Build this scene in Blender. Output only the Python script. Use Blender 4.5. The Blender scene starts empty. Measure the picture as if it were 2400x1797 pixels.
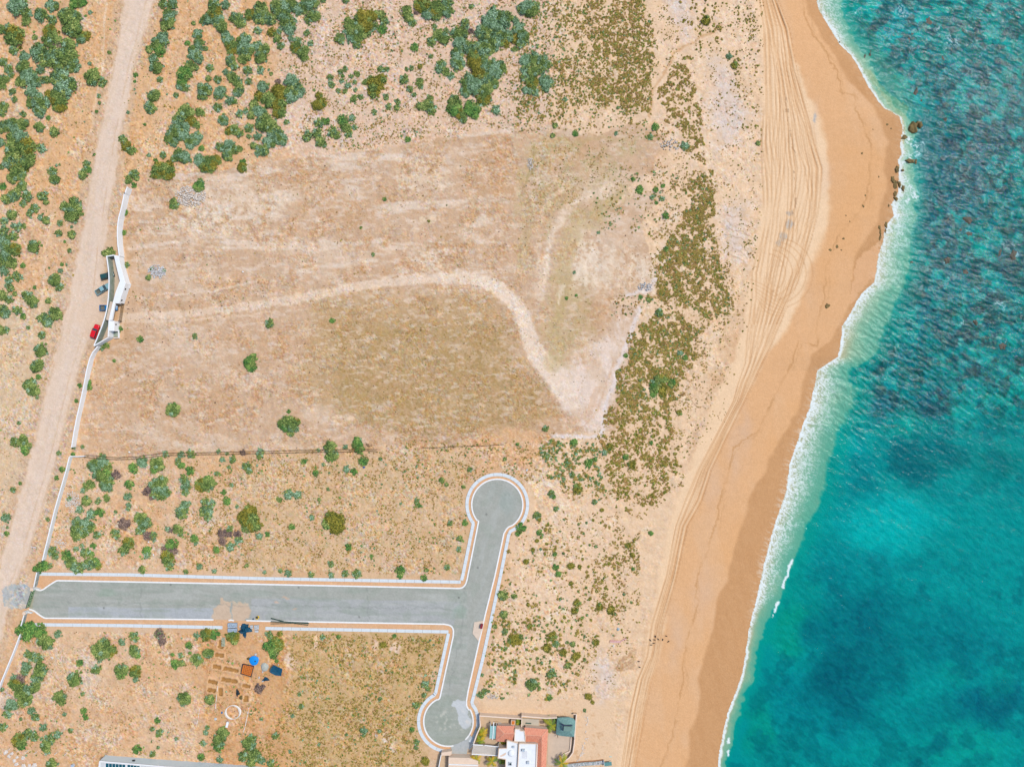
import bpy, math, random
import numpy as np
from mathutils import Vector

# ------------------------------------------------------------------ camera, world, sun, exposure
S = 0.15                 # metres on the ground for one step of the survey grid
H = 240.0                # height of the camera above the plots
CX, CY = 1200.0, 898.5
SEA = -5.0
scn = bpy.context.scene
COL = scn.collection
cam_data = bpy.data.cameras.new("camera")
cam_data.lens = 24.0
cam_data.sensor_width = 36.0
cam_data.clip_start = 1.0
cam_data.clip_end = 20000.0
cam = bpy.data.objects.new("camera", cam_data)
cam.location = (0, 0, H)
cam.rotation_euler = (0, 0, 0)
COL.objects.link(cam)
scn.camera = cam

SUN_EL, SUN_AZ = math.radians(58), math.radians(62)      # azimuth clockwise from +Y
world = bpy.data.worlds.new("World")
scn.world = world
world.use_nodes = True
wn = world.node_tree
bg = wn.nodes["Background"]
sky = wn.nodes.new("ShaderNodeTexSky")
sky.sky_type = 'NISHITA'
sky.sun_disc = False
sky.sun_elevation = SUN_EL
sky.sun_rotation = SUN_AZ
wn.links.new(sky.outputs[0], bg.inputs[0])
bg.inputs[1].default_value = 0.12
sun_data = bpy.data.lights.new("sun", 'SUN')
sun_data.energy = 2.0
sun_data.angle = math.radians(9)
sun_data.color = (1.0, 0.96, 0.9)
sun = bpy.data.objects.new("sun", sun_data)
d = Vector((math.sin(SUN_AZ) * math.cos(SUN_EL), math.cos(SUN_AZ) * math.cos(SUN_EL), math.sin(SUN_EL)))
sun.rotation_euler = d.to_track_quat('Z', 'Y').to_euler()
sun.location = d * 300
COL.objects.link(sun)
scn.view_settings.view_transform = 'Standard'
scn.view_settings.look = 'None'
scn.view_settings.gamma = 1
scn.view_settings.exposure = 0.92

# ------------------------------------------------------------------ helpers
R = np.random.RandomState(7)
rnd = random.Random(5)
KC = np.array([0.62, 0.60, 0.58])      # picture brightness -> surface albedo


def alb(c):
    """surface albedo for a colour given as 0..255"""
    c = np.asarray(c, float) / 255.0
    lin = np.where(c <= 0.04045, c / 12.92, ((c + 0.055) / 1.055) ** 2.4)
    return lin * KC


def P(px, py, z=0.0):
    k = S * (H - z) / H
    return ((px - CX) * k, (CY - py) * k, z)


def ss(x, a, b):
    t = np.clip((x - a) / (b - a), 0, 1)
    return t * t * (3 - 2 * t)


def vnoise(u, v, scale, seed, ang=0.0, ratio=1.0):
    """smooth value noise in 0..1; features 'scale' wide, stretched along ang by ratio"""
    rs = np.random.RandomState(seed)
    g = rs.rand(256, 256).astype(np.float32)
    ca, sa = math.cos(ang), math.sin(ang)
    x = (u * ca + v * sa) / (scale * ratio) + rs.rand() * 200
    y = (-u * sa + v * ca) / scale + rs.rand() * 200
    xi = np.floor(x).astype(np.int64); yi = np.floor(y).astype(np.int64)
    fx = (x - xi).astype(np.float32); fy = (y - yi).astype(np.float32)
    fx = fx * fx * (3 - 2 * fx); fy = fy * fy * (3 - 2 * fy)
    x0 = xi & 255; x1 = (xi + 1) & 255; y0 = yi & 255; y1 = (yi + 1) & 255
    return (g[y0, x0] * (1 - fx) + g[y0, x1] * fx) * (1 - fy) + (g[y1, x0] * (1 - fx) + g[y1, x1] * fx) * fy


def fbm(u, v, scale, seed, octs=4, ang=0.0, ratio=1.0, gain=0.55):
    o = 0; a = 1; t = 0
    for i in range(octs):
        o = o + a * vnoise(u, v, scale / 2 ** i, seed * 31 + i, ang + (0.6 + i * 0.83 if ratio == 1 else 0.12 * i), ratio)
        t += a; a *= gain
    return o / t


def inpoly(u, v, poly):
    u = np.asarray(u, float); v = np.asarray(v, float)
    m = np.zeros(u.shape, bool)
    xs = [p[0] for p in poly]; ys = [p[1] for p in poly]
    bb = (u >= min(xs)) & (u <= max(xs)) & (v >= min(ys)) & (v <= max(ys))
    if not bb.any():
        return m
    uu = u[bb]; vv = v[bb]
    r = np.zeros(uu.shape, bool)
    n = len(poly)
    for i in range(n):
        x1, y1 = poly[i]; x2, y2 = poly[(i + 1) % n]
        if y1 == y2:
            continue
        c = ((y1 > vv) != (y2 > vv)) & (uu < (x2 - x1) * (vv - y1) / (y2 - y1) + x1)
        r ^= c
    m[bb] = r
    return m


def pdist(u, v, pts, lim=80.0):
    """distance to a polyline (capped at lim) and the fraction along it"""
    dmin = np.full(u.shape, lim, np.float32); tt = np.zeros(u.shape, np.float32)
    n = len(pts) - 1
    for i in range(n):
        (x1, y1), (x2, y2) = pts[i], pts[i + 1]
        bb = (u > min(x1, x2) - lim) & (u < max(x1, x2) + lim) & (v > min(y1, y2) - lim) & (v < max(y1, y2) + lim)
        if not bb.any():
            continue
        uu = u[bb]; vv = v[bb]
        dx, dy = x2 - x1, y2 - y1
        L = dx * dx + dy * dy + 1e-9
        t = np.clip(((uu - x1) * dx + (vv - y1) * dy) / L, 0, 1)
        dd = np.hypot(uu - x1 - t * dx, vv - y1 - t * dy)
        old = dmin[bb]; to = tt[bb]
        b = dd < old
        old[b] = dd[b]; to[b] = (i + t[b]) / n
        dmin[bb] = old; tt[bb] = to
    return dmin, tt


def xat(curve, v):
    """x of a curve given as (x, y) points with rising y"""
    c = sorted(curve, key=lambda p: p[1])
    return np.interp(v, [p[1] for p in c], [p[0] for p in c])


def smooth(pts, n=2):
    for _ in range(n):
        o = [pts[0]]
        for a, b in zip(pts[:-1], pts[1:]):
            o.append((a[0] * .75 + b[0] * .25, a[1] * .75 + b[1] * .25))
            o.append((a[0] * .25 + b[0] * .75, a[1] * .25 + b[1] * .75))
        o.append(pts[-1]); pts = o
    return pts


def tag(o, label=None, cat=None, group=None, kind=None):
    if label: o['label'] = label
    if cat: o['category'] = cat
    if group: o['group'] = group
    if kind: o['kind'] = kind
    return o


def empty(name, loc=(0, 0, 0), rz=0.0):
    o = bpy.data.objects.new(name, None)
    o.location = loc; o.rotation_euler = (0, 0, rz)
    o.empty_display_size = 0.5
    COL.objects.link(o)
    return o


def np_mesh(name, V, F, mats, col=None, pcol=None, smooth_=False, parent=None, link=True, midx=None):
    """mesh from arrays; col = colour per face, pcol = colour per vertex"""
    V = np.asarray(V, np.float32); F = np.asarray(F, np.int32)
    me = bpy.data.meshes.new(name)
    k = F.shape[1]
    me.vertices.add(len(V)); me.vertices.foreach_set('co', V.ravel())
    me.loops.add(F.size); me.loops.foreach_set('vertex_index', F.ravel())
    me.polygons.add(len(F))
    me.polygons.foreach_set('loop_start', np.arange(0, F.size, k, dtype=np.int32))
    if midx is not None:
        me.polygons.foreach_set('material_index', np.asarray(midx, np.int32))
    me.update(calc_edges=True)
    if smooth_:
        me.polygons.foreach_set('use_smooth', np.ones(len(F), bool))
    for m in (mats if isinstance(mats, (list, tuple)) else [mats]):
        me.materials.append(m)
    if col is not None:
        a = me.color_attributes.new('tint', 'FLOAT_COLOR', 'CORNER')
        c = np.ones((len(F), k, 4), np.float32); c[:, :, :3] = np.asarray(col, np.float32)[:, None, :3]
        a.data.foreach_set('color', c.ravel())
    if pcol is not None:
        a = me.color_attributes.new('tint', 'FLOAT_COLOR', 'POINT')
        c = np.ones((len(V), 4), np.float32); c[:, :pcol.shape[1]] = pcol
        a.data.foreach_set('color', c.ravel())
    if not link:
        return me
    o = bpy.data.objects.new(name, me)
    COL.objects.link(o)
    if parent: o.parent = parent
    return o


class MB:
    """collects simple solids and builds them as one mesh object"""
    def __init__(s): s.v = []; s.f = []
    def add(s, vs, fs):
        n = len(s.v); s.v += [tuple(p) for p in vs]; s.f += [tuple(i + n for i in f) for f in fs]; return s
    def box(s, x, y, z, sx, sy, sz, rz=0.0, tx=1.0, ty=1.0):
        c, q = math.cos(rz), math.sin(rz); vs = []
        for k, (ax, ay) in ((0, (1, 1)), (1, (tx, ty))):
            for a, b in ((-1, -1), (1, -1), (1, 1), (-1, 1)):
                px, py = a * sx / 2 * ax, b * sy / 2 * ay
                vs.append((x + px * c - py * q, y + px * q + py * c, z + k * sz))
        return s.add(vs, [(3, 2, 1, 0), (4, 5, 6, 7), (0, 1, 5, 4), (1, 2, 6, 5), (2, 3, 7, 6), (3, 0, 4, 7)])
    def prism(s, poly, z0, z1):
        n = len(poly)
        A = sum(poly[i][0] * poly[(i + 1) % n][1] - poly[(i + 1) % n][0] * poly[i][1] for i in range(n))
        if A < 0: poly = poly[::-1]
        vs = [(p[0], p[1], z0) for p in poly] + [(p[0], p[1], z1) for p in poly]
        fs = [tuple(range(n - 1, -1, -1)), tuple(range(n, 2 * n))]
        fs += [(i, (i + 1) % n, n + (i + 1) % n, n + i) for i in range(n)]
        return s.add(vs, fs)
    def tube(s, a, b, r0, r1=None, n=8):
        a = Vector(a); b = Vector(b); r1 = r0 if r1 is None else r1
        w = (b - a).normalized(); u = w.orthogonal().normalized(); t = w.cross(u); vs = []
        for p, r in ((a, r0), (b, r1)):
            for i in range(n):
                g = 2 * math.pi * i / n
                vs.append(tuple(p + u * (r * math.cos(g)) + t * (r * math.sin(g))))
        fs = [(i, (i + 1) % n, n + (i + 1) % n, n + i) for i in range(n)]
        return s.add(vs, fs + [tuple(range(n - 1, -1, -1)), tuple(range(n, 2 * n))])
    def build(s, name, mat, parent=None, bevel=0.0, smooth_=False, loc=None):
        me = bpy.data.meshes.new(name)
        me.from_pydata(s.v, [], s.f); me.update()
        me.materials.append(mat)
        if smooth_: me.polygons.foreach_set('use_smooth', [True] * len(me.polygons))
        o = bpy.data.objects.new(name, me); COL.objects.link(o)
        if parent: o.parent = parent
        if loc: o.location = loc
        if bevel:
            b = o.modifiers.new('bevel', 'BEVEL'); b.width = bevel; b.segments = 2; b.limit_method = 'ANGLE'
        return o


def pw(pts, z, origin=(0, 0, 0)):
    """survey points, seen at height z, as world xy relative to origin"""
    r = []
    for p in pts:
        w = P(p[0], p[1], z); r.append((w[0] - origin[0], w[1] - origin[1]))
    return r


def offset(pts, d):
    """polyline moved sideways by d (world units)"""
    o = []
    for i, p in enumerate(pts):
        a = pts[max(i - 1, 0)]; b = pts[min(i + 1, len(pts) - 1)]
        dx, dy = b[0] - a[0], b[1] - a[1]; L = math.hypot(dx, dy) or 1
        o.append((p[0] - dy / L * d, p[1] + dx / L * d))
    return o


def ribbon(mb, pts, w, z0, z1):
    """solid strip of width w along pts (world xy)"""
    A = offset(pts, w / 2); B = offset(pts, -w / 2); n = len(pts); vs = []
    for i in range(n):
        vs += [(A[i][0], A[i][1], z0), (B[i][0], B[i][1], z0), (B[i][0], B[i][1], z1), (A[i][0], A[i][1], z1)]
    fs = []
    for i in range(n - 1):
        a, b = 4 * i, 4 * i + 4
        fs += [(a, b, b + 3, a + 3), (a + 3, b + 3, b + 2, a + 2), (a + 2, b + 2, b + 1, a + 1), (a + 1, b + 1, b, a)]
    fs += [(0, 3, 2, 1), (4 * n - 4, 4 * n - 3, 4 * n - 2, 4 * n - 1)]
    mb.add(vs, fs); return mb


# ------------------------------------------------------------------ materials
def mat(name, color=None, rough=0.8, attr=False, noise=0.0, nscale=1.0, bump=0.0, bscale=2.0, bdist=0.05, spec=0.3, metal=0.0, raw=False, alt=None):
    m = bpy.data.materials.new(name); m.use_nodes = True
    nt = m.node_tree; b = nt.nodes['Principled BSDF']
    b.inputs['Roughness'].default_value = rough
    b.inputs['Specular IOR Level'].default_value = spec
    b.inputs['Metallic'].default_value = metal
    if attr:
        a = nt.nodes.new('ShaderNodeAttribute'); a.attribute_name = 'tint'; src = a.outputs['Color']
    else:
        c = np.array(color, float) if raw else alb(color)
        a = nt.nodes.new('ShaderNodeRGB'); a.outputs[0].default_value = (c[0], c[1], c[2], 1); src = a.outputs[0]
    geo = nt.nodes.new('ShaderNodeNewGeometry')
    if noise:
        n = nt.nodes.new('ShaderNodeTexNoise'); n.inputs['Scale'].default_value = nscale
        n.inputs['Detail'].default_value = 6; n.inputs['Roughness'].default_value = 0.65
        nt.links.new(geo.outputs['Position'], n.inputs['Vector'])
        mr = nt.nodes.new('ShaderNodeMapRange')
        mr.inputs['From Min'].default_value = 0.3; mr.inputs['From Max'].default_value = 0.7
        mr.inputs['To Min'].default_value = 1 - noise; mr.inputs['To Max'].default_value = 1 + noise
        nt.links.new(n.outputs['Fac'], mr.inputs['Value'])
        if alt is not None:
            mx = nt.nodes.new('ShaderNodeMix'); mx.data_type = 'RGBA'
            mr.inputs['To Min'].default_value = 0; mr.inputs['To Max'].default_value = 1
            c2 = alb(alt); mx.inputs['B'].default_value = (c2[0], c2[1], c2[2], 1)
            nt.links.new(src, mx.inputs['A']); nt.links.new(mr.outputs[0], mx.inputs['Factor']); src = mx.outputs['Result']
        else:
            vm = nt.nodes.new('ShaderNodeVectorMath'); vm.operation = 'SCALE'
            nt.links.new(src, vm.inputs[0]); nt.links.new(mr.outputs[0], vm.inputs['Scale']); src = vm.outputs[0]
    nt.links.new(src, b.inputs['Base Color'])
    if bump:
        n2 = nt.nodes.new('ShaderNodeTexNoise'); n2.inputs['Scale'].default_value = bscale; n2.inputs['Detail'].default_value = 5
        nt.links.new(geo.outputs['Position'], n2.inputs['Vector'])
        bp = nt.nodes.new('ShaderNodeBump'); bp.inputs['Strength'].default_value = bump; bp.inputs['Distance'].default_value = bdist
        nt.links.new(n2.outputs['Fac'], bp.inputs['Height']); nt.links.new(bp.outputs[0], b.inputs['Normal'])
    return m


M = dict(
    ground=mat('soil_and_sand', attr=True, rough=0.95, spec=0.1, noise=0.07, nscale=1.6, bump=0.6, bscale=2.3, bdist=0.12),
    asphalt=mat('asphalt', attr=True, rough=0.9, spec=0.2, noise=0.05, nscale=1.5, bump=0.3, bscale=9),
    foliage=mat('foliage', attr=True, rough=0.75, spec=0.15),
    bark=mat('bark', (112, 92, 74), noise=0.25, nscale=8, bump=0.5),
    white=mat('white_render', (250, 252, 252), noise=0.04, nscale=0.8, bump=0.1),
    offwhite=mat('weathered_white_render', (236, 240, 238), noise=0.10, nscale=0.9),
    greywall=mat('mossy_grey_render', (186, 190, 182), noise=1, nscale=0.55, alt=(138, 160, 132)),
    stonewall=mat('grey_stone_facing', (190, 200, 200), noise=1, nscale=1.8, alt=(120, 135, 128), bump=0.6),
    concrete=mat('pale_concrete', (222, 230, 232), noise=0.06, nscale=0.9, bump=0.2),
    kerb=mat('kerb_paint', (246, 246, 242), noise=0.09, nscale=1.3),
    beige=mat('beige_floor', (214, 192, 168), noise=0.08, nscale=0.6),
    cream=mat('cream_render', (240, 214, 188), noise=0.07, nscale=0.9),
    tanwall=mat('tan_render', (214, 186, 152), noise=0.08, nscale=0.8),
    roofwhite=mat('white_roof_coating', (244, 248, 250), noise=0.06, nscale=0.6),
    dark=mat('dark_metal', (45, 50, 52), rough=0.5, spec=0.5),
    rust=mat('brown_steel', (120, 95, 55), rough=0.6, noise=0.2, nscale=3),
    greengate=mat('green_grey_steel', (146, 176, 132), rough=0.6, noise=0.15, nscale=2),
    wood=mat('weathered_wood', (140, 112, 84), noise=0.3, nscale=3, bump=0.4),
    glass=mat('tinted_glass', (40, 62, 66), rough=0.12, spec=0.6),
    rubber=mat('tyre_rubber', (38, 38, 40), rough=0.9),
    chrome=mat('wheel_alloy', (170, 172, 174), rough=0.35, metal=0.8),
    lamp=mat('lamp_lens', (235, 238, 240), rough=0.2, spec=0.6),
    redlamp=mat('red_lamp_lens', (170, 20, 18), rough=0.25, spec=0.6),
    paint_red=mat('red_car_paint', (232, 16, 30), rough=0.3, spec=0.5),
    paint_blue=mat('blue_car_paint', (0, 118, 178), rough=0.3, spec=0.5),
    paint_silver=mat('silver_blue_car_paint', (140, 184, 190), rough=0.35, spec=0.5),
    paint_black=mat('black_green_car_paint', (38, 84, 82), rough=0.35, spec=0.5),
    bed=mat('pickup_bed_liner', (118, 118, 104), rough=0.8, noise=0.1, nscale=3),
    tarp_navy=mat('navy_tarpaulin', (10, 78, 105), rough=0.6, noise=0.35, nscale=1.6, bump=0.8, bscale=1.5),
    tarp_blue=mat('bright_blue_plastic', (15, 150, 240), rough=0.4, spec=0.4),
    yellow=mat('yellow_plastic', (248, 205, 20), rough=0.4),
    block=mat('grey_concrete_block', (178, 196, 212), noise=0.25, nscale=5),
    palette=mat('pallet_wood', (190, 160, 120), noise=0.2, nscale=6),
    orange=mat('orange_brick', (222, 128, 50), noise=0.2, nscale=4),
    terracotta=mat('terracotta_tile', (228, 142, 112), noise=0.28, nscale=5),
    terracotta2=mat('dark_terracotta_tile', (204, 104, 74), noise=0.25, nscale=4),
    canopy=mat('teal_grey_thatch', (130, 170, 164), noise=1, nscale=1.6, alt=(104, 142, 136), bump=1.0, bscale=5, bdist=0.1),
    solar=mat('solar_cell_glass', (18, 90, 104), rough=0.25, spec=0.6),
    slat=mat('pale_pergola_slat', (246, 238, 224), noise=0.1, nscale=3),
    rock=mat('brown_rock', (128, 108, 62), noise=0.35, nscale=0.9, bump=1.0, bscale=1.5, bdist=0.3),
    rockwet=mat('wet_reef_rock', (84, 80, 62), noise=0.4, nscale=0.8, rough=0.6, bump=1.0, bscale=1.2, bdist=0.3),
    pale=mat('pale_rubble', (226, 216, 204), noise=0.15, nscale=2, bump=0.5),
    rubble=mat('grey_rubble', (205, 205, 205), noise=0.2, nscale=1.5, bump=0.5),
    bird=mat('black_feathers', (30, 28, 28), rough=0.8),
    pink=mat('faded_red_paint', (214, 112, 108), noise=0.15, nscale=3),
    lime=mat('lime_powder', (240, 232, 220), noise=0.05, nscale=3),
    greyplastic=mat('pale_grey_plastic', (206, 212, 214), rough=0.5),
    maroon=mat('maroon_paint', (140, 34, 48), rough=0.6),
    tank=mat('pale_blue_grey_cover', (170, 190, 196), rough=0.6, noise=0.1, nscale=2),
)
# ------------------------------------------------------------------ survey curves
SHORE = [(1905, -200), (1915, 0), (1920, 24), (1944, 62), (1968, 103), (1996, 130), (2015, 160), (2034, 198), (2061, 239), (2072, 253), (2088, 261),
         (2110, 274), (2118, 300), (2112, 340), (2115, 361), (2107, 375), (2110, 394), (2108, 450), (2099, 466), (2091, 480), (2098, 504),
         (2077, 531), (2072, 564), (2061, 597), (2055, 640), (2050, 662), (2023, 686), (2009, 708), (1990, 743), (1975, 765), (1975, 784),
         (1971, 811), (1966, 836), (1936, 855), (1917, 868), (1914, 890), (1909, 910), (1900, 954), (1884, 995), (1865, 1052), (1852, 1090),
         (1846, 1145), (1830, 1193), (1814, 1240), (1800, 1294), (1788, 1340), (1776, 1401), (1768, 1429), (1757, 1477), (1746, 1551),
         (1741, 1581), (1722, 1632), (1708, 1668), (1697, 1714), (1689, 1755), (1684, 1797), (1660, 2000)]
WET = [(1875, -200), (1895, 30), (1940, 110), (1985, 190), (2045, 250), (2075, 330), (2070, 450), (2055, 520), (2006, 600), (1997, 650), (1992, 700), (1968, 760),
       (1950, 800), (1905, 830), (1895, 860), (1879, 900), (1868, 954), (1827, 1030), (1800, 1079), (1765, 1145), (1716, 1280), (1697, 1350),
       (1675, 1428), (1651, 1551), (1629, 1673), (1608, 1797), (1580, 2000)]
DUNE = [(1760, -200), (1768, 0), (1780, 100), (1785, 200), (1788, 400), (1780, 520), (1758, 640), (1740, 760), (1710, 860), (1665, 960), (1625, 1060),
        (1590, 1160), (1560, 1260), (1545, 1350), (1515, 1500), (1490, 1600), (1460, 1720), (1440, 1797), (1400, 2000)]
SCARP = [(1879, 0), (1890, 49), (1903, 79), (1928, 109), (1947, 147), (1963, 168), (1972, 215), (2001, 223), (2007, 258), (2028, 304), (2040, 340), (2038, 420),
         (2030, 470), (1995, 520), (1960, 560), (1938, 620), (1932, 700), (1914, 760), (1916, 810), (1870, 800), (1855, 850), (1830, 900),
         (1800, 960), (1776, 1010), (1720, 1050), (1708, 1104), (1689, 1172), (1673, 1240), (1662, 1280), (1635, 1350), (1632, 1400), (1637, 1415),
         (1618, 1470), (1600, 1551), (1602, 1592), (1591, 1646), (1580, 1714), (1548, 1797)]


def height(u, v):
    """height of the land and the seabed"""
    dn = xat(DUNE, v); sh = xat(SHORE, v)
    t = (u - dn) / np.maximum(sh - dn, 30)
    z = np.where(t <= 0, 0, np.where(t <= 1, SEA * np.clip(t, 0, 1) ** 1.15, 0))
    off = np.maximum(u - sh, 0) * S
    z = np.where(t > 1, SEA - 0.06 * off - 0.0, z)
    z = np.maximum(z, SEA - 7)
    z = z + 0.25 * np.clip(t + 0.4, 0, 1) * np.clip(1.0 - t, 0, 1) * (fbm(u, v, 40, 77, 3) - 0.5) * 4 * 0.4
    return z


def Gp(px, py, dz=0.0):
    z = float(height(np.array([float(px)]), np.array([float(py)]))[0]) + dz
    return P(px, py, z)


# ------------------------------------------------------------------ ground: one sheet, soil types laid where they lie
def axis(a, b, st):
    core = np.arange(a, b, st)
    out = np.array([60, 180, 420, 900, 2000, 5000, 12000, 30000.0])
    return np.concatenate([(a - out)[::-1], core, core[-1] + out])


gu = axis(-130, 2530, 2.3); gv = axis(-110, 1910, 2.3)
UU, VV = np.meshgrid(gu, gv)
sh_ = UU.shape
u = UU.ravel(); v = VV.ravel()
fu = u + (fbm(u, v, 40, 3, 4) - .5) * 46        # wandering outlines
fv = v + (fbm(u, v, 40, 4, 4) - .5) * 46
gu2 = u + (fbm(u, v, 12, 5, 3) - .5) * 12
gv2 = v + (fbm(u, v, 12, 6, 3) - .5) * 12
n_big = fbm(u, v, 130, 11, 4); n_mid = fbm(u, v, 34, 12, 4); n_fine = fbm(u, v, 9, 13, 3, gain=0.8)
n_px = R.rand(len(u)).astype(np.float32)
streak = fbm(u, v, 14, 14, 4, ang=-0.12, ratio=7)
C = np.tile(np.array([226., 189, 150]), (len(u), 1))


def lay(m, c):
    m = np.clip(m, 0, 1)[:, None]
    C[:] = C * (1 - m) + np.array(c, float) * m


def poly_mask(poly, a=None, warp=1):
    if warp == 0: return inpoly(u, v, poly).astype(float)
    if warp == 1: return inpoly(gu2, gv2, poly).astype(float)
    sg = np.where(inpoly(fu, fv, poly), 1.0, -1.0)
    dd, _ = pdist(fu, fv, list(poly) + [poly[0]], 40)
    return ss(sg * dd + (n_fine - .5) * 50, -26, 26)


# scrub soil, orange in the north-west and south-west
lay(ss(n_big, .40, .62), (223, 180, 136))
lay(poly_mask([(-300, -300), (640, -300), (640, 180), (590, 400), (330, 440), (-300, 560)], warp=2) * (.55 + .45 * n_mid), (226, 180, 130))
lay(poly_mask([(-300, 640), (170, 700), (90, 960), (20, 1250), (-300, 1350)], warp=2) * .7, (222, 196, 160))
lay(ss(n_mid, .52, .72) * .6, (226, 198, 168))
# dry grass flat, top centre
lay(poly_mask([(640, -60), (1330, -60), (1300, 300), (1000, 340), (700, 370), (620, 330), (660, 150)], warp=2) * .85, (229, 198, 170))
# dunes, pale sand
lay(poly_mask([(1290, -100), (1790, -100), (1790, 560), (1600, 1100), (1440, 1900), (1120, 1900), (1130, 1640), (1200, 1240), (1290, 1040), (1440, 700), (1560, 360), (1480, 260), (1300, 300)], warp=2), (236, 202, 164))
lay(poly_mask([(1470, -60), (1780, -60), (1780, 500), (1740, 620), (1600, 640)], warp=2) * ss(n_mid, .35, .6) * .7, (240, 208, 174))
# south field, dry and olive
lay(poly_mask([(640, 1480), (1060, 1480), (1000, 1640), (980, 1900), (560, 1900)], warp=2) * .8, (214, 178, 128))
lay(poly_mask([(640, 1480), (1060, 1480), (1000, 1640), (980, 1900), (600, 1900)], warp=2) * ss(n_fine, .45, .62) * .55, (182, 152, 94))
# middle field
mf = poly_mask([(560, 1070), (1090, 1060), (1110, 1350), (560, 1345)], warp=2)
lay(mf * .7, (222, 188, 148)); lay(mf * ss(n_fine, .5, .66) * .55, (188, 158, 106))
# red-brown litter of dry weeds
lay(ss(n_fine, .60, .74) * ss(n_mid, .45, .6) * .45 * (u < 1500), (190, 142, 96))

# bare graded plot
PLOT = [(298, 440), (345, 398), (420, 408), (520, 400), (620, 378), (700, 370), (870, 352), (1050, 322), (1200, 300), (1320, 290), (1470, 282), (1560, 320),
        (1530, 390), (1560, 440), (1500, 520), (1540, 640), (1520, 700), (1500, 720), (1440, 1010), (1300, 1022), (1200, 1000), (1060, 1040),
        (880, 1044), (600, 1056), (198, 1066), (182, 1000), (205, 900), (245, 812), (288, 790), (300, 640), (284, 520)]
pm = poly_mask(PLOT)
lay(pm, (212, 178, 144))
lay(pm * ss(streak, .52, .66) * (v < 640) * (1 - ss(fu, 1130, 1330)) * .75, (234, 212, 188))
lay(pm * ss(n_mid, .5, .68) * .5, (202, 162, 120))
lay(pm * ss(n_big, .5, .7) * .45, (210, 168, 126))
lay(pm * ss(fbm(u, v, 55, 21, 4, ang=.1, ratio=3), .55, .68) * .45, (232, 208, 182))
lay(pm * ss(-u, -330, -190) * .5, (224, 180, 136))
lay(pm * ss(n_fine, .60, .72) * ss(n_big, .4, .6) * .5, (186, 142, 96))
lay(poly_mask([(730, 690), (900, 690), (1170, 690), (1215, 850), (1300, 975), (1150, 1015), (900, 1000), (700, 930)], warp=2) * .6, (192, 160, 112))
lay(poly_mask([(780, 760), (1190, 760), (1290, 960), (1000, 1050), (800, 960)], warp=2) * ss(n_fine, .42, .6) * .6, (168, 138, 84))
gt = poly_mask([(1215, 330), (1500, 320), (1470, 420), (1420, 500), (1280, 560), (1230, 460)], warp=2)
lay(gt * ss(n_mid, .3, .6) * .35, (204, 184, 138)); lay(gt * ss(n_fine, .5, .65) * ss(n_mid, .3, .6) * .5, (172, 158, 104))
gt = poly_mask([(1290, 640), (1400, 640), (1370, 800), (1330, 870), (1270, 800)], warp=2)
lay(gt * .45, (204, 180, 134)); lay(gt * ss(n_fine, .5, .65) * .45, (176, 158, 104))
for pl, k in (([(1350, 560), (1400, 555), (1395, 670), (1345, 665)], .8), ([(1410, 590), (1440, 580), (1440, 680), (1405, 680)], .7), ([(1480, 600), (1545, 630), (1530, 690), (1470, 660)], .7),
              ([(1560, 540), (1580, 500), (1560, 560), (1545, 640), (1530, 640)], .8), ([(940, 395), (1060, 380), (1050, 440), (960, 450)], .5),
              ([(420, 450), (620, 420), (640, 470), (420, 530)], .5), ([(440, 520), (700, 455), (700, 475), (450, 560)], .6), ([(960, 600), (1040, 600), (1030, 625), (970, 620)], .8)):
    lay(poly_mask(pl, warp=2) * k * ss(n_fine, .3, .5), (238, 218, 192))
lay(pm * ss(fbm(u, v, 5.5, 23, 3), .56, .68) * ss(n_big + n_mid, .85, 1.15) * .45, (192, 152, 110))
lay(pm * ss(fbm(u, v, 7, 24, 3, ang=-.1, ratio=2.5), .56, .7) * .45, (236, 214, 192))
# worn path over the plot
dd, tt = pdist(gu2, gv2, smooth([(285, 742), (400, 738), (520, 728), (640, 708), (740, 692), (850, 668), (960, 655), (1035, 651), (1090, 650), (1140, 660), (1178, 682), (1208, 712), (1227, 743), (1236, 776), (1250, 817), (1278, 857), (1312, 890), (1340, 930)]), 60)
wd = np.interp(tt, [0, .35, .55, .75, .9, 1], [8, 10, 16, 17, 24, 32])
lay((1 - ss(dd, wd * .8, wd * 1.3)) * (.65 + .4 * ss(tt, .2, .6)), (238, 214, 188))
dd, tt = pdist(gu2, gv2, [(290, 755), (420, 752), (560, 742), (640, 730)], 20)
lay((1 - ss(dd, 2, 5)) * .6, (236, 208, 178))
dd, tt = pdist(gu2, gv2, [(370, 690), (440, 688), (520, 678), (600, 660)], 20)
lay((1 - ss(dd, 1, 4)) * .7, (238, 214, 188))
wedge = poly_mask([(1285, 880), (1345, 850), (1400, 790), (1440, 735), (1500, 712), (1485, 775), (1448, 880), (1430, 960), (1412, 1014), (1330, 1018), (1345, 985), (1310, 940)], warp=2)
lay(wedge * (.35 + .6 * ss(fbm(u, v, 16, 25, 4, ang=1.2, ratio=3), .42, .6)), (236, 214, 194))
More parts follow.
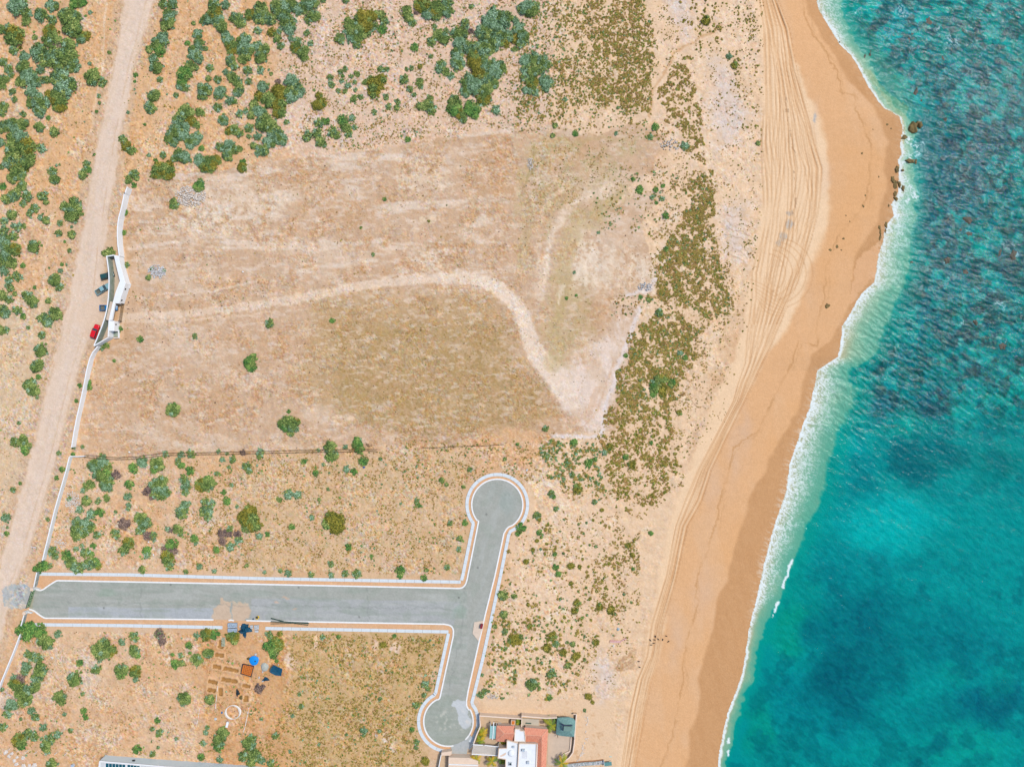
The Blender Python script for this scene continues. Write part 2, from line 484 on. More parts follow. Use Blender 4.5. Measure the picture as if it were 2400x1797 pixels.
# curved scraped banks in the upper right of the plot
for pts, w, c, k in (([(1240, 350), (1228, 430), (1232, 520), (1222, 620)], 20, (196, 174, 126), .45),
                     ([(1470, 440), (1400, 500), (1345, 545), (1318, 640), (1304, 760), (1300, 860)], 22, (198, 174, 124), .5),
                     ([(1440, 430), (1370, 470), (1310, 520), (1284, 600), (1268, 700)], 14, (236, 212, 184), .8),
                     ([(1560, 400), (1480, 440), (1440, 480)], 7, (236, 208, 176), .7), ([(1262, 560), (1256, 640), (1258, 700)], 6, (230, 202, 172), .5), ([(1308, 670), (1300, 710)], 5, (240, 218, 190), .6),
                     ([(1330, 420), (1260, 500), (1250, 560)], 8, (226, 196, 164), .6), ([(1250, 330), (1246, 380), (1236, 440)], 5, (168, 150, 96), .5), ([(1470, 330), (1360, 325), (1290, 350)], 10, (190, 172, 116), .35)):
    dd, tt = pdist(fu, fv, smooth(pts), 60); lay((1 - ss(dd, w * .4, w * 1.2)) * k * (.55 + .6 * ss(n_fine, .35, .6)), c)
for k_ in range(7):
    xx = 1350 + k_ * 26; dd, tt = pdist(gu2, gv2, [(xx + 12, 570 + k_ * 4), (xx, 620), (xx - 4, 665)], 12); lay((1 - ss(dd, 2, 9)) * .5 * ss(n_fine, .4, .6), (242, 222, 196))
lay(poly_mask([(1395, 905), (1412, 905), (1380, 985), (1300, 1000), (1310, 990), (1370, 970)], warp=1) * .5, (222, 184, 150))
for pts in ([(1436, 905), (1418, 960), (1408, 1022), (1378, 1024), (1300, 1022)], [(1500, 720), (1480, 780), (1450, 850), (1440, 900)], [(1540, 650), (1520, 680), (1470, 690)]):
    dd, tt = pdist(gu2, gv2, pts, 20); lay((1 - ss(dd, 2, 7)) * .8, (236, 222, 212))
dd, tt = pdist(gu2, gv2, [(1310, 1018), (1370, 1000), (1400, 960), (1420, 900), (1440, 850)], 20); lay((1 - ss(dd, 1, 4)) * .4, (214, 170, 132))
# sandy wash south of the dry flat and other pale sand tongues
for pl in ([(1290, 285), (1340, 255), (1420, 250), (1520, 262), (1560, 285), (1460, 292), (1400, 318), (1330, 305)],
           [(1520, 275), (1520, 215), (1560, 160), (1600, 110), (1680, 60), (1700, 80), (1640, 110), (1580, 170), (1550, 250), (1545, 280)],
           [(1470, 440), (1540, 400), (1610, 380), (1680, 370), (1640, 400), (1560, 440), (1480, 460)],
           [(1430, 705), (1500, 695), (1580, 705), (1580, 722), (1500, 715), (1440, 715)],
           [(1230, 1110), (1270, 1120), (1330, 1160), (1400, 1190), (1480, 1230), (1400, 1260), (1290, 1220)],
           [(1250, 1350), (1330, 1350), (1340, 1440), (1260, 1470)], [(1320, 1180), (1420, 1210), (1440, 1300), (1340, 1330)]):
    lay(poly_mask(pl, warp=1) * .9, (237, 204, 168))
dd, tt = pdist(gu2, gv2, [(1520, 275), (1528, 215), (1560, 168), (1582, 122), (1640, 92), (1690, 62)], 20)
lay((1 - ss(dd, 1.5, 5)) * .6, (206, 160, 112))
# grey silt pans with gullies
for pl in ([(1570, 0), (1625, -40), (1625, 90), (1595, 80), (1575, 40)], [(1655, 130), (1690, 160), (1730, 210), (1755, 260), (1720, 330), (1690, 345), (1670, 300), (1668, 220)],
           [(1688, 500), (1745, 480), (1745, 620), (1700, 600)], [(1380, 1560), (1420, 1540), (1440, 1600), (1400, 1640)]):
    lay(poly_mask(pl, warp=2) * .75, (224, 206, 192))
gull = []
for k in range(7): gull.append([(1700 + rnd.uniform(-6, 6), 500 + k * 16), (1718, 508 + k * 16 + rnd.uniform(-5, 5)), (1738, 506 + k * 17), (1752, 516 + k * 18)])
gull += [[(1700, 235), (1715, 240), (1735, 232), (1752, 222)], [(1700, 240), (1705, 265), (1722, 272), (1745, 280)], [(1706, 280), (1716, 298), (1730, 305)], [(1690, 225), (1680, 205), (1676, 190)], [(1590, 18), (1602, 20), (1610, 30)], [(1735, 370), (1750, 376)], [(1705, 262), (1712, 250), (1728, 240)],
         [(1606, 905), (1618, 935), (1640, 955)], [(1615, 930), (1630, 950), (1655, 958)], [(1600, 870), (1630, 910), (1660, 925)]]
for g in gull:
    dd, tt = pdist(gu2, gv2, g, 8); lay((1 - ss(dd, .5, 2.2)) * .45 * ss(n_fine, .35, .5), (160, 126, 90))
for k in range(16):
    a = (1440 + k * 1.2, 1566 + k * .3); b = (1488 + k * .2, 1518 + k * 3.4)
    dd, tt = pdist(gu2, gv2, [a, ((a[0] + b[0]) / 2 + rnd.uniform(-4, 6), (a[1] + b[1]) / 2 - 5), b], 6); lay((1 - ss(dd, .4, 2)) * .4, (176, 136, 96))

# beach
dn = xat(DUNE, v); shx = xat(SHORE, v) + (fbm(u, v, 9, 41, 3) - .5) * 7; wx = xat(WET, v)
ub = u + (fbm(u, v, 30, 31, 3) - .5) * 22
lay(ss(ub - dn, -6, 8), (240, 206, 166))
mid = dn + (wx - dn) * np.interp(v, [0, 300, 600, 900, 1300, 1797], [.42, .5, .62, .35, .22, .2])
lay(ss(ub - mid, -8, 10) * .95, (224, 175, 126))
lay(ss(ub - mid, -8, 10) * ss(fbm(u, v, 60, 32, 4, ang=1.25, ratio=3), .48, .66) * .4, (224, 184, 144))
lay(ss(u - (dn + wx) / 2, 0, 60) * ss(n_big, .45, .7) * .35, (226, 170, 112))
for (x, y, rx, ry, k) in ((1650, 1380, 22, 60, .7), (1580, 1500, 16, 60, .6), (1740, 1000, 14, 60, .7), (1910, 270, 10, 40, .5), (1930, 420, 14, 40, .4), (1720, 1080, 18, 80, .5), (1670, 1150, 18, 60, .5)):
    lay(np.exp(-((fu - x) / rx) ** 2 - ((fv - y) / ry) ** 2) * k * .6, (214, 184, 160))
wetm = ss(u - wx + (fbm(u, v, 60, 33, 3) - .5) * 26, -4, 7)
lay(wetm, (204, 156, 108))
lay(wetm * ss(fbm(u, v, 10, 34, 3, ang=1.25, ratio=5), .5, .7) * .3, (196, 146, 98))
lay(poly_mask(smooth([(2062, 566), (2035, 585), (2010, 610), (2000, 640), (1994, 680), (1992, 720), (2005, 700), (2030, 660), (2055, 650)]), warp=1) * .8, (226, 178, 132))
dd, tt = pdist(gu2, gv2, smooth([(2064, 566), (2040, 572), (2018, 590), (2003, 620), (1998, 650), (1995, 690)]), 12)
lay((1 - ss(dd, .6, 2.4)) * .5, (196, 146, 96))
dd, tt = pdist(gu2, gv2, SCARP, 14); lay((1 - ss(dd, .5, 3.0)) * (.25 + .5 * ss(n_mid, .4, .6)), (196, 148, 98))
sc2 = [(x + 6 + 6 * math.sin(i * 1.7), y + 5 * math.cos(i * 2.1)) for i, (x, y) in enumerate(SCARP)]
dd, tt = pdist(gu2, gv2, sc2, 14); lay((1 - ss(dd, .5, 2.4)) * .5 * ss(n_mid, .42, .6), (204, 158, 110))
for (x, y, rx, ry) in ((1908, 275, 4, 14), (1850, 500, 6, 6), (1851, 525, 10, 14), (1835, 555, 12, 12), (1825, 570, 8, 8), (1856, 498, 5, 8)):
    lay(ss(np.exp(-((gu2 - x) / rx) ** 2 - ((gv2 - y) / ry) ** 2), .25, .7) * .8, (176, 176, 172))
dd, tt = pdist(gu2, gv2, [(1842, 225), (1845, 270), (1855, 335), (1865, 360), (1862, 430), (1865, 470), (1858, 500)], 8)
lay((1 - ss(dd, 1, 3.5)) * ss(n_fine, .45, .6) * .7, (150, 122, 92))

# tyre ruts
relief = np.zeros(len(u), np.float32)
LB = [(1772, -120), (1775, 0), (1787, 68), (1792, 160), (1790, 260), (1784, 330), (1786, 450), (1782, 540), (1762, 640), (1762, 700), (1752, 780), (1745, 850), (1727, 900), (1716, 941), (1678, 1017),
      (1635, 1101), (1606, 1172), (1584, 1232), (1561, 1350), (1526, 1464), (1516, 1537), (1494, 1592), (1478, 1660), (1456, 1797), (1430, 1960)]
RB = [(1800, -120), (1816, 0), (1843, 68), (1860, 163), (1884, 245), (1900, 299), (1909, 353), (1920, 394), (1917, 450), (1909, 504), (1890, 572), (1871, 640), (1849, 695), (1830, 738), (1800, 811),
      (1775, 860), (1757, 900), (1738, 941), (1700, 1017), (1660, 1101), (1638, 1172), (1604, 1232), (1579, 1350), (1547, 1464), (1536, 1537), (1520, 1592), (1507, 1660), (1482, 1797), (1460, 1960)]
lxa, rxa = xat(LB, v), xat(RB, v)
for k in range(22):
    f0 = rnd.random(); a1, a2 = rnd.uniform(-.12, .12), rnd.uniform(-.1, .1); ph = rnd.uniform(0, 6.3)
    f = np.clip(f0 + a1 * np.sin(v / 190 + ph) + a2 * np.sin(v / 77 + ph * 2), 0, 1)
    x0 = lxa + (rxa - lxa) * f
    vis = ss(vnoise(v, v * 0 + k * 9, 90, 300 + k), .25, .5)
    if rnd.random() < .4: vis = vis * (v < 760)
    g1 = np.abs(u - x0) + .0
    m = np.maximum(1 - ss(np.abs(u - x0 - 0), .6, 2.2), 1 - ss(np.abs(u - x0 - 9.5), .6, 2.2)) * vis * (u < rxa + 8)
    lay(m * .34, (198, 146, 96)); relief -= (m * .07).astype(np.float32)
    m2 = (1 - ss(np.abs(u - x0 - 3), .6, 2.0)) * vis
    lay(m2 * .4, (248, 214, 172)); relief += (m2 * .04).astype(np.float32)
for k in range(5):
    cx, cy, r = 1795 + k * 7, 640, 46 + k * 9
    a0 = -1.0; pts = [(cx + r * math.cos(a), cy + r * math.sin(a)) for a in np.linspace(-1.4, 1.3, 12)]
    dd, tt = pdist(u, v, pts, 6); m = (1 - ss(dd, .6, 2.2)) * .7; lay(m * .5, (200, 150, 100)); relief -= (m * .05).astype(np.float32)
for k in range(7):
    pts = [(1760 + k * 3, 655 + k * 9), (1800, 672 + k * 11), (1836, 705 + k * 6)]
    dd, tt = pdist(u, v, smooth(pts), 6); m = (1 - ss(dd, .6, 2.2)) * .6; lay(m * .5, (204, 154, 104)); relief -= (m * .05).astype(np.float32)

# foam left on the sand just above the water line
edge = u - shx
lace = fbm(gu2, gv2, 7, 51, 3); ridge = 1 - np.abs(lace - .5) * 9
# dirt road, side tracks, forecourt
ROADL = [(306, -200), (290, 0), (264, 163), (228, 326), (206, 450), (186, 572), (156, 722), (134, 817), (112, 900), (73, 1063), (32, 1200), (3, 1300), (-20, 1400), (-50, 1500), (-90, 1620), (-140, 1797), (-190, 2000)]
ROADR = [(385, -200), (365, 0), (315, 163), (283, 326), (266, 450), (247, 572), (238, 722), (202, 817), (177, 900), (138, 1063), (98, 1200), (68, 1300), (24, 1400), (2, 1500), (-35, 1620), (-85, 1797), (-140, 2000)]
rl, rr = xat(ROADL, v), xat(ROADR, v)
jit = (fbm(u, v, 10, 61, 3) - .5) * 14
rm = ss(u - rl + jit, -3, 3) * (1 - ss(u - rr + jit, -3, 3))
verge = ss(u - rl + jit, -26, -14) * (1 - ss(u - rr - jit, 10, 22))
lay(verge * (1 - rm) * .6, (222, 192, 160)); lay(verge * (1 - rm) * ss(n_fine, .52, .66) * .6, (172, 140, 108))
lay(rm, (234, 208, 182))
lay(rm * ss(fbm(u, v, 9, 62, 3, ang=1.75, ratio=9), .5, .68) * .5, (226, 198, 168))
lay(rm * np.exp(-((u - (rl + rr) / 2) / 16) ** 2) * .35, (224, 204, 186))
for k, (fa, w) in enumerate(((.04, 2.5), (.96, 2.5), (.72, 1.5))):
    lay((1 - ss(np.abs(u - rl - (rr - rl) * fa + jit * .3), w * .4, w * 1.6)) * .4 * ss(n_mid, .35, .55), (206, 170, 132))
for pts, w, c, k in (([(468, -60), (455, 20), (438, 90), (418, 160), (398, 210), (384, 260), (355, 320), (330, 372), (318, 440)], 12, (228, 186, 142), .9),
                     ([(447, 0), (425, 100), (405, 180)], 1.6, (204, 158, 112), .5), ([(459, 0), (437, 100), (416, 185)], 1.6, (204, 158, 112), .5),
                     ([(250, -60), (248, 20), (242, 110), (236, 180)], 3, (236, 206, 172), .8), ([(230, 200), (216, 290), (212, 320)], 3, (236, 206, 172), .6),
                     ([(107, 590), (104, 640), (98, 720), (70, 800)], 4, (236, 206, 172), .6), ([(124, 500), (108, 580)], 4, (236, 206, 172), .6),
                     ([(0, 160), (28, 195), (22, 230), (55, 262), (100, 285), (112, 300)], 5, (234, 202, 166), .7),
                     ([(755, 0), (760, 90), (745, 180), (720, 240), (712, 300)], 4, (236, 204, 174), .8), ([(938, 0), (932, 130), (1000, 220), (1040, 300)], 3, (236, 204, 174), .7),
                     ([(1285, 0), (1265, 70), (1270, 160), (1225, 225)], 5, (236, 204, 172), .7), ([(620, 300), (700, 300), (712, 240)], 4, (234, 200, 168), .6),
                     ([(520, 250), (560, 300), (600, 350)], 6, (232, 190, 146), .5), ([(470, 200), (455, 250), (500, 260), (540, 330)], 5, (232, 190, 146), .6),
                     ([(293, 1080), (292, 1150), (270, 1180), (250, 1260), (240, 1330)], 4, (232, 188, 144), .6), ([(300, 1100), (330, 1160), (400, 1190)], 3, (232, 188, 144), .6)):
    dd, tt = pdist(gu2, gv2, smooth(pts), 40); lay((1 - ss(dd, w * .5, w * 1.2)) * k, c)
lay(poly_mask([(180, 730), (245, 660), (262, 640), (262, 760), (215, 800), (190, 790)], warp=1) * .8, (232, 204, 176))
lay(ss(np.exp(-((gu2 - 246) / 11) ** 2 - ((gv2 - 702) / 9) ** 2), .3, .6) * .5, (200, 184, 160))
# verges between kerb and pavement
VERGE = [(86, 1344), (1086, 1360), (1104, 1226), (1092, 1185), (1100, 1150), (1130, 1115), (1168, 1108), (1205, 1120), (1235, 1150), (1240, 1185), (1225, 1225), (1198, 1252), (1174, 1350), (1108, 1645), (1122, 1680), (1115, 1740), (1080, 1762), (1030, 1762),
         (990, 1735), (978, 1690), (990, 1650), (1020, 1626), (1054, 1480), (52, 1464), (57, 1440), (78, 1376)]
lay(poly_mask(VERGE, warp=0), (228, 180, 136))
lay(poly_mask(VERGE, warp=0) * ss(n_mid, .45, .65) * .4, (222, 184, 142))
# grey spill of chippings outside the estate gate
sp = poly_mask([(6, 1410), (8, 1380), (22, 1371), (35, 1368), (46, 1361), (62, 1372), (76, 1382), (72, 1400), (62, 1425), (40, 1428), (26, 1428), (14, 1420)])
lay(sp * .9, (182, 188, 186)); lay(sp * ss(n_fine, .52, .62) * .6, (222, 200, 172))
# building plot: dug and trampled earth
bp_ = poly_mask([(478, 1478), (660, 1478), (680, 1560), (670, 1660), (720, 1900), (540, 1900), (470, 1700), (465, 1560)], warp=2)
lay(bp_ * .75, (218, 168, 118)); lay(bp_ * ss(fbm(u, v, 16, 71, 3), .5, .64) * .4, (204, 150, 98))
for (x, y, rx, ry, c, k) in ((679, 1549, 14, 22, (232, 198, 164), .95), (519, 1537, 8, 5, (236, 206, 176), .8), (560, 1535, 22, 12, (222, 178, 130), .7), (740, 1505, 8, 16, (236, 204, 172), .9), (820, 1520, 12, 20, (234, 202, 172), .6), (878, 1510, 8, 16, (236, 204, 172), .9), (928, 1516, 12, 14, (236, 204, 174), .95), (922, 1752, 8, 10, (236, 204, 174), .9), (903, 1725, 10, 14, (222, 196, 170), .7),
                         (200, 1548, 12, 14, (220, 204, 186), .7), (215, 1590, 24, 20, (222, 200, 176), .6), (10, 1640, 14, 26, (224, 204, 186), .7), (795, 978, 10, 5, (236, 204, 170), .9), (820, 981, 11, 7, (236, 204, 170), .9), (741, 925, 9, 4, (234, 204, 170), .8), (1010, 515, 12, 10, (238, 212, 180), .7), (990, 515, 9, 8, (236, 212, 180), .7), (975, 540, 9, 8, (236, 212, 180), .6)):
    lay(ss(np.exp(-((gu2 - x) / rx) ** 2 - ((gv2 - y) / ry) ** 2), .3, .5) * k, c)
# crumbly texture of the soil itself (stones, crusts, litter)
sandy = ss(u - dn, -10, 10)
vd_, _ = pdist(u, v, VERGE + [VERGE[0]], 20)
roady = np.clip(rm + poly_mask(VERGE, warp=0) + (vd_ < 14) + inpoly(u, v, [(960, 1640), (1440, 1640), (1450, 1920), (960, 1920)]) + inpoly(u, v, [(200, 560), (320, 560), (320, 820), (190, 820)]), 0, 1)
amp = (1 - sandy * .93) * (1 - roady * .8) * (1 - pm * .35) * (1 - ss(u, 1250, 1400) * .5) * (.5 + ss(n_mid, .35, .65))
tx = (n_fine - .5) * 44 + (n_px - .5) * 28 + (fbm(u, v, 3.8, 15, 2) - .5) * (26 + 22 * ss(n_big, .4, .6))
C += (tx * amp)[:, None] * np.array([.9, 1.0, 1.05])
C += (R.rand(len(u), 3) - .5) * (amp * 18)[:, None] + ((fbm(u, v, 6, 16, 2) - .5) * amp * 26)[:, None] * np.array([1, -.1, -1.2])
C += ((n_px - .5) * 5 + (n_fine - .5) * 7)[:, None]
outm = (np.maximum.reduce([-130 - u, u - 2529, -110 - v, v - 1909]) > 0) & (u < dn)
C[outm] = (222, 187, 149)
outb = (np.maximum.reduce([-130 - u, u - 2529, -110 - v, v - 1909]) > 0) & (u >= dn)
C[outb] = (224, 178, 130)
rz_ = height(u, v)
fringe = ss(u - shx, -26, -2) * (1 - ss(u - shx, 0, 3)) * ss(fbm(u, v, 3.2, 52, 3, ang=.35, ratio=4), .5, .62) * np.interp(v, [0, 500, 800, 1000, 1350, 1500], [.1, .3, .1, .6, .7, .0])
lay(fringe * .6, (240, 236, 228))
# seabed under the water
lay(ss(u - shx, 20, 60), (170, 150, 110))
hb = (fbm(u, v, 22, 73, 3) - .5) * .5 * (1 - sandy) + relief
zz = rz_ + np.where((u > -120) & (u < 2520) & (v > -100) & (v < 1900), hb * (1 - roady), 0) - 0.02
# trenches of the building plot, really dug
TRENCH = [((514, 1499), (527, 1499), (523, 1519), (511, 1518)), ((505, 1529), (525, 1532), (524, 1541), (504, 1537)), ((499, 1556), (518, 1559), (517, 1568), (498, 1564)),
          ((526, 1561), (559, 1568), (558, 1575), (523, 1569)), ((520, 1586), (557, 1593), (555, 1601), (518, 1595)), ((489, 1591), (510, 1596), (509, 1604), (488, 1599)),
          ((487, 1610), (506, 1615), (504, 1623), (486, 1619)), ((514, 1611), (522, 1612), (521, 1630), (512, 1630)), ((568, 1601), (587, 1605), (586, 1612), (567, 1609)), ((572, 1630), (582, 1631), (581, 1644), (571, 1643))]
soft_t = np.zeros(len(u))
for t in TRENCH:
    m = inpoly(u, v, t); soft_t = np.maximum(soft_t, m)
spoil = np.zeros(len(u))
for t in TRENCH:
    dd, _ = pdist(u, v, list(t) + [t[0]], 12); spoil = np.maximum(spoil, 1 - ss(dd, 2, 7))
lay(spoil * (1 - soft_t) * .5, (236, 192, 144)); zz = zz + spoil * (1 - soft_t) * .25
lay(soft_t * .95, (176, 138, 86)); zz = zz - soft_t * 1.3
k = S * (H - zz) / H
V3 = np.stack([(u - CX) * k, (CY - v) * k, zz], 1)
ny, nx = sh_
idx = np.arange(nx * ny).reshape(ny, nx)
F = np.stack([idx[:-1, :-1].ravel(), idx[1:, :-1].ravel(), idx[1:, 1:].ravel(), idx[:-1, 1:].ravel()], 1)
pc = alb(np.clip(C, 5, 250))
tag(np_mesh('ground', V3, F, M['ground'], pcol=pc, smooth_=True), 'orange and beige soil, dunes and beach sand with a dirt road and tyre ruts', 'ground', kind='structure')
del V3, F, pc

# ------------------------------------------------------------------ sea
su = np.concatenate([np.arange(1640, 2530, 2.0), 2530 + np.array([60, 180, 420, 900, 2000, 5000, 12000, 30000.0])])
sv = axis(-110, 1910, 2.0)
UU, VV = np.meshgrid(su, sv); shp = UU.shape
u = UU.ravel(); v = VV.ravel()
fu = u + (fbm(u, v, 60, 81, 4) - .5) * 70; fv = v + (fbm(u, v, 60, 82, 4) - .5) * 70
gu2 = u + (fbm(u, v, 10, 83, 3) - .5) * 12; gv2 = v + (fbm(u, v, 10, 84, 3) - .5) * 12
n_big = fbm(u, v, 150, 85, 4); n_mid = fbm(u, v, 45, 86, 4); n_fine = fbm(u, v, 10, 87, 3)
C = np.tile(np.array([0., 148, 140]), (len(u), 1))
shx = xat(SHORE, v) + (fbm(u, v, 9, 41, 3) - .5) * 7
off = u - shx
lay(ss(v, 700, 1150) * .6, (0, 142, 142))
# deep and shallow patches
for (x, y, rx, ry, c, k) in (
    (2330, 80, 170, 110, (0, 128, 122), .9), (2115, 50, 70, 80, (0, 172, 172), .8), (2120, 110, 45, 30, (0, 185, 180), .8), (2020, 90, 60, 60, (40, 132, 124), .85), (2070, 140, 50, 50, (70, 128, 110), .7),
    (2090, 215, 70, 60, (70, 150, 132), .8), (2150, 160, 40, 50, (0, 140, 150), .7), (2230, 220, 90, 90, (20, 105, 112), .9), (2290, 170, 80, 60, (10, 120, 125), .6), (2140, 190, 34, 60, (20, 158, 160), .5),
    (2330, 330, 120, 120, (16, 88, 96), .95), (2240, 380, 90, 90, (22, 92, 104), .9), (2170, 330, 50, 60, (40, 105, 112), .8), (2380, 470, 60, 80, (8, 108, 108), .7), (2220, 480, 110, 70, (24, 96, 106), .9), (2180, 560, 60, 70, (40, 96, 108), .9),
    (2310, 575, 55, 45, (0, 150, 140), .85), (2240, 640, 90, 60, (22, 98, 106), .9), (2380, 600, 60, 80, (30, 100, 105), .8), (2150, 700, 60, 50, (40, 92, 104), .9), (2250, 750, 140, 80, (20, 100, 108), .9), (2350, 720, 80, 70, (10, 118, 120), .8), (2110, 780, 70, 80, (20, 98, 108), .85),
    (2230, 730, 40, 30, (0, 150, 135), .5), (2200, 860, 190, 60, (12, 104, 110), .8), (2360, 850, 70, 60, (10, 125, 120), .6), (2060, 850, 50, 40, (0, 120, 118), .6),
    (2070, 935, 60, 50, (34, 88, 104), .9), (2190, 940, 50, 40, (34, 86, 102), .85), (2130, 960, 40, 30, (0, 155, 138), .7), (2350, 950, 60, 50, (0, 140, 130), .6), (2230, 960, 24, 22, (0, 156, 138), .7),
    (1990, 960, 40, 70, (0, 140, 140), .7), (1985, 1030, 45, 50, (0, 172, 170), .85), (2130, 1000, 60, 26, (0, 158, 142), .7), (2140, 1075, 70, 50, (0, 100, 108), .85), (2230, 1060, 80, 50, (4, 108, 112), .8), (2330, 1090, 70, 60, (0, 118, 116), .7),
    (2010, 1100, 60, 60, (0, 138, 142), .6), (2080, 1210, 150, 60, (0, 172, 168), .95), (2060, 1260, 90, 50, (0, 176, 170), .8), (1930, 1190, 70, 60, (0, 152, 150), .7), (2300, 1230, 90, 80, (0, 146, 142), .6),
    (2000, 1330, 140, 60, (0, 132, 136), .7), (2150, 1370, 90, 30, (0, 142, 142), .5), (2010, 1460, 150, 90, (0, 100, 112), .9), (2240, 1500, 140, 90, (0, 116, 124), .75), (1880, 1400, 50, 70, (0, 140, 130), .6),
    (1850, 1480, 40, 70, (0, 152, 124), .7), (1860, 1640, 70, 60, (0, 122, 130), .7), (1990, 1600, 110, 90, (0, 92, 106), .9), (2090, 1560, 100, 60, (0, 112, 120), .6), (2320, 1640, 90, 50, (0, 92, 112), .85), (2200, 1680, 120, 50, (0, 112, 118), .6),
    (2230, 1590, 30, 24, (0, 142, 132), .6), (2340, 1610, 34, 50, (0, 142, 130), .5), (1960, 1690, 90, 60, (0, 110, 122), .6), (2270, 1745, 140, 55, (0, 150, 136), .85), (2100, 1760, 90, 36, (0, 140, 132), .7), (2210, 1735, 40, 26, (0, 112, 118), .9), (2150, 1780, 20, 16, (0, 102, 110), .8), (1830, 1770, 60, 60, (0, 118, 118), .7), (1770, 1700, 36, 90, (0, 140, 120), .7)):
    lay(ss(np.exp(-((fu - x) / rx) ** 2 - ((fv - y) / ry) ** 2), .15, .85) * k, c)
lay(ss(n_mid, .52, .64) * .45 * (1 - ss(np.abs(v - 1230), 0, 130) * 0 - np.exp(-((v - 1230) / 90) ** 2)), (0, 104, 112))
lay(ss(n_mid, .50, .36) * .25, (0, 150, 144))
up = 1 - ss(v, 900, 1050)
lay(ss(fbm(u, v, 26, 88, 4), .50, .60) * up * ss(off, 50, 110) * .7, (26, 80, 84))
lay(ss(fbm(u, v, 13, 188, 3), .54, .64) * up * ss(off, 50, 110) * .35, (40, 84, 74))
lay(ss(fbm(u, v, 34, 89, 4), .56, .66) * up * ss(off, 60, 120) * .6, (0, 160, 150))
tex = (fbm(gu2, gv2, 7, 101, 3, ang=.5, ratio=1.8) - .5) * (30 + 50 * up) * ss(off, 30, 90)
C += tex[:, None] * np.array([.35, 1, .9]) + (R.rand(len(u), 3) - .5) * ((8 + 26 * up) * ss(off, 20, 90))[:, None]
# wind ripples facing the sky differently are real relief; the water colour has patches plus fine streaks and random grain
band = np.interp(v, [0, 150, 280, 420, 520, 640, 760, 860, 930, 1000, 1100, 1200, 1300, 1400, 1500, 1640, 1797], [58, 30, 20, 34, 58, 74, 100, 74, 98, 88, 84, 80, 66, 52, 30, 24, 18])
bo = off + (fbm(u, v, 26, 98, 3) - .5) * 26
lay((1 - ss(bo, band * .95, band * 1.9)) * .7, (0, 156, 138))
lay((1 - ss(bo, band * .92, band * 1.08)) * .85, (112, 176, 146))
lay((1 - ss(bo, band * .3, band * .9)) * .7, (150, 184, 150))
lay((1 - ss(off, 0, band * .45)) * .75, (198, 178, 136))
lay(poly_mask([(2088, 262), (2115, 275), (2120, 330), (2112, 350), (2105, 300)], warp=1) * .5, (190, 170, 110))
lay(poly_mask([(2010, 160), (2050, 200), (2090, 255), (2125, 280), (2128, 250), (2080, 215), (2040, 165)], warp=1) * .45, (150, 166, 110))
# foam: dense at the water line, torn into lace outward
fw = np.interp(v, [-100, 0, 40, 80, 130, 250, 262, 330, 360, 400, 460, 490, 560, 640, 680, 770, 800, 835, 850, 900, 1000, 1100, 1250, 1350, 1400, 1430, 1500, 1640, 1797],
               [76, 74, 68, 46, 17, 7, 4, 3, 26, 20, 46, 62, 70, 74, 62, 44, 18, 6, 66, 86, 84, 80, 66, 60, 42, 18, 8, 7, 4])
l1 = 1 - np.abs(fbm(gu2, gv2, 9, 91, 3) - .5) * 11
l2 = 1 - np.abs(fbm(gu2, gv2, 4.5, 92, 2, ang=1.3, ratio=1.6) - .5) * 7
fw = fw * np.clip(.62 + .8 * fbm(v * .9 + 50, v * 0 + u * .25, 26, 111, 3), .5, 1.3)
dens = np.clip(1 - off / np.maximum(fw, 1), 0, 1)
core = np.interp(v, [0, 90, 300, 480, 560, 660, 700, 790, 850, 900, 1200, 1400, 1797], [.5, .8, .5, .9, .55, .5, 1.1, .9, .7, .95, .8, .9, .9])
l3 = 1 - np.abs(fbm(gu2, gv2, 5.5, 99, 3, ang=.25, ratio=2.6) - .5) * 8
foam = np.clip(np.maximum(np.maximum(l1, l2 * .9), l3) * 1.5 - .75 + (dens - .58) * 1.7 * core, 0, 1) * (off > -3) * ss(dens, 0, .2)
foam = np.maximum(foam, (1 - ss(np.abs(off - 1.5), 1.0, 3.5)) * ss(n_mid, .3, .45) * .9 * (fw > 3.5))
veil = ss(dens, 0, .7) * .12
for pts, w in (([(2118, 320), (2150, 345), (2150, 362), (2118, 380)], 14), ([(2128, 330), (2160, 338)], 9), ([(2108, 400), (2130, 440), (2150, 455), (2120, 478)], 12), ([(2100, 480), (2104, 520), (2125, 570)], 4)):
    dd, tt = pdist(gu2, gv2, pts, 30); foam = np.maximum(foam, (1 - ss(dd, w * .2, w)) * np.clip(.35 + l1, 0, 1))
for (x, y, r) in ((2364, 575, 20), (2378, 598, 18), (2345, 712, 16), (2352, 720, 10), (2270, 540, 12), (2266, 600, 10), (2255, 756, 13), (2350, 800, 10), (2242, 100, 14), (2200, 68, 10), (2176, 50, 8), (2110, 20, 16), (2218, 620, 10), (2120, 30, 22), (2010, 30, 14), (2230, 95, 26)):
    foam = np.maximum(foam, ss(np.exp(-((gu2 - x) / r) ** 2 - ((gv2 - y) / (r * .8)) ** 2), .25, .9) * np.clip(l1 * .9 + .1, 0, 1) * .8)
for pts, w in (([(1857, 1310), (1850, 1325), (1842, 1350), (1835, 1373)], 2.6), ([(1822, 1413), (1817, 1425), (1814, 1432)], 2.6), ([(1811, 1440), (1809, 1447)], 1.6), ([(1710, 1730), (1708, 1742)], 2.4), ([(1708, 1757), (1707, 1770)], 2.4)):
    dd, tt = pdist(gu2, gv2, pts, 20); foam = np.maximum(foam, 1 - ss(dd, w * .6, w * 1.4))
calm = n_fine
fl = ss(fbm(u, v, 5, 94, 2, ang=.5, ratio=2.6), .80, .90) * np.clip(up + .25, 0, 1) * ss(off, 60, 120)
foam = np.maximum(foam, fl * .25)
lay(veil, (214, 232, 226))
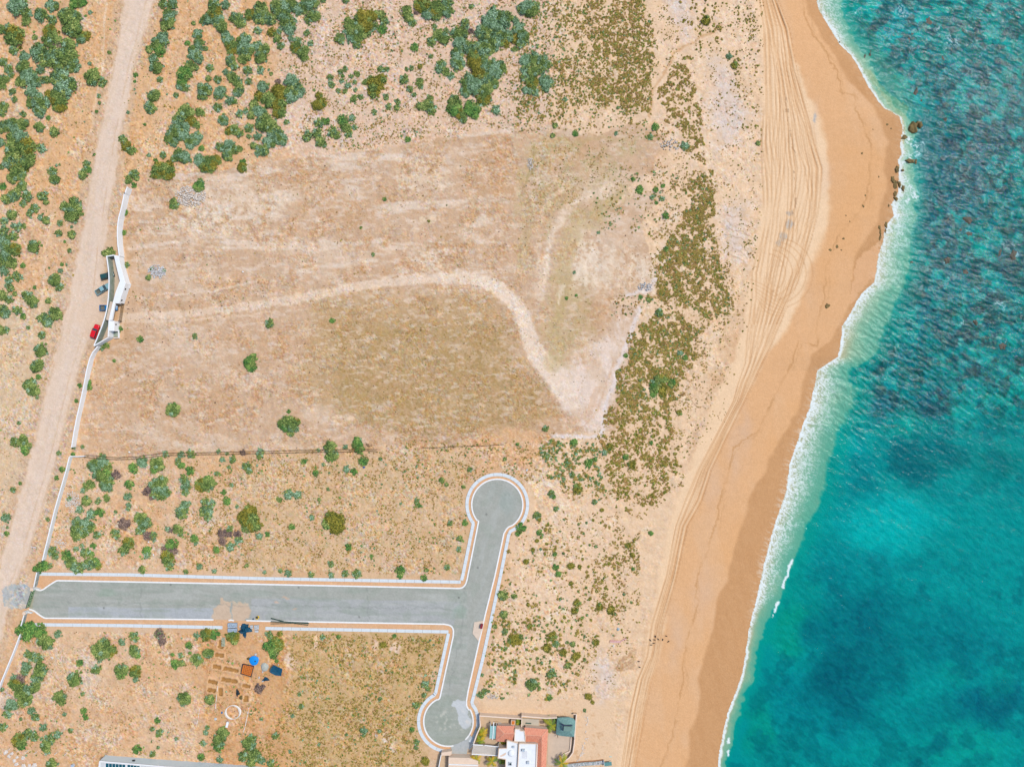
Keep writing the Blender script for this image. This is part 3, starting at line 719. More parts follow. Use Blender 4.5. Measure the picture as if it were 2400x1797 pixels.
lay(foam * .95, (240, 250, 250))
# waves
rough_ = .34 + .55 * ss(n_big, .35, .6) * np.clip(up + .12, 0, 1) + .3 * up
angs = np.interp(v, [0, 600, 1797], [.25, .45, .65])
w1 = (fbm(u, v, 6.2, 95, 2, ang=.34, ratio=3.0) - .5)
w2 = (fbm(u, v, 6.2, 96, 2, ang=.62, ratio=3.2) - .5)
mixw = ss(v, 300, 1100)
wv = w1 * (1 - mixw) + w2 * mixw
w3 = fbm(u, v, 34, 97, 2, ang=.5, ratio=2.5) - .5
z = SEA + (wv * .5 * rough_ + w3 * .22) * ss(off, -2, 70) + foam * .05
inner = (u < 2520) & (v > -100) & (v < 1900)
z = np.where(inner, z, SEA)
k = S * (H - SEA) / H
V3 = np.stack([(u - CX) * k, (CY - v) * k, z], 1)
keep = off > -14
ny, nx = shp
idx = np.arange(nx * ny).reshape(ny, nx)
F = np.stack([idx[:-1, :-1].ravel(), idx[1:, :-1].ravel(), idx[1:, 1:].ravel(), idx[:-1, 1:].ravel()], 1)
F = F[keep[F].all(1)]
used = np.zeros(len(u), bool); used[F.ravel()] = True
rm_ = np.cumsum(used) - 1
pc = np.concatenate([alb(np.clip(C, 0, 252)), foam[:, None]], 1)[used]
sea_mat = bpy.data.materials.new('sea_water'); sea_mat.use_nodes = True
nt = sea_mat.node_tree; b = nt.nodes['Principled BSDF']
a = nt.nodes.new('ShaderNodeAttribute'); a.attribute_name = 'tint'
nt.links.new(a.outputs['Color'], b.inputs['Base Color'])
mr = nt.nodes.new('ShaderNodeMapRange'); mr.inputs['To Min'].default_value = 0.07; mr.inputs['To Max'].default_value = 0.9
nt.links.new(a.outputs['Alpha'], mr.inputs['Value']); nt.links.new(mr.outputs[0], b.inputs['Roughness'])
b.inputs['IOR'].default_value = 1.33
b.inputs['Specular IOR Level'].default_value = 0.12
geo = nt.nodes.new('ShaderNodeNewGeometry'); n2 = nt.nodes.new('ShaderNodeTexNoise')
n2.inputs['Scale'].default_value = 1.5; n2.inputs['Detail'].default_value = 6
bp = nt.nodes.new('ShaderNodeBump'); bp.inputs['Strength'].default_value = 0.6; bp.inputs['Distance'].default_value = 0.25
nt.links.new(geo.outputs['Position'], n2.inputs['Vector']); nt.links.new(n2.outputs['Fac'], bp.inputs['Height']); nt.links.new(bp.outputs[0], b.inputs['Normal'])
tag(np_mesh('sea', V3[used], rm_[F], sea_mat, pcol=pc.astype(np.float32), smooth_=True), 'turquoise sea with dark reef patches, wind ripples and foam along the beach', 'sea', kind='structure')
del V3, F, pc, u, v, fu, fv, C
# ------------------------------------------------------------------ vegetation
PAL = dict(b=((96, 128, 90), (150, 178, 148), (60, 82, 46)), g=((98, 122, 60), (150, 160, 92), (56, 76, 40)), o=((116, 114, 38), (160, 146, 66), (70, 78, 34)),
           v=((78, 122, 56), (130, 158, 78), (42, 78, 42)), p=((108, 90, 84), (150, 128, 108), (66, 56, 56)), k=((52, 50, 44), (80, 70, 58), (36, 36, 34)), d=((138, 120, 56), (182, 156, 90), (96, 90, 48)), w=((150, 116, 66), (180, 144, 90), (116, 96, 58)))
VEGK = 1.6


def leaf_cloud(rs, n, lobes, size, kind, flat=.75):
    """n leaf faces spread through the volume of several overlapping lobes"""
    wts = np.array([l[3] ** 2 for l in lobes]); wts /= wts.sum()
    li = rs.choice(len(lobes), n, p=wts); L = np.array(lobes)[li]
    d = rs.normal(size=(n, 3)); d /= np.linalg.norm(d, axis=1)[:, None]; d[:, 2] = np.abs(d[:, 2]) * 1.0 - .15
    rad = (1.12 - rs.rand(n) ** 1.3 * .6) * (1 + .2 * np.sin(d[:, 0] * 9 + L[:, 0] * 20) * np.cos(d[:, 1] * 8 + L[:, 1] * 17))
    c = L[:, :3] + d * (L[:, 3] * rad)[:, None] * np.array([1, 1, flat])
    c[:, 2] = np.maximum(c[:, 2], .03)
    nrm = d * .8 + rs.normal(size=(n, 3)) * .55 + np.array([0, 0, .5]); nrm /= np.linalg.norm(nrm, axis=1)[:, None]
    t = np.cross(nrm, rs.normal(size=(n, 3))); t /= np.linalg.norm(t, axis=1)[:, None]; s = np.cross(nrm, t)
    a = (size * (.6 + .9 * rs.rand(n)))[:, None]; b = a * .42
    V = np.stack([c - t * a, c - s * b, c + t * a, c + s * b], 1).reshape(-1, 3)
    F = np.arange(4 * n).reshape(n, 4)
    c0, c1, c2 = [alb(x) * VEGK for x in PAL[kind]]
    q = rs.rand(len(lobes))[li] * .45 + rs.rand(n) * .85 - .15
    q = q[:, None]
    col = np.where(q < .5, c2 + (c0 - c2) * q * 2, c0 + (c1 - c0) * (q - .5) * 2)
    if kind in 'bgvo' and len(lobes) > 3:        # neighbouring stems of a second plant grow through it
        oth = rs.rand(len(lobes))[li] < (.3 if kind != 'o' else .15)
        k0, k1, k2 = [alb(x) * VEGK for x in PAL[{'b': 'g', 'g': 'o' if rs.rand() < .4 else 'b', 'v': 'g', 'o': 'g'}[kind]]]
        c_o = np.where(q < .5, k2 + (k0 - k2) * q * 2, k0 + (k1 - k0) * (q - .5) * 2)
        col = np.where(oth[:, None], c_o, col)
    return V, F, np.clip(col, 0.004, .9)


def shrub_lobes(rs):
    n = rs.randint(6, 11); out = [(0, 0, .22, .52)]
    for i in range(n):
        a = 2 * math.pi * (i + rs.rand() * .7) / n; r = .38 + .26 * rs.rand(); q = .26 + .20 * rs.rand()
        out.append((r * math.cos(a), r * math.sin(a), .12 + .25 * rs.rand(), q))
    for i in range(5):
        a = rs.uniform(0, 6.28); r = rs.uniform(.7, .98); out.append((r * math.cos(a), r * math.sin(a), .08, rs.uniform(.12, .2)))
    return out


SHRUB = {}
for kd in 'bgovp':
    SHRUB[kd] = []
    for i in range(5):
        rs = np.random.RandomState(ord(kd) * 10 + i)
        lob = shrub_lobes(rs)
        V, F, c = leaf_cloud(rs, 1900, lob, .10, kd)
        leaf = np_mesh('foliage', V, F, M['foliage'], col=c, link=False)
        mb = MB()
        for (x, y, z, q) in lob:
            mb.tube((x * .08, y * .08, -.05), (x * .55, y * .55, z * .8 + .1), .035, .02, 6)
            mb.tube((x * .55, y * .55, z * .8 + .1), (x * .95, y * .95, z + q * .4), .02, .006, 5)
        me = bpy.data.meshes.new('stems'); me.from_pydata(mb.v, [], mb.f); me.materials.append(M['bark'])
        SHRUB[kd].append((leaf, me, (V, F, c)))

# survey of the shrubs: tile corner, then x y r in tile steps (3.68 to a survey step)
TILES = {
(0, 0): """b140,50,85 g240,120,45 b345,120,65 b440,40,60 g230,190,45 g110,310,90 b60,250,50 g20,260,40 g560,120,75 b640,130,60 g590,210,90 b460,180,45 g430,280,70 b690,330,50 o750,310,45 g640,260,70 p480,380,70 g470,360,80 g400,340,60 g590,400,75 b330,440,80 b420,500,90 g560,480,90 b620,560,70 g500,540,60 b120,440,45 b200,480,50 g190,570,60 b360,600,45 b240,640,80 g180,700,60 b290,700,60 b260,790,60 g400,690,45 b500,660,80 b560,730,90 g480,800,60 g500,880,75 o420,820,40 b340,880,80 b330,950,60 g270,890,50 b30,540,40 b80,600,45 b100,650,30 g20,680,50 g20,740,45 g110,790,35 g20,920,50 g20,980,35 g130,860,30 v640,20,60 v690,10,50 b780,110,22 v740,140,15 g300,325,28 g945,455,20 b775,550,20 g780,660,75 g890,720,45 b855,830,25 g860,890,18 v835,965,16 g205,985,32 b90,1060,60 g190,1070,60 b30,1090,60 b120,1110,55 g325,1095,50 v418,1020,22 g475,1140,48 g100,1200,60 b180,1190,65 g200,1270,90 g100,1290,80 b80,1380,75 g230,1380,75 g140,1440,80 g100,1520,60 b180,1510,50 b20,1440,30 b360,1285,48 b460,1480,45 g465,1545,50 g750,1420,40 g720,1510,45 b735,1470,30 v770,1470,28 v30,1610,35 g180,1610,50 b200,1580,30 b20,1230,40
b1480,30,50 g1410,40,45 b1450,120,60 g1440,200,70 p1410,190,35 g1490,180,30 b1400,310,60 g1350,360,55 b1420,370,45 g1290,430,40 v1370,430,50 b1320,510,45 g1340,570,60 b1380,690,30 g1320,820,60 b1290,920,50 b1300,960,30 g1060,1200,40 o1080,1250,50 g1140,1300,45 b1100,1270,45 b1160,1500,45 g1110,1550,40 v1160,1600,28 g1180,1540,30 v1170,650,22 b1105,970,18 v1165,705,15 b1285,1340,20 v1250,1075,14
b1700,290,50 v1620,375,28 b1710,370,50 b1660,450,60 b1700,490,55 g1770,420,30 g1640,560,50 g1690,580,35 v1590,630,65 g1640,620,30 v1570,700,50 b1550,750,35 g1600,760,40 b1520,825,28 g1670,205,22 g1840,90,70 b1800,150,60 g1750,180,40 b1870,130,60 g1910,230,50 b1880,180,60 b1840,40,50 b1950,40,45 b1960,340,55 b1940,300,40 g2060,170,60 b2020,150,50 g2150,120,55 b2100,340,60 b2080,400,70 g2000,400,60 b2130,440,70 g2100,500,55 b1990,520,55 b2020,570,45 b1810,590,38 b2140,610,45 b2145,705,35 b1950,620,30 g2000,660,50 b1880,690,40 g1800,680,30 b1760,770,70 g1750,830,45 b1900,790,60 b1880,830,40 g2040,700,55 b2050,780,50 b1990,870,45 v2030,880,25 b1920,1030,50 b1880,930,45 g1730,970,45 b2070,980,40 b2120,960,30 g2170,1000,40 g2020,1110,50 o1970,1130,40 g2060,1150,45 b2150,1110,45 g2145,1180,25 g1600,950,70 b1530,1020,60 o1640,1040,50 b1590,1090,50 b1500,1120,60 g1460,1180,50 b1490,1220,50 b1560,1160,60 b1640,1210,65 b1690,1180,50 g1700,1080,40 b1640,1260,40 b1410,1340,34 v1345,1385,22 b1540,1330,60 b1590,1360,55 b1510,1370,40 o1380,1450,75 g1440,1480,70 g1340,1490,55 o1460,1430,45 b1720,1370,60 g1790,1410,75 g1850,1380,50 g1750,1440,50 b1900,1270,45 b1970,1250,55 b1960,1330,55 g2020,1290,40 g2060,1290,35 g2190,1260,35 v1740,1280,28 o2080,1440,50 v2100,1400,30 v1710,1610,50 g1730,1570,35 g2190,900,45 b2190,960,40""",
(600, 0): """g40,60,70 b30,130,70 b110,150,60 g180,60,70 b240,60,70 g300,30,60 b350,70,60 b440,20,70 g500,30,50 b240,150,60 g300,180,50 b290,240,60 g430,100,45 g500,130,55 p460,130,35 g450,170,40 g250,220,50 b20,270,40 o140,290,45 g190,330,35 v170,350,25 b200,275,30 g60,420,55 b20,400,50 g40,480,60 b215,400,38 b300,335,30 g340,400,55 b360,360,40 g400,440,60 g420,500,40 b470,380,32 g440,290,32 b110,605,15 b60,740,55 b40,610,40 g130,640,20 b580,5,30 b775,5,35
b300,700,70 b350,770,70 b290,820,60 p190,710,30 o200,780,70 g100,860,80 o180,880,80 g200,960,60 g60,1050,80 b30,950,60 g130,1080,70 b150,1130,60 b210,1190,60 b110,1220,65 b50,1290,55 b20,1320,40 o20,830,50 b20,1180,40
g720,330,45 b740,350,40 g800,200,50 g800,270,50 o920,150,75 o1000,130,55 g860,230,55 p840,250,30 g900,270,60 o950,220,60 b820,330,50 g880,330,50 b870,390,40 g1010,230,45 g1080,130,45 g1110,190,45 v1090,260,45 g950,290,50
g1300,100,50 p1385,110,25 g1320,160,50 b1350,200,40 g1430,40,65 b1480,110,60 g1520,60,70 o1490,60,40 g1600,60,75 b1650,90,55 g1560,150,45 b1660,30,50
g1540,240,30 g1580,300,55 g1630,330,55 g1520,360,50 g1640,270,30 v1370,415,38 g1860,60,28 g1510,490,22
b2060,130,80 b2150,150,80 b2000,200,70 b2080,230,80 b1960,280,70 b2050,320,80 b2150,300,70 g1800,210,50 g1730,280,60 g1780,290,55 p1850,270,30 b1760,370,65 b1850,400,65 b1960,400,80 b2040,400,60 b1730,470,60 b1740,540,65 o1870,470,70 o1900,540,75 p1870,530,35 o1920,620,60 b1990,560,70 b2080,570,75 b2050,640,60 g2120,610,45 b2000,660,60 b1830,700,75 b1900,740,75 b1810,780,60 g1980,770,60 g2040,720,55 g1960,840,60 g2000,860,40 o2150,370,50 b1960,480,50
b1600,560,50 b1580,600,45 g1630,620,45 b1680,660,40 g1720,870,60 v1710,930,65 g1770,980,55 p1810,980,25 v1850,930,65 g1910,930,50 v1890,1000,40 g1790,1030,40 g1480,910,55 g1520,950,50 g1420,920,42 g1500,860,35 b2070,950,45
g640,670,32 g660,740,30 b640,720,25 g770,600,28 g730,620,25 b740,700,28 b795,740,30 g710,785,25 g770,790,25 g820,660,25 g870,640,30 v750,660,18 b850,710,22 b860,775,22 g845,850,35 g905,840,28
o1030,720,75 o1010,790,60 o1070,680,55 g1080,600,35 g940,710,30 g1130,600,25 g1125,840,32 g990,680,30 g1145,920,32 g1225,880,32 g1215,930,30 g1410,710,38 g1420,750,28 g1280,690,45 g1330,770,32 b1365,820,25 g1345,590,25 g1300,600,20 o1415,575,25
o545,830,35 o530,900,55 o570,890,45 g265,1055,28 g550,1060,50 v610,1050,35 g450,1180,50 g530,1150,45 g560,1220,50 b590,1250,28 g660,1140,50 p670,1140,22 g700,1170,35 v750,1040,50 g780,1100,50 p760,1100,20 g800,1160,38 b830,1020,35 b850,1100,30 g1020,970,30 v1310,1205,28 g500,780,14""",
(1200, 0): """b130,60,70 g170,90,60 b80,80,50 b200,60,45 b30,180,35 b60,240,60 b100,310,60 b80,380,50 o20,340,50 g20,430,30
b130,520,60 g200,500,60 b260,530,60 b300,560,45 b110,600,50 g180,610,60 g250,610,50 b120,670,50 g170,700,60 b280,690,60 b320,720,50 b290,770,40 b130,780,45 b200,800,40 p160,700,25
v1235,1095,35 b1190,1185,30 b1490,1260,42 b895,1155,22 v545,1155,30 g370,1085,28 b460,860,25 g915,930,18 b1875,490,30 o1920,570,35 v1045,1550,22 v1300,1605,22 v1240,1640,25 v1100,1640,40 o1680,180,45 g350,1170,24 g2120,1240,25""",
(0, 450): """b110,20,60 g60,60,50 b200,100,35 b240,40,50 g370,40,50 g400,90,30 b300,140,45 g260,185,35 g110,200,50 b45,250,40 b350,220,30 g400,250,40 b165,300,45 b120,290,28 g210,295,25 g560,120,55 g640,100,60 g620,190,70 g670,170,45 b520,270,30 g510,355,35 g620,370,42 b620,300,16 v560,430,15 g600,505,22 g285,465,62 g40,340,50 b30,410,60 g120,380,45 b50,480,70 g120,500,55 b30,560,60 g90,600,60 g20,620,50 v200,633,25 b40,680,45 g150,730,50 b80,760,45 g90,820,45 v300,825,18 g130,880,25 g30,890,50 g80,930,40 b20,1030,60 b50,1050,40 g460,755,60 b515,820,42 g240,900,50 g270,950,55 g150,1020,45 v200,1075,30 g470,1040,65 g420,940,30 b380,1100,55 b420,1130,45 g350,1090,35 g20,1190,45 b60,1190,35 b245,1170,20 b365,1235,38 g340,1360,65 g310,1500,65 v335,1595,25 g270,1645,50 v535,625,18 b520,680,25 b425,655,12
g950,520,50 g900,530,30 v1080,180,28 v1070,350,25 g1095,630,28 g1500,90,38 g1520,120,35 v1480,130,25 g1285,740,30 v1310,660,20 v1415,680,18 g1680,1245,30 v1210,1265,32 v985,1455,17 v1030,1185,28 g920,1320,32 g880,1345,26 v770,1640,28 v2150,1470,55 v2170,1510,50 v2190,1430,40""",
(600, 450): """g120,1135,42 v655,1110,28 v1110,60,20 g905,310,15 g1010,540,20 o1490,250,15""",
(1200, 450): """v1325,210,30 b1295,60,28 v1245,95,18 b1210,45,25 v1325,495,25 b745,350,18 v470,915,17 v1110,905,22 v555,890,15 b535,695,17 g1180,930,25 b1270,1040,40 b1450,1390,30 v1495,1430,25 v980,1410,22 o1290,1620,60 g1240,1640,45 v1370,1640,40""",
(0, 900): """g1480,220,68 v1500,200,45 g270,40,70 g230,10,40 g300,60,40 b320,115,18 g180,490,55 v220,560,50 g130,500,45 g240,530,40 b165,335,20 b115,910,30 v175,855,18 g510,595,26 v490,810,22 v540,740,30 g415,1165,22 b50,1150,45 v60,1290,25 b65,1235,15 v770,30,30 v690,10,22 v660,145,20 b713,540,20 g635,540,25 v630,605,22
b800,700,60 b870,660,60 g930,700,50 g850,780,60 v920,770,50 p1010,780,45 b900,870,55 g950,830,50 g770,870,50 b720,915,30 b950,900,35 v1120,870,45 b1220,670,55 v1150,720,50 g1340,680,65 g1380,710,50 b1430,600,35 v1330,740,40 b1100,970,40 b1110,1040,28 b1105,1075,25 g850,1010,33 g920,980,35 g750,1010,50 b690,1080,40 b790,1120,50 v860,1100,42 b600,990,30 p1280,920,48 b1340,870,60 g1390,850,60 b1400,940,70 g1330,940,50 p1310,980,25 g1590,820,45 b1610,870,50 b1600,930,38 g1740,870,60 g1800,860,60 v1790,820,40 g1540,670,35 v1570,700,35 v1640,740,40 b1560,610,35 g1650,600,45 b1590,1050,45 b1630,1030,30 b1560,1110,55 g1600,1090,35 g1770,1010,40 b1830,1030,45 b1770,1100,60 b1800,1140,45 b1450,1250,30 p1470,1260,25 g1540,1250,50 b1560,1290,30
b660,1200,55 g650,1280,60 b740,1210,60 b730,1280,50 g790,1240,45 b840,1300,40 g660,1330,35 p1060,1210,58 g1000,1290,50 g1200,1150,55 b1230,1200,60 b1220,1260,50 g1280,1200,45 p1280,1310,45 g1320,1310,45 g1100,1380,55 g1070,1430,50 b1130,1370,30 v1270,1430,45 b1270,1470,40 v1470,1390,60 p1500,1430,45 p1420,1420,30 g1440,1500,65 g1460,1560,50 v1680,1330,38 b1690,1375,22 b1000,1100,20 v805,1390,28 b710,1390,22 b460,1440,50 b480,1480,35 v570,1470,50 g600,1530,55 b640,1570,50 b660,1420,30 g740,1450,50 v790,1460,30 b770,1540,60 g700,1580,50 v830,1540,45 o850,1570,35 b660,1610,30 v380,1560,50 v330,1590,45 g430,1570,30 g1230,1600,38 g1605,1615,25 b1720,1575,30 b1850,1610,25 v1870,1430,35 b1920,650,30 g2010,650,35 b2130,710,45 b2150,750,30 v1960,1010,42 v1935,930,25 b2045,1055,22 b1870,770,25 b2000,870,22 b1975,715,20 p2100,590,30 b1885,580,25 b1960,600,20
o2130,1150,85 o2180,1200,80 g2120,1240,45 o2160,1100,60 o2090,1150,55 p1920,1290,45 p1920,1350,40 b1990,1400,45 b2060,1340,45 p2050,1290,40 g1985,1250,32 p1980,1290,30 g2130,1560,20""",
(600, 900): """g285,340,75 v240,350,60 b310,360,60 g300,420,35 o350,330,40 v285,235,20 g630,540,60 g660,610,55 v640,630,45 v870,510,55 b890,490,35 v900,570,45 b40,590,45 g30,630,25 v930,665,45 v410,665,28 b580,690,22 b780,730,35 v845,750,32 b285,950,50 b360,955,42 g200,995,28 g545,995,20 b540,570,20 b775,540,25 v515,765,30 g620,905,18 b483,1150,28 b30,1310,35 v310,1230,30 v100,1290,25 o670,1190,85 o650,1150,60 v620,1200,50 o700,1240,60 v800,1400,32 v995,1480,18 v1240,1610,48 g650,1550,32 b770,1630,35 b870,1630,45 b210,1610,22 b280,1625,35 b75,1620,20 g475,1640,30 b650,1645,30 g1390,1010,30 v1400,1040,25 b1250,1030,15 g1605,830,28 g1645,865,22 g1790,885,20 g1845,735,25 g1675,1200,25 v1800,1200,28 g1760,1330,30 b1750,1420,30 b1650,1580,30 g1470,1600,22 g2145,645,20 b1075,645,20""",
(1200, 900): """g1260,10,40 v1220,40,50 v1215,90,35 o1290,40,50 o1300,90,35 v535,500,38 v660,680,38 v715,650,22 b800,590,30 o840,540,35 v985,630,30 o1030,690,40 v1200,505,20 g335,940,35 v360,970,22 b712,1015,28 v80,1240,45 v50,1290,25 v240,1280,30 g215,1130,38 o230,1160,25 g380,1075,28 o570,900,45 o1440,245,28 v1200,1285,25 g520,780,28 v370,1465,22 o125,1530,28 o180,1430,22 o510,1565,35 o580,1575,22 v380,1580,30 v400,1635,32 v670,1388,13 b245,1420,15 o1000,1390,30 o1040,1470,25 v1045,1595,18 o215,1350,20 o775,1085,20 g290,385,30 v50,520,18 b255,590,18""",
(0, 1347): """v230,490,80 v330,490,65 v170,480,45 g380,590,70 b360,560,45 b500,510,38 g840,640,75 g900,620,80 o940,670,60 g870,700,50 b1055,580,35 g1160,530,50 g1150,660,58 v1190,690,35 p1380,510,50 g1375,510,45 p1400,570,40 g835,815,45 v685,755,35 g1040,820,62 v1050,850,50 g1160,840,55 b1170,900,30 g635,900,65 v630,890,45 g715,1025,23 g510,1060,55 g540,1090,38 b470,1060,25 v725,1170,32 v740,1220,28 b270,1170,38 b310,1220,42 b290,700,50 b340,720,45 b240,680,35 b230,780,50 b220,830,40 g340,820,65 b310,880,55 p180,890,45 b130,880,35 g130,960,60 v100,930,35 g190,1020,80 g200,1080,65 g290,970,55 g240,1060,45 b90,1130,60 b70,1200,45 b180,1240,18 b20,985,22 g30,1310,45 b380,1310,38 g240,1360,50 b300,1390,45 g160,1440,65 v190,1460,45 b360,1410,22 g440,1410,50 b500,1370,42 g390,1480,58 b410,1520,35 g610,1340,25 b560,1200,22 v1360,1255,28 b1315,1325,25 g1380,1355,38 v1360,1380,22 v1180,1500,40 g1320,1540,30 b1365,1485,18 g1580,1060,65 g1600,1080,50 g1815,1070,50 g1690,740,55 g1790,680,52 v1510,760,42 v1515,800,18 g1570,760,32 b1560,690,30 v1490,685,20 v1630,605,35 g1770,520,55 v1850,510,45 b1700,520,30 g2000,530,58 g2020,560,45 g1910,1370,55 g1880,1440,60 v1890,1490,45 v1640,670,18 b1775,1355,28 b1755,1450,32 v1735,1565,35 b1900,1590,32 g2140,1470,70 g2180,1420,50 b2100,1560,50 g2190,1560,60 g2170,1620,45 b1520,1410,18 b1790,1310,25 g440,1645,60""",
(600, 1347): """v160,620,70 o180,600,60 v110,620,50 v150,690,38 g120,515,40 o210,505,28 p30,980,45 p60,960,22 b20,1580,40 b50,1600,35 g130,1620,40 b575,535,30 v715,535,22 b375,1028,20 g390,1130,25 b315,1215,20 g1070,1065,22 b935,1340,35 g930,1380,20 b1460,940,38 g1480,975,28 b1450,1035,25 g1380,1120,35 v1345,1330,25 g1385,1440,32 o1460,1600,42 g1380,1490,22 b1065,1345,20 g170,1385,32 b780,1375,18 b545,1460,18 b295,1520,20 v1450,20,32 v1240,10,25 g2150,480,30 g2130,170,50 g2140,340,40 g2060,440,25 b1950,860,18 g1940,1030,35 g1970,1000,30 v1190,525,22 o1100,600,32 b45,1240,20 v180,740,18""",
(1200, 1347): """g525,595,28 v330,1055,28 o300,630,40 b375,590,35 o550,700,40 o560,240,35 o545,310,35 o760,270,35 o850,300,40 g340,850,45 g180,950,55 o720,580,35 o660,1045,35 o695,1095,20 g625,1165,18 o30,560,60 o350,520,40 o440,670,38 g480,780,28 g20,180,28 o505,70,22 o155,440,25 o140,255,20"""}
plants = []
for (tx0, ty0), s in TILES.items():
    for w in s.split():
        x, y, r = [float(q) for q in w[1:].split(',')]
        plants.append((tx0 + x / 3.68, ty0 + y / 3.68, r / 3.68 * 1.06, w[0]))
plants.sort(key=lambda p: -p[2])
big, small = plants[:300], plants[300:]

CNAME = dict(b='pale blue-green', g='mid green', o='olive-brown', v='bright green', p='dry purple-brown')
ORD = ['', 'first', 'second', 'third', 'fourth', 'fifth', 'sixth', 'seventh', 'eighth', 'ninth', 'tenth', 'eleventh', 'twelfth', 'thirteenth', 'fourteenth', 'fifteenth', 'sixteenth', 'seventeenth', 'eighteenth', 'nineteenth', 'twentieth']


def zone(x, y):
    if x < xat(ROADL, y) + 25 and y < 1320:
        if y < 130: return 'west of the dirt road, top corner'
        if y < 260: return 'west of the dirt road, below the corner'
        if y < 440: return 'west of the dirt road, above the wall end'
        if y < 640: return 'west of the dirt road, by the wall'
        if y < 830: return 'west of the gatehouse'
        return 'west of the lower dirt road'
    if y < 460 and x < 440 and x < 440 - (y - 100) * .3: return 'between the dirt road and the sandy track'
    if x < 640 and y < 140: return 'right of the sandy track, at the top'
    if x < 640 and y < 250: return 'right of the sandy track, halfway down'
    if x < 660 and y < 400: return 'in the scrub just above the bare plot'
    if x < 780 and y < 160: return 'at the left edge of the grass flat'
    if x < 930 and y < 130: return 'in the upper clump of the grass flat'
    if x < 800 and y < 360: return 'in the lower left of the grass flat'
    if x < 1020 and y < 360: return 'on the middle of the grass flat'
    if x < 1120 and y < 70: return 'in the clump at the top frame edge'
    if x < 1260 and y < 120: return 'in the upper part of the biggest thicket'
    if x < 1210 and y < 250: return 'in the lower part of the biggest thicket'
    if x < 1210 and y < 330: return 'just below the biggest thicket'
    if x < 1320 and y < 260: return 'in the clump right of the biggest thicket'
    if y < 1040 and x < 1200: return 'on the bare plot'
    if y < 1100 and x < 560: return 'just below the brushwood fence line'
    if y < 1110 and x < 900: return 'along the right half of the brushwood fence'
    if y < 1230 and x < 330: return 'in the left of the walled scrub plot'
    if y < 1360 and x < 250: return 'in the lower left of the walled scrub plot'
    if y < 1360 and x < 480: return 'in the centre of the walled scrub plot'
    if y < 1360 and x < 1080: return 'in the field above the paved street'
    if x < 130 and y > 1400: return 'south of the street, by the white wall'
    if x < 250 and y > 1650: return 'near the white post row'
    if x < 460 and y > 1400: return 'in the plot south of the paved street'
    if x < 600 and y > 1400: return 'beside the dug trenches'
    if x < 720 and y > 1400: return 'right of the dug trenches'
    if x < 1060 and y > 1400: return 'in the dry field left of the side street'
    if y < 1000: return 'on the dunes behind the beach'
    return 'on the sand right of the side street'


cnt = {}
items = []
for i, p in enumerate(big):
    z = zone(p[0], p[1]); items.append((z, p[3], p[1], i))
items.sort()
label = {}
for z, kd, y, i in items:
    cnt.setdefault((z, kd), []).append(i)
for (z, kd), ids in cnt.items():
    for n, i in enumerate(ids):
        if len(ids) == 1: label[i] = f"{CNAME[kd]} shrub {z}"
        else: label[i] = f"{ORD[n + 1] if n < 20 else 'last'} {CNAME[kd]} shrub, from the top, {z}"
used_l = {}
for i, (px, py, r, kd) in enumerate(big):
    leaf, stem, _ = SHRUB[kd][i % 5]
    rm = r * S
    w = Gp(px, py)
    kk = 1 - rm * .35 / H
    o = empty('shrub', (w[0] * kk, w[1] * kk, w[2] - .05), rnd.uniform(0, 6.28))
    o.scale = (rm * rnd.uniform(.92, 1.1), rm * rnd.uniform(.92, 1.1), rm * rnd.uniform(.6, .85))
    tag(o, label[i], 'shrub', 'shrubs ' + zone(px, py))
    for nm, me in (('foliage', leaf), ('stems', stem)):
        c = bpy.data.objects.new(nm, me); COL.objects.link(c); c.parent = o

# the remaining small shrubs, one object
Vs, Fs, Cs = [], [], []; nv = 0


def scatter(V, F, c, x, y, r, hz, rot, jit=0.0):
    """append a transformed copy of a plant mesh"""
    global nv
    w = Gp(x, y)
    ca, sa = math.cos(rot), math.sin(rot)
    q = np.empty_like(V); q[:, 0] = (V[:, 0] * ca - V[:, 1] * sa) * r + w[0]; q[:, 1] = (V[:, 0] * sa + V[:, 1] * ca) * r + w[1]; q[:, 2] = V[:, 2] * hz + w[2] - .02
    Vs.append(q); Fs.append(F + nv); Cs.append(c * (1 + jit)); nv += len(V)


SM = {}
for kd in 'bgovpdwk':
    SM[kd] = []
    for i in range(5):
        rs = np.random.RandomState(500 + ord(kd) * 7 + i)
        SM[kd].append((leaf_cloud(rs, 420, shrub_lobes(rs), .16, kd), leaf_cloud(rs, 60, shrub_lobes(rs)[:4] + [(0, 0, .1, .5)], .36, kd), leaf_cloud(rs, 16, [(0, 0, .05, .8)], .6, kd)))
for (x, y, r, kd) in small:
    V, F, c = rnd.choice(SM[kd])[0]
    scatter(V, F, c, x, y, r * S, r * S * .7, rnd.uniform(0, 6.28))


def flush(name, label_, cat):
    global Vs, Fs, Cs, nv
    o = np_mesh(name, np.concatenate(Vs), np.concatenate(Fs), M['foliage'], col=np.concatenate(Cs))
    tag(o, label_, cat, kind='stuff'); Vs, Fs, Cs = [], [], []; nv = 0
    return o


flush('small_shrubs', 'small green and olive shrubs scattered between the larger ones', 'shrubs')


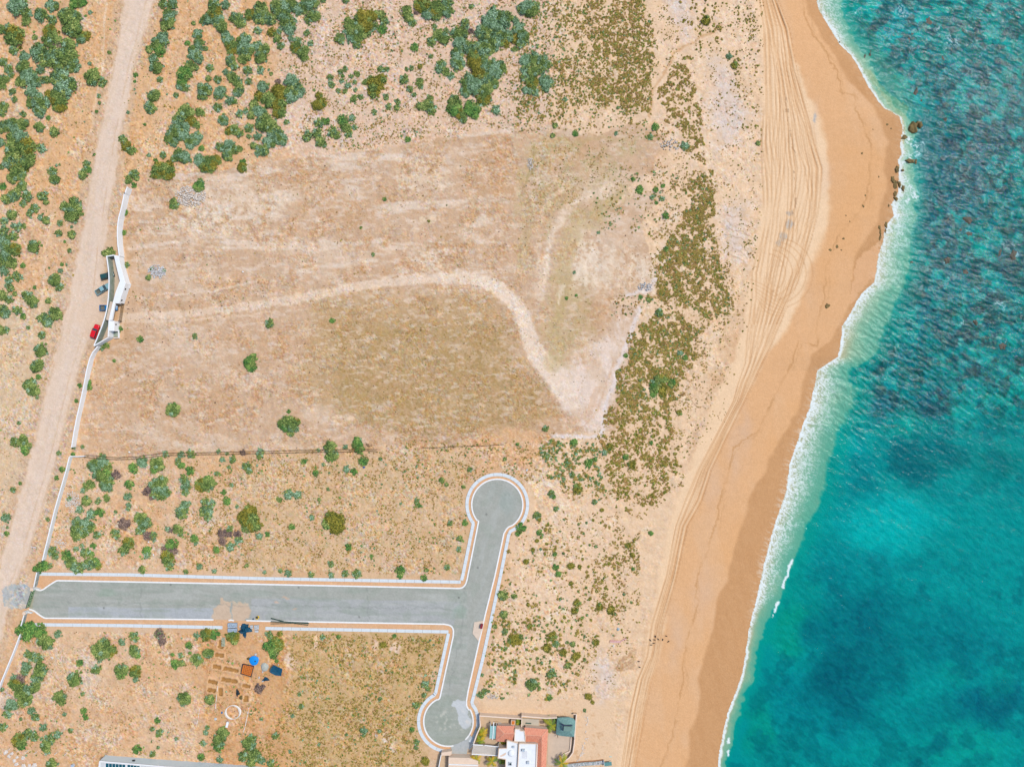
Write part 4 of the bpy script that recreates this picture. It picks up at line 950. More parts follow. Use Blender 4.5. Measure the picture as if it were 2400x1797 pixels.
def field(poly, n, rmin, rmax, kinds, seed, lod=1, clump=None, thr=.5, stretch=None, fall=0):
    """scatter n plants inside poly, where the clump noise is above thr"""
    rs = np.random.RandomState(seed)
    xs = [p[0] for p in poly]; ys = [p[1] for p in poly]
    x = rs.uniform(min(xs), max(xs), n); y = rs.uniform(min(ys), max(ys), n)
    xx = x + (fbm(x, y, 30, seed + 5, 2) - .5) * 40; yy = y + (fbm(x, y, 30, seed + 6, 2) - .5) * 40
    ok = inpoly(xx, yy, poly)
    if clump:
        f = fbm(x, y, clump, seed + 9, 3, *(stretch or (0, 1)))
        ok &= f > thr + (rs.rand(n) - .5) * .12
    # keep streets, trenches, building and paths free
    for k in KEEP: ok &= ~inpoly(x, y, k)
    x = x[ok]; y = y[ok]
    zz_ = height(x, y)
    global nv
    rad = rs.uniform(rmin, rmax, len(x)) * (.7 + .6 * rs.rand(len(x)))
    kk = rs.choice(list(kinds), len(x)); rot = rs.uniform(0, 6.28, len(x)); jt = rs.uniform(-.22, .22, len(x)); vi = rs.randint(0, 5, len(x))
    sc = S * (H - zz_) / H
    for i in range(len(x)):
        V, F, c = SM[kk[i]][vi[i]][lod]
        ca, sa = math.cos(rot[i]), math.sin(rot[i]); r = rad[i] * S
        q = np.empty_like(V)
        q[:, 0] = (V[:, 0] * ca - V[:, 1] * sa) * r + (x[i] - CX) * sc[i]; q[:, 1] = (V[:, 0] * sa + V[:, 1] * ca) * r + (CY - y[i]) * sc[i]; q[:, 2] = V[:, 2] * r * .6 + zz_[i] - .02
        Vs.append(q); Fs.append(F + nv); Cs.append(c * (1 + jt[i])); nv += len(V)


KEEP = [VERGE, [(50, 1464), (50, 1478), (1050, 1488), (1058, 1476)], [(90, 1335), (90, 1350), (1085, 1368), (1090, 1350)], [(990, 1740), (1110, 1740), (1125, 1670), (1345, 1668), (1350, 1797), (990, 1900)],
        [(222, 1765), (620, 1790), (620, 1900), (222, 1900)], [(60, 1405), (600, 1400), (600, 1440), (60, 1430)], [(225, 598), (285, 598), (310, 670), (290, 730), (285, 800), (220, 815)]] + [list(t) for t in TRENCH]
dune1 = [(1285, -20), (1510, -20), (1530, 60), (1530, 180), (1515, 272), (1480, 262), (1420, 252), (1350, 245), (1330, 270), (1200, 300), (1215, 235), (1290, 190), (1310, 90)]
dune2 = [(1602, 120), (1625, 128), (1610, 170), (1630, 220), (1640, 260), (1652, 320), (1658, 390), (1610, 385), (1600, 310), (1545, 262), (1535, 230), (1565, 200), (1578, 150)]
dune3 = [(1660, 398), (1668, 450), (1668, 560), (1684, 620), (1703, 680), (1724, 735), (1676, 757), (1610, 720), (1575, 710), (1535, 668), (1540, 625), (1565, 572), (1602, 520), (1600, 450), (1625, 410)]
dune4 = [(1545, 730), (1608, 742), (1650, 770), (1628, 815), (1602, 900), (1560, 960), (1600, 1020), (1592, 1090), (1560, 1165), (1510, 1200), (1450, 1190), (1405, 1170), (1350, 1145), (1320, 1130), (1275, 1110), (1262, 1040), (1295, 1028), (1410, 1030), (1420, 965), (1450, 900), (1455, 860), (1475, 800), (1495, 760)]
# thick dune scrub
field(dune1, 6000, 1.7, 3.6, 'dddgow', 21, 1, 8, .43, (1.45, 1.9))
field([(1440, -20), (1510, -20), (1530, 60), (1530, 180), (1515, 272), (1480, 262), (1420, 252), (1360, 200)], 2900, 2.0, 4, 'dddow', 22, 1, 8, .44, (1.3, 2.0))
field(dune2, 3300, 1.8, 3.8, 'dddow', 23, 1, 8, .44)
field(dune3, 9500, 1.9, 3.9, 'ddddowg', 24, 1, 8, .43, (1.2, 1.5))
field([(1545, 730), (1608, 742), (1650, 770), (1628, 815), (1602, 900), (1560, 960), (1420, 965), (1450, 900), (1455, 860), (1475, 800), (1495, 760)], 7600, 1.9, 4, 'ddddogw', 25, 1, 8, .43, (1.2, 1.5))
field([(1560, 960), (1600, 1020), (1592, 1090), (1560, 1165), (1510, 1200), (1450, 1190), (1405, 1170), (1400, 1040), (1420, 965)], 2600, 2, 4.5, 'ddoow', 26, 1, 18, .47)
field([(1262, 1040), (1295, 1028), (1400, 1040), (1420, 1180), (1350, 1145), (1320, 1130), (1275, 1110)], 1100, 2.4, 5, 'ddggb', 27, 1, 18, .44)
field([(1230, 0), (1520, -20), (1545, 150), (1520, 290), (1200, 310), (1210, 200)], 3800, 1.2, 2.8, 'dddg', 28, 2, 12, .42, (1.3, 1.6))
field([(1590, 400), (1680, 400), (1700, 560), (1735, 740), (1640, 780), (1520, 700), (1530, 600)], 3200, 1.2, 2.6, 'dddw', 29, 2, 12, .42)
field([(1530, 720), (1660, 740), (1650, 860), (1610, 1000), (1600, 1150), (1500, 1220), (1260, 1120), (1260, 1020), (1400, 1020), (1450, 880)], 6500, 1.1, 2.6, 'dddw', 30, 2, 13, .43)
flush('dune_scrub', 'thick olive dune scrub mounds with bare sand showing between them', 'dune scrub')
# loose plants round the dune scrub and on the sand
field([(1540, 60), (1790, -20), (1790, 500), (1760, 700), (1700, 1000), (1590, 1100), (1560, 900), (1640, 760), (1720, 740), (1660, 560), (1655, 350)], 5200, .8, 2.2, 'dow', 31, 2, 24, .46)
field([(1590, -20), (1680, -20), (1700, 120), (1630, 110)], 240, 2, 4.5, 'ddo', 32, 1, 16, .48)
field([(1690, 110), (1790, 110), (1760, 330), (1720, 260)], 120, 1.5, 3.5, 'do', 33, 1)
field([(1650, 0), (1775, 0), (1775, 100), (1650, 60)], 160, 1.5, 3.5, 'do', 34, 1)
field([(1500, -10), (1570, -10), (1590, 110), (1530, 180)], 700, 1, 2.2, 'dow', 35, 2, 14, .45)
field([(1120, 1240), (1420, 1180), (1520, 1220), (1500, 1500), (1420, 1640), (1130, 1640), (1125, 1500), (1165, 1360)], 3600, .8, 2.2, 'dow', 36, 2, 26, .48)
field([(1120, 1240), (1420, 1200), (1480, 1240), (1480, 1450), (1380, 1600), (1130, 1640), (1125, 1500), (1165, 1360)], 1000, 2, 5, 'ddog', 37, 1, 30, .52)
field([(1170, 1440), (1370, 1440), (1380, 1560), (1300, 1640), (1130, 1600)], 700, 2, 5.5, 'ddggo', 38, 1, 24, .48)
field([(1390, 1230), (1500, 1240), (1500, 1460), (1380, 1450)], 1400, 1, 3, 'dow', 39, 2, 18, .45)
field([(1290, 285), (1560, 290), (1560, 330), (1480, 330), (1300, 310)], 130, 1.5, 3.5, 'dgw', 40, 1)
field([(1540, 300), (1600, 330), (1640, 400), (1560, 500), (1540, 640), (1510, 560), (1520, 400)], 900, 1, 2.6, 'dow', 41, 2, 16, .44)
field([(1380, 460), (1480, 400), (1600, 400), (1560, 520), (1480, 540), (1400, 540)], 300, 1.5, 3.5, 'dgb', 42, 1, 22, .5)
field([(1430, 690), (1530, 690), (1580, 720), (1500, 740), (1430, 730)], 160, 1.5, 3.5, 'dgw', 43, 1)
flush('sparse_dune_weeds', 'sparse olive and brown tufts on the pale sand behind the beach', 'weeds')
# grass flat at the top
flat = [(640, -20), (1300, -20), (1310, 90), (1285, 190), (1205, 250), (1200, 295), (1040, 318), (870, 345), (760, 350), (690, 330), (720, 240), (650, 150)]
field(flat, 11500, .9, 2.2, 'dddgww', 51, 2, 13, .42)
field(flat, 1300, 1.5, 3.2, 'ggbdw', 52, 1, 22, .48)
field([(1230, 0), (1340, 0), (1320, 120), (1290, 200), (1210, 300), (1190, 270)], 500, 2, 4, 'ggdb', 53, 1, 18, .45)
flush('dry_grass_tufts', 'pale green and straw tufts covering the flat at the top centre', 'grass tufts')
# field between the brushwood fence and the street; field south of the street
midf = [(430, 1075), (860, 1055), (1100, 1040), (1260, 1040), (1240, 1130), (1085, 1130), (1090, 1230), (1070, 1345), (430, 1340)]
field(midf, 12000, .8, 2.1, 'dddwww', 61, 2, 14, .42)
field(midf, 1200, 1.6, 3.4, 'ggbdv', 62, 1, 26, .50)
field([(930, 1030), (1250, 1030), (1300, 1110), (1250, 1130), (1080, 1120), (920, 1100)], 700, 1.2, 3, 'ddwg', 63, 1, 18, .48)
flush('field_weeds_north', 'low olive and straw weeds in the field above the paved street', 'weeds')
sf = [(680, 1480), (1048, 1488), (1025, 1620), (985, 1650), (975, 1730), (1010, 1810), (560, 1810), (640, 1700), (690, 1600)]
field(sf, 11000, 1.0, 2.4, 'dddwwo', 64, 2, 14, .38)
field(sf, 900, 2.0, 3.6, 'ddwo', 67, 1, 18, .48)
field(sf, 1100, 1.8, 3.6, 'ddggb', 65, 1, 24, .48)
field([(1040, 1500), (1060, 1490), (1040, 1600), (1010, 1640)], 60, 2, 4, 'dgo', 66, 1)
flush('field_weeds_south', 'dense dry olive weeds in the field left of the side street', 'weeds')
# bare plot and scrub land: scattered specks
field(PLOT, 1000, .9, 1.5, 'kkp', 70, 1)
field(PLOT, 5200, .7, 1.5, 'wwdw', 71, 2, 30, .46)
field(PLOT, 420, 1.2, 2.6, 'dgwd', 72, 2, 60, .50)
field([(780, 700), (1170, 700), (1290, 960), (1150, 1020), (900, 1010), (740, 900)], 2600, .7, 1.5, 'ddw', 73, 2, 20, .42)
field([(1230, 330), (1500, 330), (1440, 500), (1250, 480)], 1300, .7, 1.8, 'ddwg', 74, 2, 20, .45)
field([(270, 700), (640, 640), (640, 720), (290, 780)], 260, .8, 1.8, 'wpd', 75, 2)
for pl, n, s_ in (([(0, 0), (300, 0), (200, 460), (110, 900), (0, 1250)], 2600, 76), ([(370, 0), (640, 0), (680, 330), (440, 400), (280, 440), (300, 150)], 2200, 77), ([(160, 1070), (600, 1070), (600, 1340), (90, 1340)], 2600, 78),
                ([(60, 1480), (480, 1480), (640, 1600), (600, 1770), (0, 1770), (0, 1620)], 3400, 79), ([(640, 1640), (560, 1640), (560, 1797), (700, 1797)], 300, 80)):
    field(pl, int(n * 1.5), .6, 1.6, 'wwdg', s_, 2, 26, .44)
    field(pl, n // 12, .7, 1.3, 'kp', s_ + 40, 2)
    field(pl, n // 9, 1.5, 3.2, 'gbvd', s_ + 20, 2, 60, .48)
flush('ground_specks', 'tiny dry weeds and stones speckling the bare soil', 'weeds')
# ------------------------------------------------------------------ paved street
def arc(cx, cy, r, a0, a1, n=22):
    return [(cx + r * math.cos(math.radians(a0 + (a1 - a0) * i / n)), cy - r * math.sin(math.radians(a0 + (a1 - a0) * i / n))) for i in range(n + 1)]


C1 = (1165.5, 1182.5); C2 = (1051, 1690)
K_N = smooth([(81.5, 1379.5), (89, 1382.5), (96, 1383), (103, 1380), (109, 1375), (130.4, 1361), (136, 1360)], 1) + [(300, 1363), (600, 1368.5), (1062, 1378)] + smooth([(1062, 1378), (1081, 1378.5), (1090.5, 1371), (1094.6, 1358)], 2)[1:] + \
      [(1120.5, 1228), (1121.5, 1220)] + arc(*C1, 60, 218, -53, 40) + smooth([(1200, 1231), (1189, 1236), (1181, 1250)], 1)[1:] + [(1160, 1349), (1138, 1437), (1122, 1507), (1097, 1619)] + \
      smooth([(1097, 1619), (1092, 1650), (1098, 1662)], 1)[1:] + arc(*C2, 58, 28, -47, 14)
K_S = smooth([(68, 1427), (79, 1430), (90, 1439), (103, 1447.5), (108, 1448)], 1) + [(300, 1449.5), (500, 1451.8)]
K_S2 = [(577, 1453.5), (600, 1454.5), (1040, 1462)] + smooth([(1040, 1462), (1056.5, 1465), (1063, 1474), (1062, 1491)], 2)[1:] + [(1032, 1630)] + smooth([(1032, 1630), (1030, 1637), (1024, 1639.5)], 1)[1:] + arc(*C2, 58, 118, 282, 32)
EDGE = K_N + [(1088, 1752), (1075, 1765), (1050, 1760)] + K_S2[::-1] + [(500, 1451.8), (300, 1449.5)] + K_S[::-1][2:]
xs = np.arange(60, 1240, 2.2); ys = np.arange(1115, 1775, 2.2)
UU, VV = np.meshgrid(xs, ys); u = UU.ravel(); v = VV.ravel()
C = np.tile(np.array([172., 174, 163]), (len(u), 1))
gu2 = u + (fbm(u, v, 14, 201, 3) - .5) * 14; gv2 = v + (fbm(u, v, 14, 202, 3) - .5) * 14; fu, fv = gu2, gv2
n_fine = fbm(u, v, 8, 203, 3)
patchm = inpoly(u, v, [(161, 1422), (500, 1425), (500, 1455), (160, 1455)]).astype(float); lay(patchm, (178, 182, 182))
patchm2 = inpoly(u, v, [(590, 1401), (1080, 1409), (1080, 1420), (1068, 1435), (1064, 1465), (590, 1455)]).astype(float); lay(patchm2, (176, 178, 174))
lay(ss(fbm(u, v, 7, 204, 4, ratio=12), .5, .66) * .4 * (v > 1355) * (u < 1095), (188, 190, 182))
lay(ss(fbm(u, v, 9, 205, 4, ratio=9), .52, .66) * .45 * (v > 1355) * (u < 1095), (154, 164, 150))
lay(ss(fbm(u, v, 9, 206, 4, ang=1.83, ratio=8), .5, .64) * .35 * (u > 1020), (184, 187, 180))
lay(ss(fbm(u, v, 24, 207, 3), .55, .68) * .3, (154, 164, 148))
lay(ss(np.exp(-((gu2 - 250) / 30) ** 2 - ((gv2 - 1388) / 12) ** 2), .3, .8) * .4, (140, 164, 140))
lay(ss(np.exp(-((gu2 - 1080) / 22) ** 2 - ((gv2 - 1432) / 20) ** 2), .3, .8) * .5, (150, 170, 152))
lay(ss(np.exp(-((gu2 - 1190) / 26) ** 2 - ((gv2 - 1180) / 34) ** 2), .3, .8) * .35 * (u > 1160), (158, 172, 164))
for a in range(5):
    dd, tt = pdist(gu2, gv2, arc(1165, 1185, 26 + a * 6, 20 + a * 12, 150 - a * 10, 12), 6); lay((1 - ss(dd, .5, 2.5)) * .22, (140, 156, 144))
# concrete dropped on the lower turning circle
cc = (np.hypot(u - 1051, v - 1690) < 62)
blot = ss(np.exp(-((gu2 - 1083) / 15) ** 2 - ((gv2 - 1664) / 26) ** 2) + np.exp(-((gu2 - 1092) / 14) ** 2 - ((gv2 - 1690) / 22) ** 2) + np.exp(-((gu2 - 1066) / 12) ** 2 - ((gv2 - 1650) / 8) ** 2), .45, .6)
lay(blot * cc * .85, (208, 212, 212))
lay(ss(n_fine, .62, .7) * ss(np.exp(-((u - 1060) / 40) ** 2 - ((v - 1690) / 30) ** 2), .2, .6) * cc * .7, (224, 214, 200))
lay(cc * (1 - blot) * .35, (154, 164, 146))
# two heaps of sand spread on the road
for pl in ([(518, 1402), (524, 1400), (530, 1408), (538, 1412), (536, 1425), (540, 1440), (540, 1460), (500, 1460), (496, 1445), (498, 1430), (512, 1418)],
           [(544, 1416), (570, 1412), (584, 1418), (588, 1432), (584, 1446), (570, 1462), (556, 1462), (544, 1450)]):
    lay(poly_mask(pl) * .95, (212, 186, 158))
lay(poly_mask([(534, 1410), (575, 1410), (580, 1416), (545, 1416)]) * .7, (216, 190, 160))
for (x, y) in ((675, 1403), (648, 1413), (668, 1400), (690, 1425)): lay(ss(np.exp(-((gu2 - x) / 7) ** 2 - ((gv2 - y) / 3) ** 2), .3, .7) * .6, (222, 180, 150))
lay(inpoly(u, v, [(62, 1380), (80, 1380), (76, 1430), (60, 1430)]).astype(float) * .4, (170, 160, 120))
for x, y in ((243, 1424), (400, 1370), (842, 1445), (700, 1376), (1075, 1400), (1140, 1205), (1120, 1330)):
    lay(ss(-np.hypot(u - x, v - y), -3, -1.5) * .6, (96, 98, 92))
for pts in ([(160, 1412), (590, 1418)], [(590, 1418), (1060, 1426)], [(860, 1370), (862, 1460)], [(330, 1362), (331, 1450)], [(1112, 1300), (1090, 1380), (1078, 1500), (1050, 1630)]):
    dd, tt = pdist(gu2, gv2, pts, 6); lay((1 - ss(dd, .3, 1.6)) * .35, (134, 138, 130))
C += ((R.rand(len(u)) - .5) * 9 + (n_fine - .5) * 14)[:, None]
z = np.full(len(u), 0.05); k = S * (H - z) / H
ny, nx = UU.shape; idx = np.arange(nx * ny).reshape(ny, nx)
F = np.stack([idx[:-1, :-1].ravel(), idx[1:, :-1].ravel(), idx[1:, 1:].ravel(), idx[:-1, 1:].ravel()], 1)
ins = inpoly(u[F[:, 0]] + 1.1, v[F[:, 0]] + 1.1, EDGE); F = F[ins]
used = np.zeros(len(u), bool); used[F.ravel()] = True; rm_ = np.cumsum(used) - 1
tag(np_mesh('road', np.stack([(u - CX) * k, (CY - v) * k, z], 1)[used], rm_[F], M['asphalt'], pcol=alb(np.clip(C, 5, 250))[used]), 'grey asphalt street with two round turning circles and newer strips', 'road', kind='structure')
kb = MB()
for path in (K_N, K_S, K_S2): ribbon(kb, pw(path, 0.16), .5, -.15, .17)
ribbon(kb, pw([(535.5, 1453.6), (541, 1452.4), (548, 1453.9)], .16), .5, -.15, .17)
tag(kb.build('kerb', M['kerb']), 'white painted kerb lining the asphalt street', 'kerb', kind='structure')


def slabs(mb, path, w, z0, z1, ln=3.0, gap=.07):
    pts = pw(path, z1); seg = []; cur = [pts[0]]; L = 0
    for a, b in zip(pts[:-1], pts[1:]):
        d = math.hypot(b[0] - a[0], b[1] - a[1]); t = 0
        while L + (d - t) >= ln:
            t += ln - L; q = (a[0] + (b[0] - a[0]) * t / d, a[1] + (b[1] - a[1]) * t / d); cur.append(q); seg.append(cur)
            f = min(t + gap, d); cur = [(a[0] + (b[0] - a[0]) * f / d, a[1] + (b[1] - a[1]) * f / d)]; L = 0; t = f
        L += d - t; cur.append(b)
    seg.append(cur)
    for s_ in seg:
        if len(s_) > 1 and math.hypot(s_[0][0] - s_[-1][0], s_[0][1] - s_[-1][1]) > .2: ribbon(mb, s_, w, z0, z1)


pv = MB()
slabs(pv, [(91, 1344.6), (300, 1346.5), (600, 1355), (1080, 1363.5)], 1.12, -.15, .15)
slabs(pv, [(1081.5, 1359.5), (1085, 1347), (1109, 1229), (1108.6, 1224)] + arc(*C1, 71, 214, -47, 44) + [(1196, 1245), (1192, 1254), (1173, 1349), (1154, 1439), (1133, 1537), (1111, 1627), (1106, 1645), (1108, 1652)] + arc(*C2, 69.5, 26, -44, 14), 1.12, -.15, .15)
slabs(pv, [(68, 1463), (300, 1465.5), (521, 1470)], 1.12, -.15, .15)
slabs(pv, [(622, 1472), (800, 1475), (1051, 1480)], 1.12, -.15, .15)
slabs(pv, [(1051, 1484), (1036, 1553), (1021, 1623), (1017, 1628)] + arc(*C2, 70, 118, 268, 30) + [(1058, 1760)], 1.12, -.15, .15)
tag(pv.build('pavement', M['concrete']), 'pale concrete slab pavement following the asphalt street', 'pavement', kind='structure')
dr = MB(); dr.prism(pw([(1056, 1746), (1072, 1742), (1092, 1732), (1098, 1740), (1094, 1768), (1060, 1772)], .12), -.1, .12)
dr.prism(pw([(1092.5, 1731), (1103, 1722), (1110, 1734), (1108, 1748), (1100, 1756), (1096, 1752)], .13), -.1, .13)
tag(dr.build('driveway', mat('stained_concrete', (196, 198, 196), noise=1, nscale=1.2, alt=(172, 180, 178), bump=.4)), 'stained concrete driveway from the lower turning circle to the villa', 'driveway', kind='structure')


# ------------------------------------------------------------------ white boundary walls
def wall(name, lbl, pts, h, th, m, grp=None, part_cap=True):
    w = pw(pts, h); o = empty(name, (w[0][0], w[0][1], 0)); loc = [(a[0] - w[0][0], a[1] - w[0][1]) for a in w]
    ctr = offset(loc, th / 2)
    ribbon(MB(), ctr, th, -.4, h - .06) .build('wall_face', m, o)
    if part_cap: ribbon(MB(), ctr, th + .06, h - .058, h).build('coping', M['white'], o)
    return tag(o, lbl, 'wall', grp)


WG = 'boundary walls beside the dirt road'
wall('boundary_wall', 'white curving wall north of the gatehouse beside the dirt road', smooth([(297.5, 438), (291, 455), (291, 450 + 0), (284, 485), (274.5, 520), (274, 565), (278.5, 600)], 1)[0:], 3.0, .3, M['white'], WG)
wall('boundary_wall', 'white curving wall running south from the gatehouse to the brushwood fence', smooth([(228, 811), (212, 830), (202, 866), (196, 900), (186, 946), (174, 1000), (166.5, 1048)], 1), 2.3, .3, M['white'], WG)
wall('boundary_wall', 'pale stepped wall along the scrub plot below the brushwood fence', [(161.5, 1070), (155, 1096), (154, 1100), (127, 1194), (126, 1198), (98, 1313)], 1.8, .3, M['offwhite'], WG)
wall('boundary_wall', 'grey stone-faced wall piece just north of the street gate', [(85, 1341), (78, 1375)], 1.7, .28, M['stonewall'], WG)
wall('boundary_wall', 'grey stone-faced wall piece just south of the street gate', [(55, 1441), (48, 1466)], 1.6, .28, M['stonewall'], WG)
wall('boundary_wall', 'thin white wall running to the bottom left below the street gate', [(46, 1486), (30, 1528), (0, 1601), (-30, 1680)], 1.2, .3, M['white'], WG)
wall('boundary_wall', 'short white wall stub where the brushwood fence begins', [(163, 1070), (180, 1070.5), (197, 1069.5)], 1.2, .25, M['white'], WG)

# street gate with two pillars
g = empty('street_gate', P(66, 1404, 0)); gx, gy, _ = P(66, 1404, 0)
a = pw([(73, 1385)], 2.1)[0]; b_ = pw([(60, 1425)], 2.1)[0]; mid_ = ((a[0] + b_[0]) / 2, (a[1] + b_[1]) / 2)
for nm, p0, p1 in (('gate_leaf', a, mid_), ('gate_leaf', mid_, b_)):
    l0 = (p0[0] - gx, p0[1] - gy); l1 = (p1[0] - gx, p1[1] - gy)
    lf = ribbon(MB(), [l0, l1], .06, .1, 2.0).build(nm, M['greengate'], g)
    fr = MB(); ribbon(fr, [l0, l1], .12, 2.0, 2.1); ribbon(fr, [l0, l1], .12, .02, .1)
    for q in (l0, l1): fr.box(q[0], q[1], 0, .14, .14, 2.15)
    fr.build('gate_frame', M['dark'], lf)
    for f in (.3, .7): MB().box(l0[0] + (l1[0] - l0[0]) * f + .07, l0[1] + (l1[1] - l0[1]) * f, .85, .08, .45, .4).build('latch_plate', M['dark'], lf)
tag(g, 'green-grey steel double gate closing the street off from the dirt road', 'gate')
for x, y, lb in ((72, 1381, 'pale square gate pillar on the north side of the street gate'), (54, 1437, 'pale square gate pillar on the south side of the street gate')):
    w = P(x, y, 2.2); o = empty('gate_pillar', (w[0] + .3, w[1], 0), -.25)
    MB().box(0, 0, -.3, .85, .85, 2.4).build('shaft', M['offwhite'], o); MB().box(0, 0, 2.1, 1.05, 1.0, .14).build('cap', M['cream'], o)
    MB().box(1.1, .1, -.3, 1.3, .3, 1.3).build('wing_wall', M['offwhite'], o)
    tag(o, lb, 'pillar', 'gate pillars')


# ------------------------------------------------------------------ gatehouse on the dirt road
def Z1(pts): return [(190 + x / 6.9, 580 + y / 6.9) for x, y in pts]


gh = empty('gatehouse', P(253, 700, 0)); go = P(253, 700, 0)
HT = 3.1


def gp_(pts, z): return pw(Z1(pts), z, go)


fr_path = gp_([(405, 135), (425, 270), (440, 400), (446, 520), (444, 640), (432, 850), (400, 1050), (350, 1220), (280, 1400), (203, 1580)], HT)
front = ribbon(MB(), offset(smooth(fr_path, 1), .15), .3, -.3, HT - .05).build('front_wall', M['greywall'], gh)
ribbon(MB(), offset(smooth(fr_path, 1), .15), .36, HT - .048, HT + .02).build('coping', M['white'], front)
rt = gp_([(412, 138), (530, 117)], HT); o_ = ribbon(MB(), offset(rt, -.15), .28, -.3, HT - .05).build('return_wall', M['greywall'], gh); ribbon(MB(), offset(rt, -.15), .34, HT - .045, HT + .025).build('coping', M['white'], o_)
body = gp_([(530, 120), (612, 137), (628, 250), (668, 400), (720, 578), (614, 905), (548, 900), (516, 880), (560, 720), (628, 540), (565, 280)], HT)
br = MB().prism(body, -.3, HT).build('guard_room', M['white'], gh)
rf = gp_([(540, 140), (604, 150), (618, 250), (656, 400), (706, 575), (604, 893), (528, 880), (575, 730), (640, 542), (578, 290)], HT + .02)
MB().prism(rf, HT + .003, HT + .02).build('roof', M['roofwhite'], br)
pb = gp_([(470, 872), (516, 880), (445, 1180), (400, 1168)], HT - .02); MB().prism(pb, HT - .35, HT - .02).build('portal_roof', M['beige'], gh)
pb = gp_([(516, 880), (548, 900), (497, 1175), (445, 1180)], HT + .01); MB().prism(pb, HT - .75, HT + .012).build('portal_beam', M['white'], gh)
sw = gp_([(445, 1181), (540, 1187), (534, 1350), (448, 1348), (445, 1448), (430, 1446)], HT); s_ = MB().prism(sw, -.3, HT + .004).build('south_wing', M['white'], gh)
sp_ = gp_([(203, 1583), (320, 1515), (430, 1450)], HT); o_ = ribbon(MB(), offset(sp_, -.16), .3, -.3, HT - .003).build('return_wall', M['white'], gh)
pad = gp_([(520, 1362), (600, 1366), (596, 1446), (518, 1446)], .2); MB().prism(pad, -.1, .2).build('yard_slab', M['greywall'], gh)
ww = gp_([(602, 1330), (600, 1462), (530, 1462)], .9); ribbon(MB(), ww, .2, -.1, .9).build('yard_wall', M['white'], gh)
tri = gp_([(716, 576), (795, 590), (768, 655), (750, 625)], .5); MB().prism(tri, -.1, .5).build('corner_planter', M['beige'], gh)
cap = gp_([(716, 574), (797, 588), (770, 660)], .62); ribbon(MB(), cap, .2, -.1, .62).build('planter_edge', M['white'], gh)
for p, wd in (((700, 675), .5), ((635, 855), .5), ((550, 1245), .45)):
    q = gp_([p], 2.0)[0]; ang = math.radians(72 if p[1] < 1000 else 93)
    # windows sit on the faces that look away from the dirt road
    edge = [gp_([(720, 578)], HT)[0], gp_([(614, 905)], HT)[0]] if p[1] < 1000 else [gp_([(540, 1187)], HT)[0], gp_([(530, 1365)], HT)[0]]
    (x1, y1), (x2, y2) = edge; t = (q[1] - y1) / (y2 - y1); xx, yy = x1 + (x2 - x1) * t, q[1]
    wnd = MB().box(xx, yy, 1.75, .08, wd + .1, .75, math.atan2(y2 - y1, x2 - x1) + math.pi / 2).build('window', M['dark'], gh)
    MB().box(xx + .03, yy, 1.82, .06, wd, .6, math.atan2(y2 - y1, x2 - x1) + math.pi / 2).build('pane', M['glass'], wnd)
yd = gp_([(410, 138), (600, 130), (640, 540), (520, 880), (440, 1440), (215, 1575), (300, 1400), (410, 1050), (440, 850), (446, 500)], .04)
MB().prism(yd, -.1, .04).build('forecourt_floor', M['beige'], gh)
tag(gh, 'long white gatehouse with curved grey-green front wall and white flat roofs beside the dirt road', 'gatehouse')
# sliding gate behind it
sg = empty('yard_gate', P(285, 725, 0)); so = P(285, 725, 0)
gt_ = pw(Z1([(652, 908), (612, 1190)]), 1.7, so); m_ = MB()
ribbon(m_, gt_, .08, 1.62, 1.7); ribbon(m_, gt_, .08, .1, .18); ribbon(m_, gt_, .06, .85, .9)
m_.build('rails', M['rust'], sg); m_ = MB()
for i in range(27):
    f = i / 26; m_.box(gt_[0][0] + (gt_[1][0] - gt_[0][0]) * f, gt_[0][1] + (gt_[1][1] - gt_[0][1]) * f, .1, .05, .05, 1.55)
m_.build('bars', M['rust'], sg)
for q in gt_: MB().box(q[0], q[1], -.1, .35, .2, 2.0).build('post', M['dark'], sg)
tag(sg, 'brown barred gate across the yard behind the gatehouse', 'gate')


# ------------------------------------------------------------------ vehicles
def section_loft(mb, secs):
    """closed loft through sections (x, half width bottom, half width top, z bottom, z top)"""
    vs = []; 
    for (x, wb, wt, z0, z1) in secs:
        r = (z1 - z0) * .28
        vs += [(x, -wb * .94, z0), (x, -wb, z0 + r), (x, -(wb + wt) / 2, z1 - r * .8), (x, -wt * .86, z1), (x, 0, z1 + .02), (x, wt * .86, z1), (x, (wb + wt) / 2, z1 - r * .8), (x, wb, z0 + r), (x, wb * .94, z0)]
    n = 9; fs = []
    for i in range(len(secs) - 1):
        for j in range(n): fs.append((i * n + j, i * n + (j + 1) % n, (i + 1) * n + (j + 1) % n, (i + 1) * n + j))
    fs.append(tuple(range(n - 1, -1, -1))); fs.append(tuple((len(secs) - 1) * n + j for j in range(n)))
    return mb.add(vs, fs)


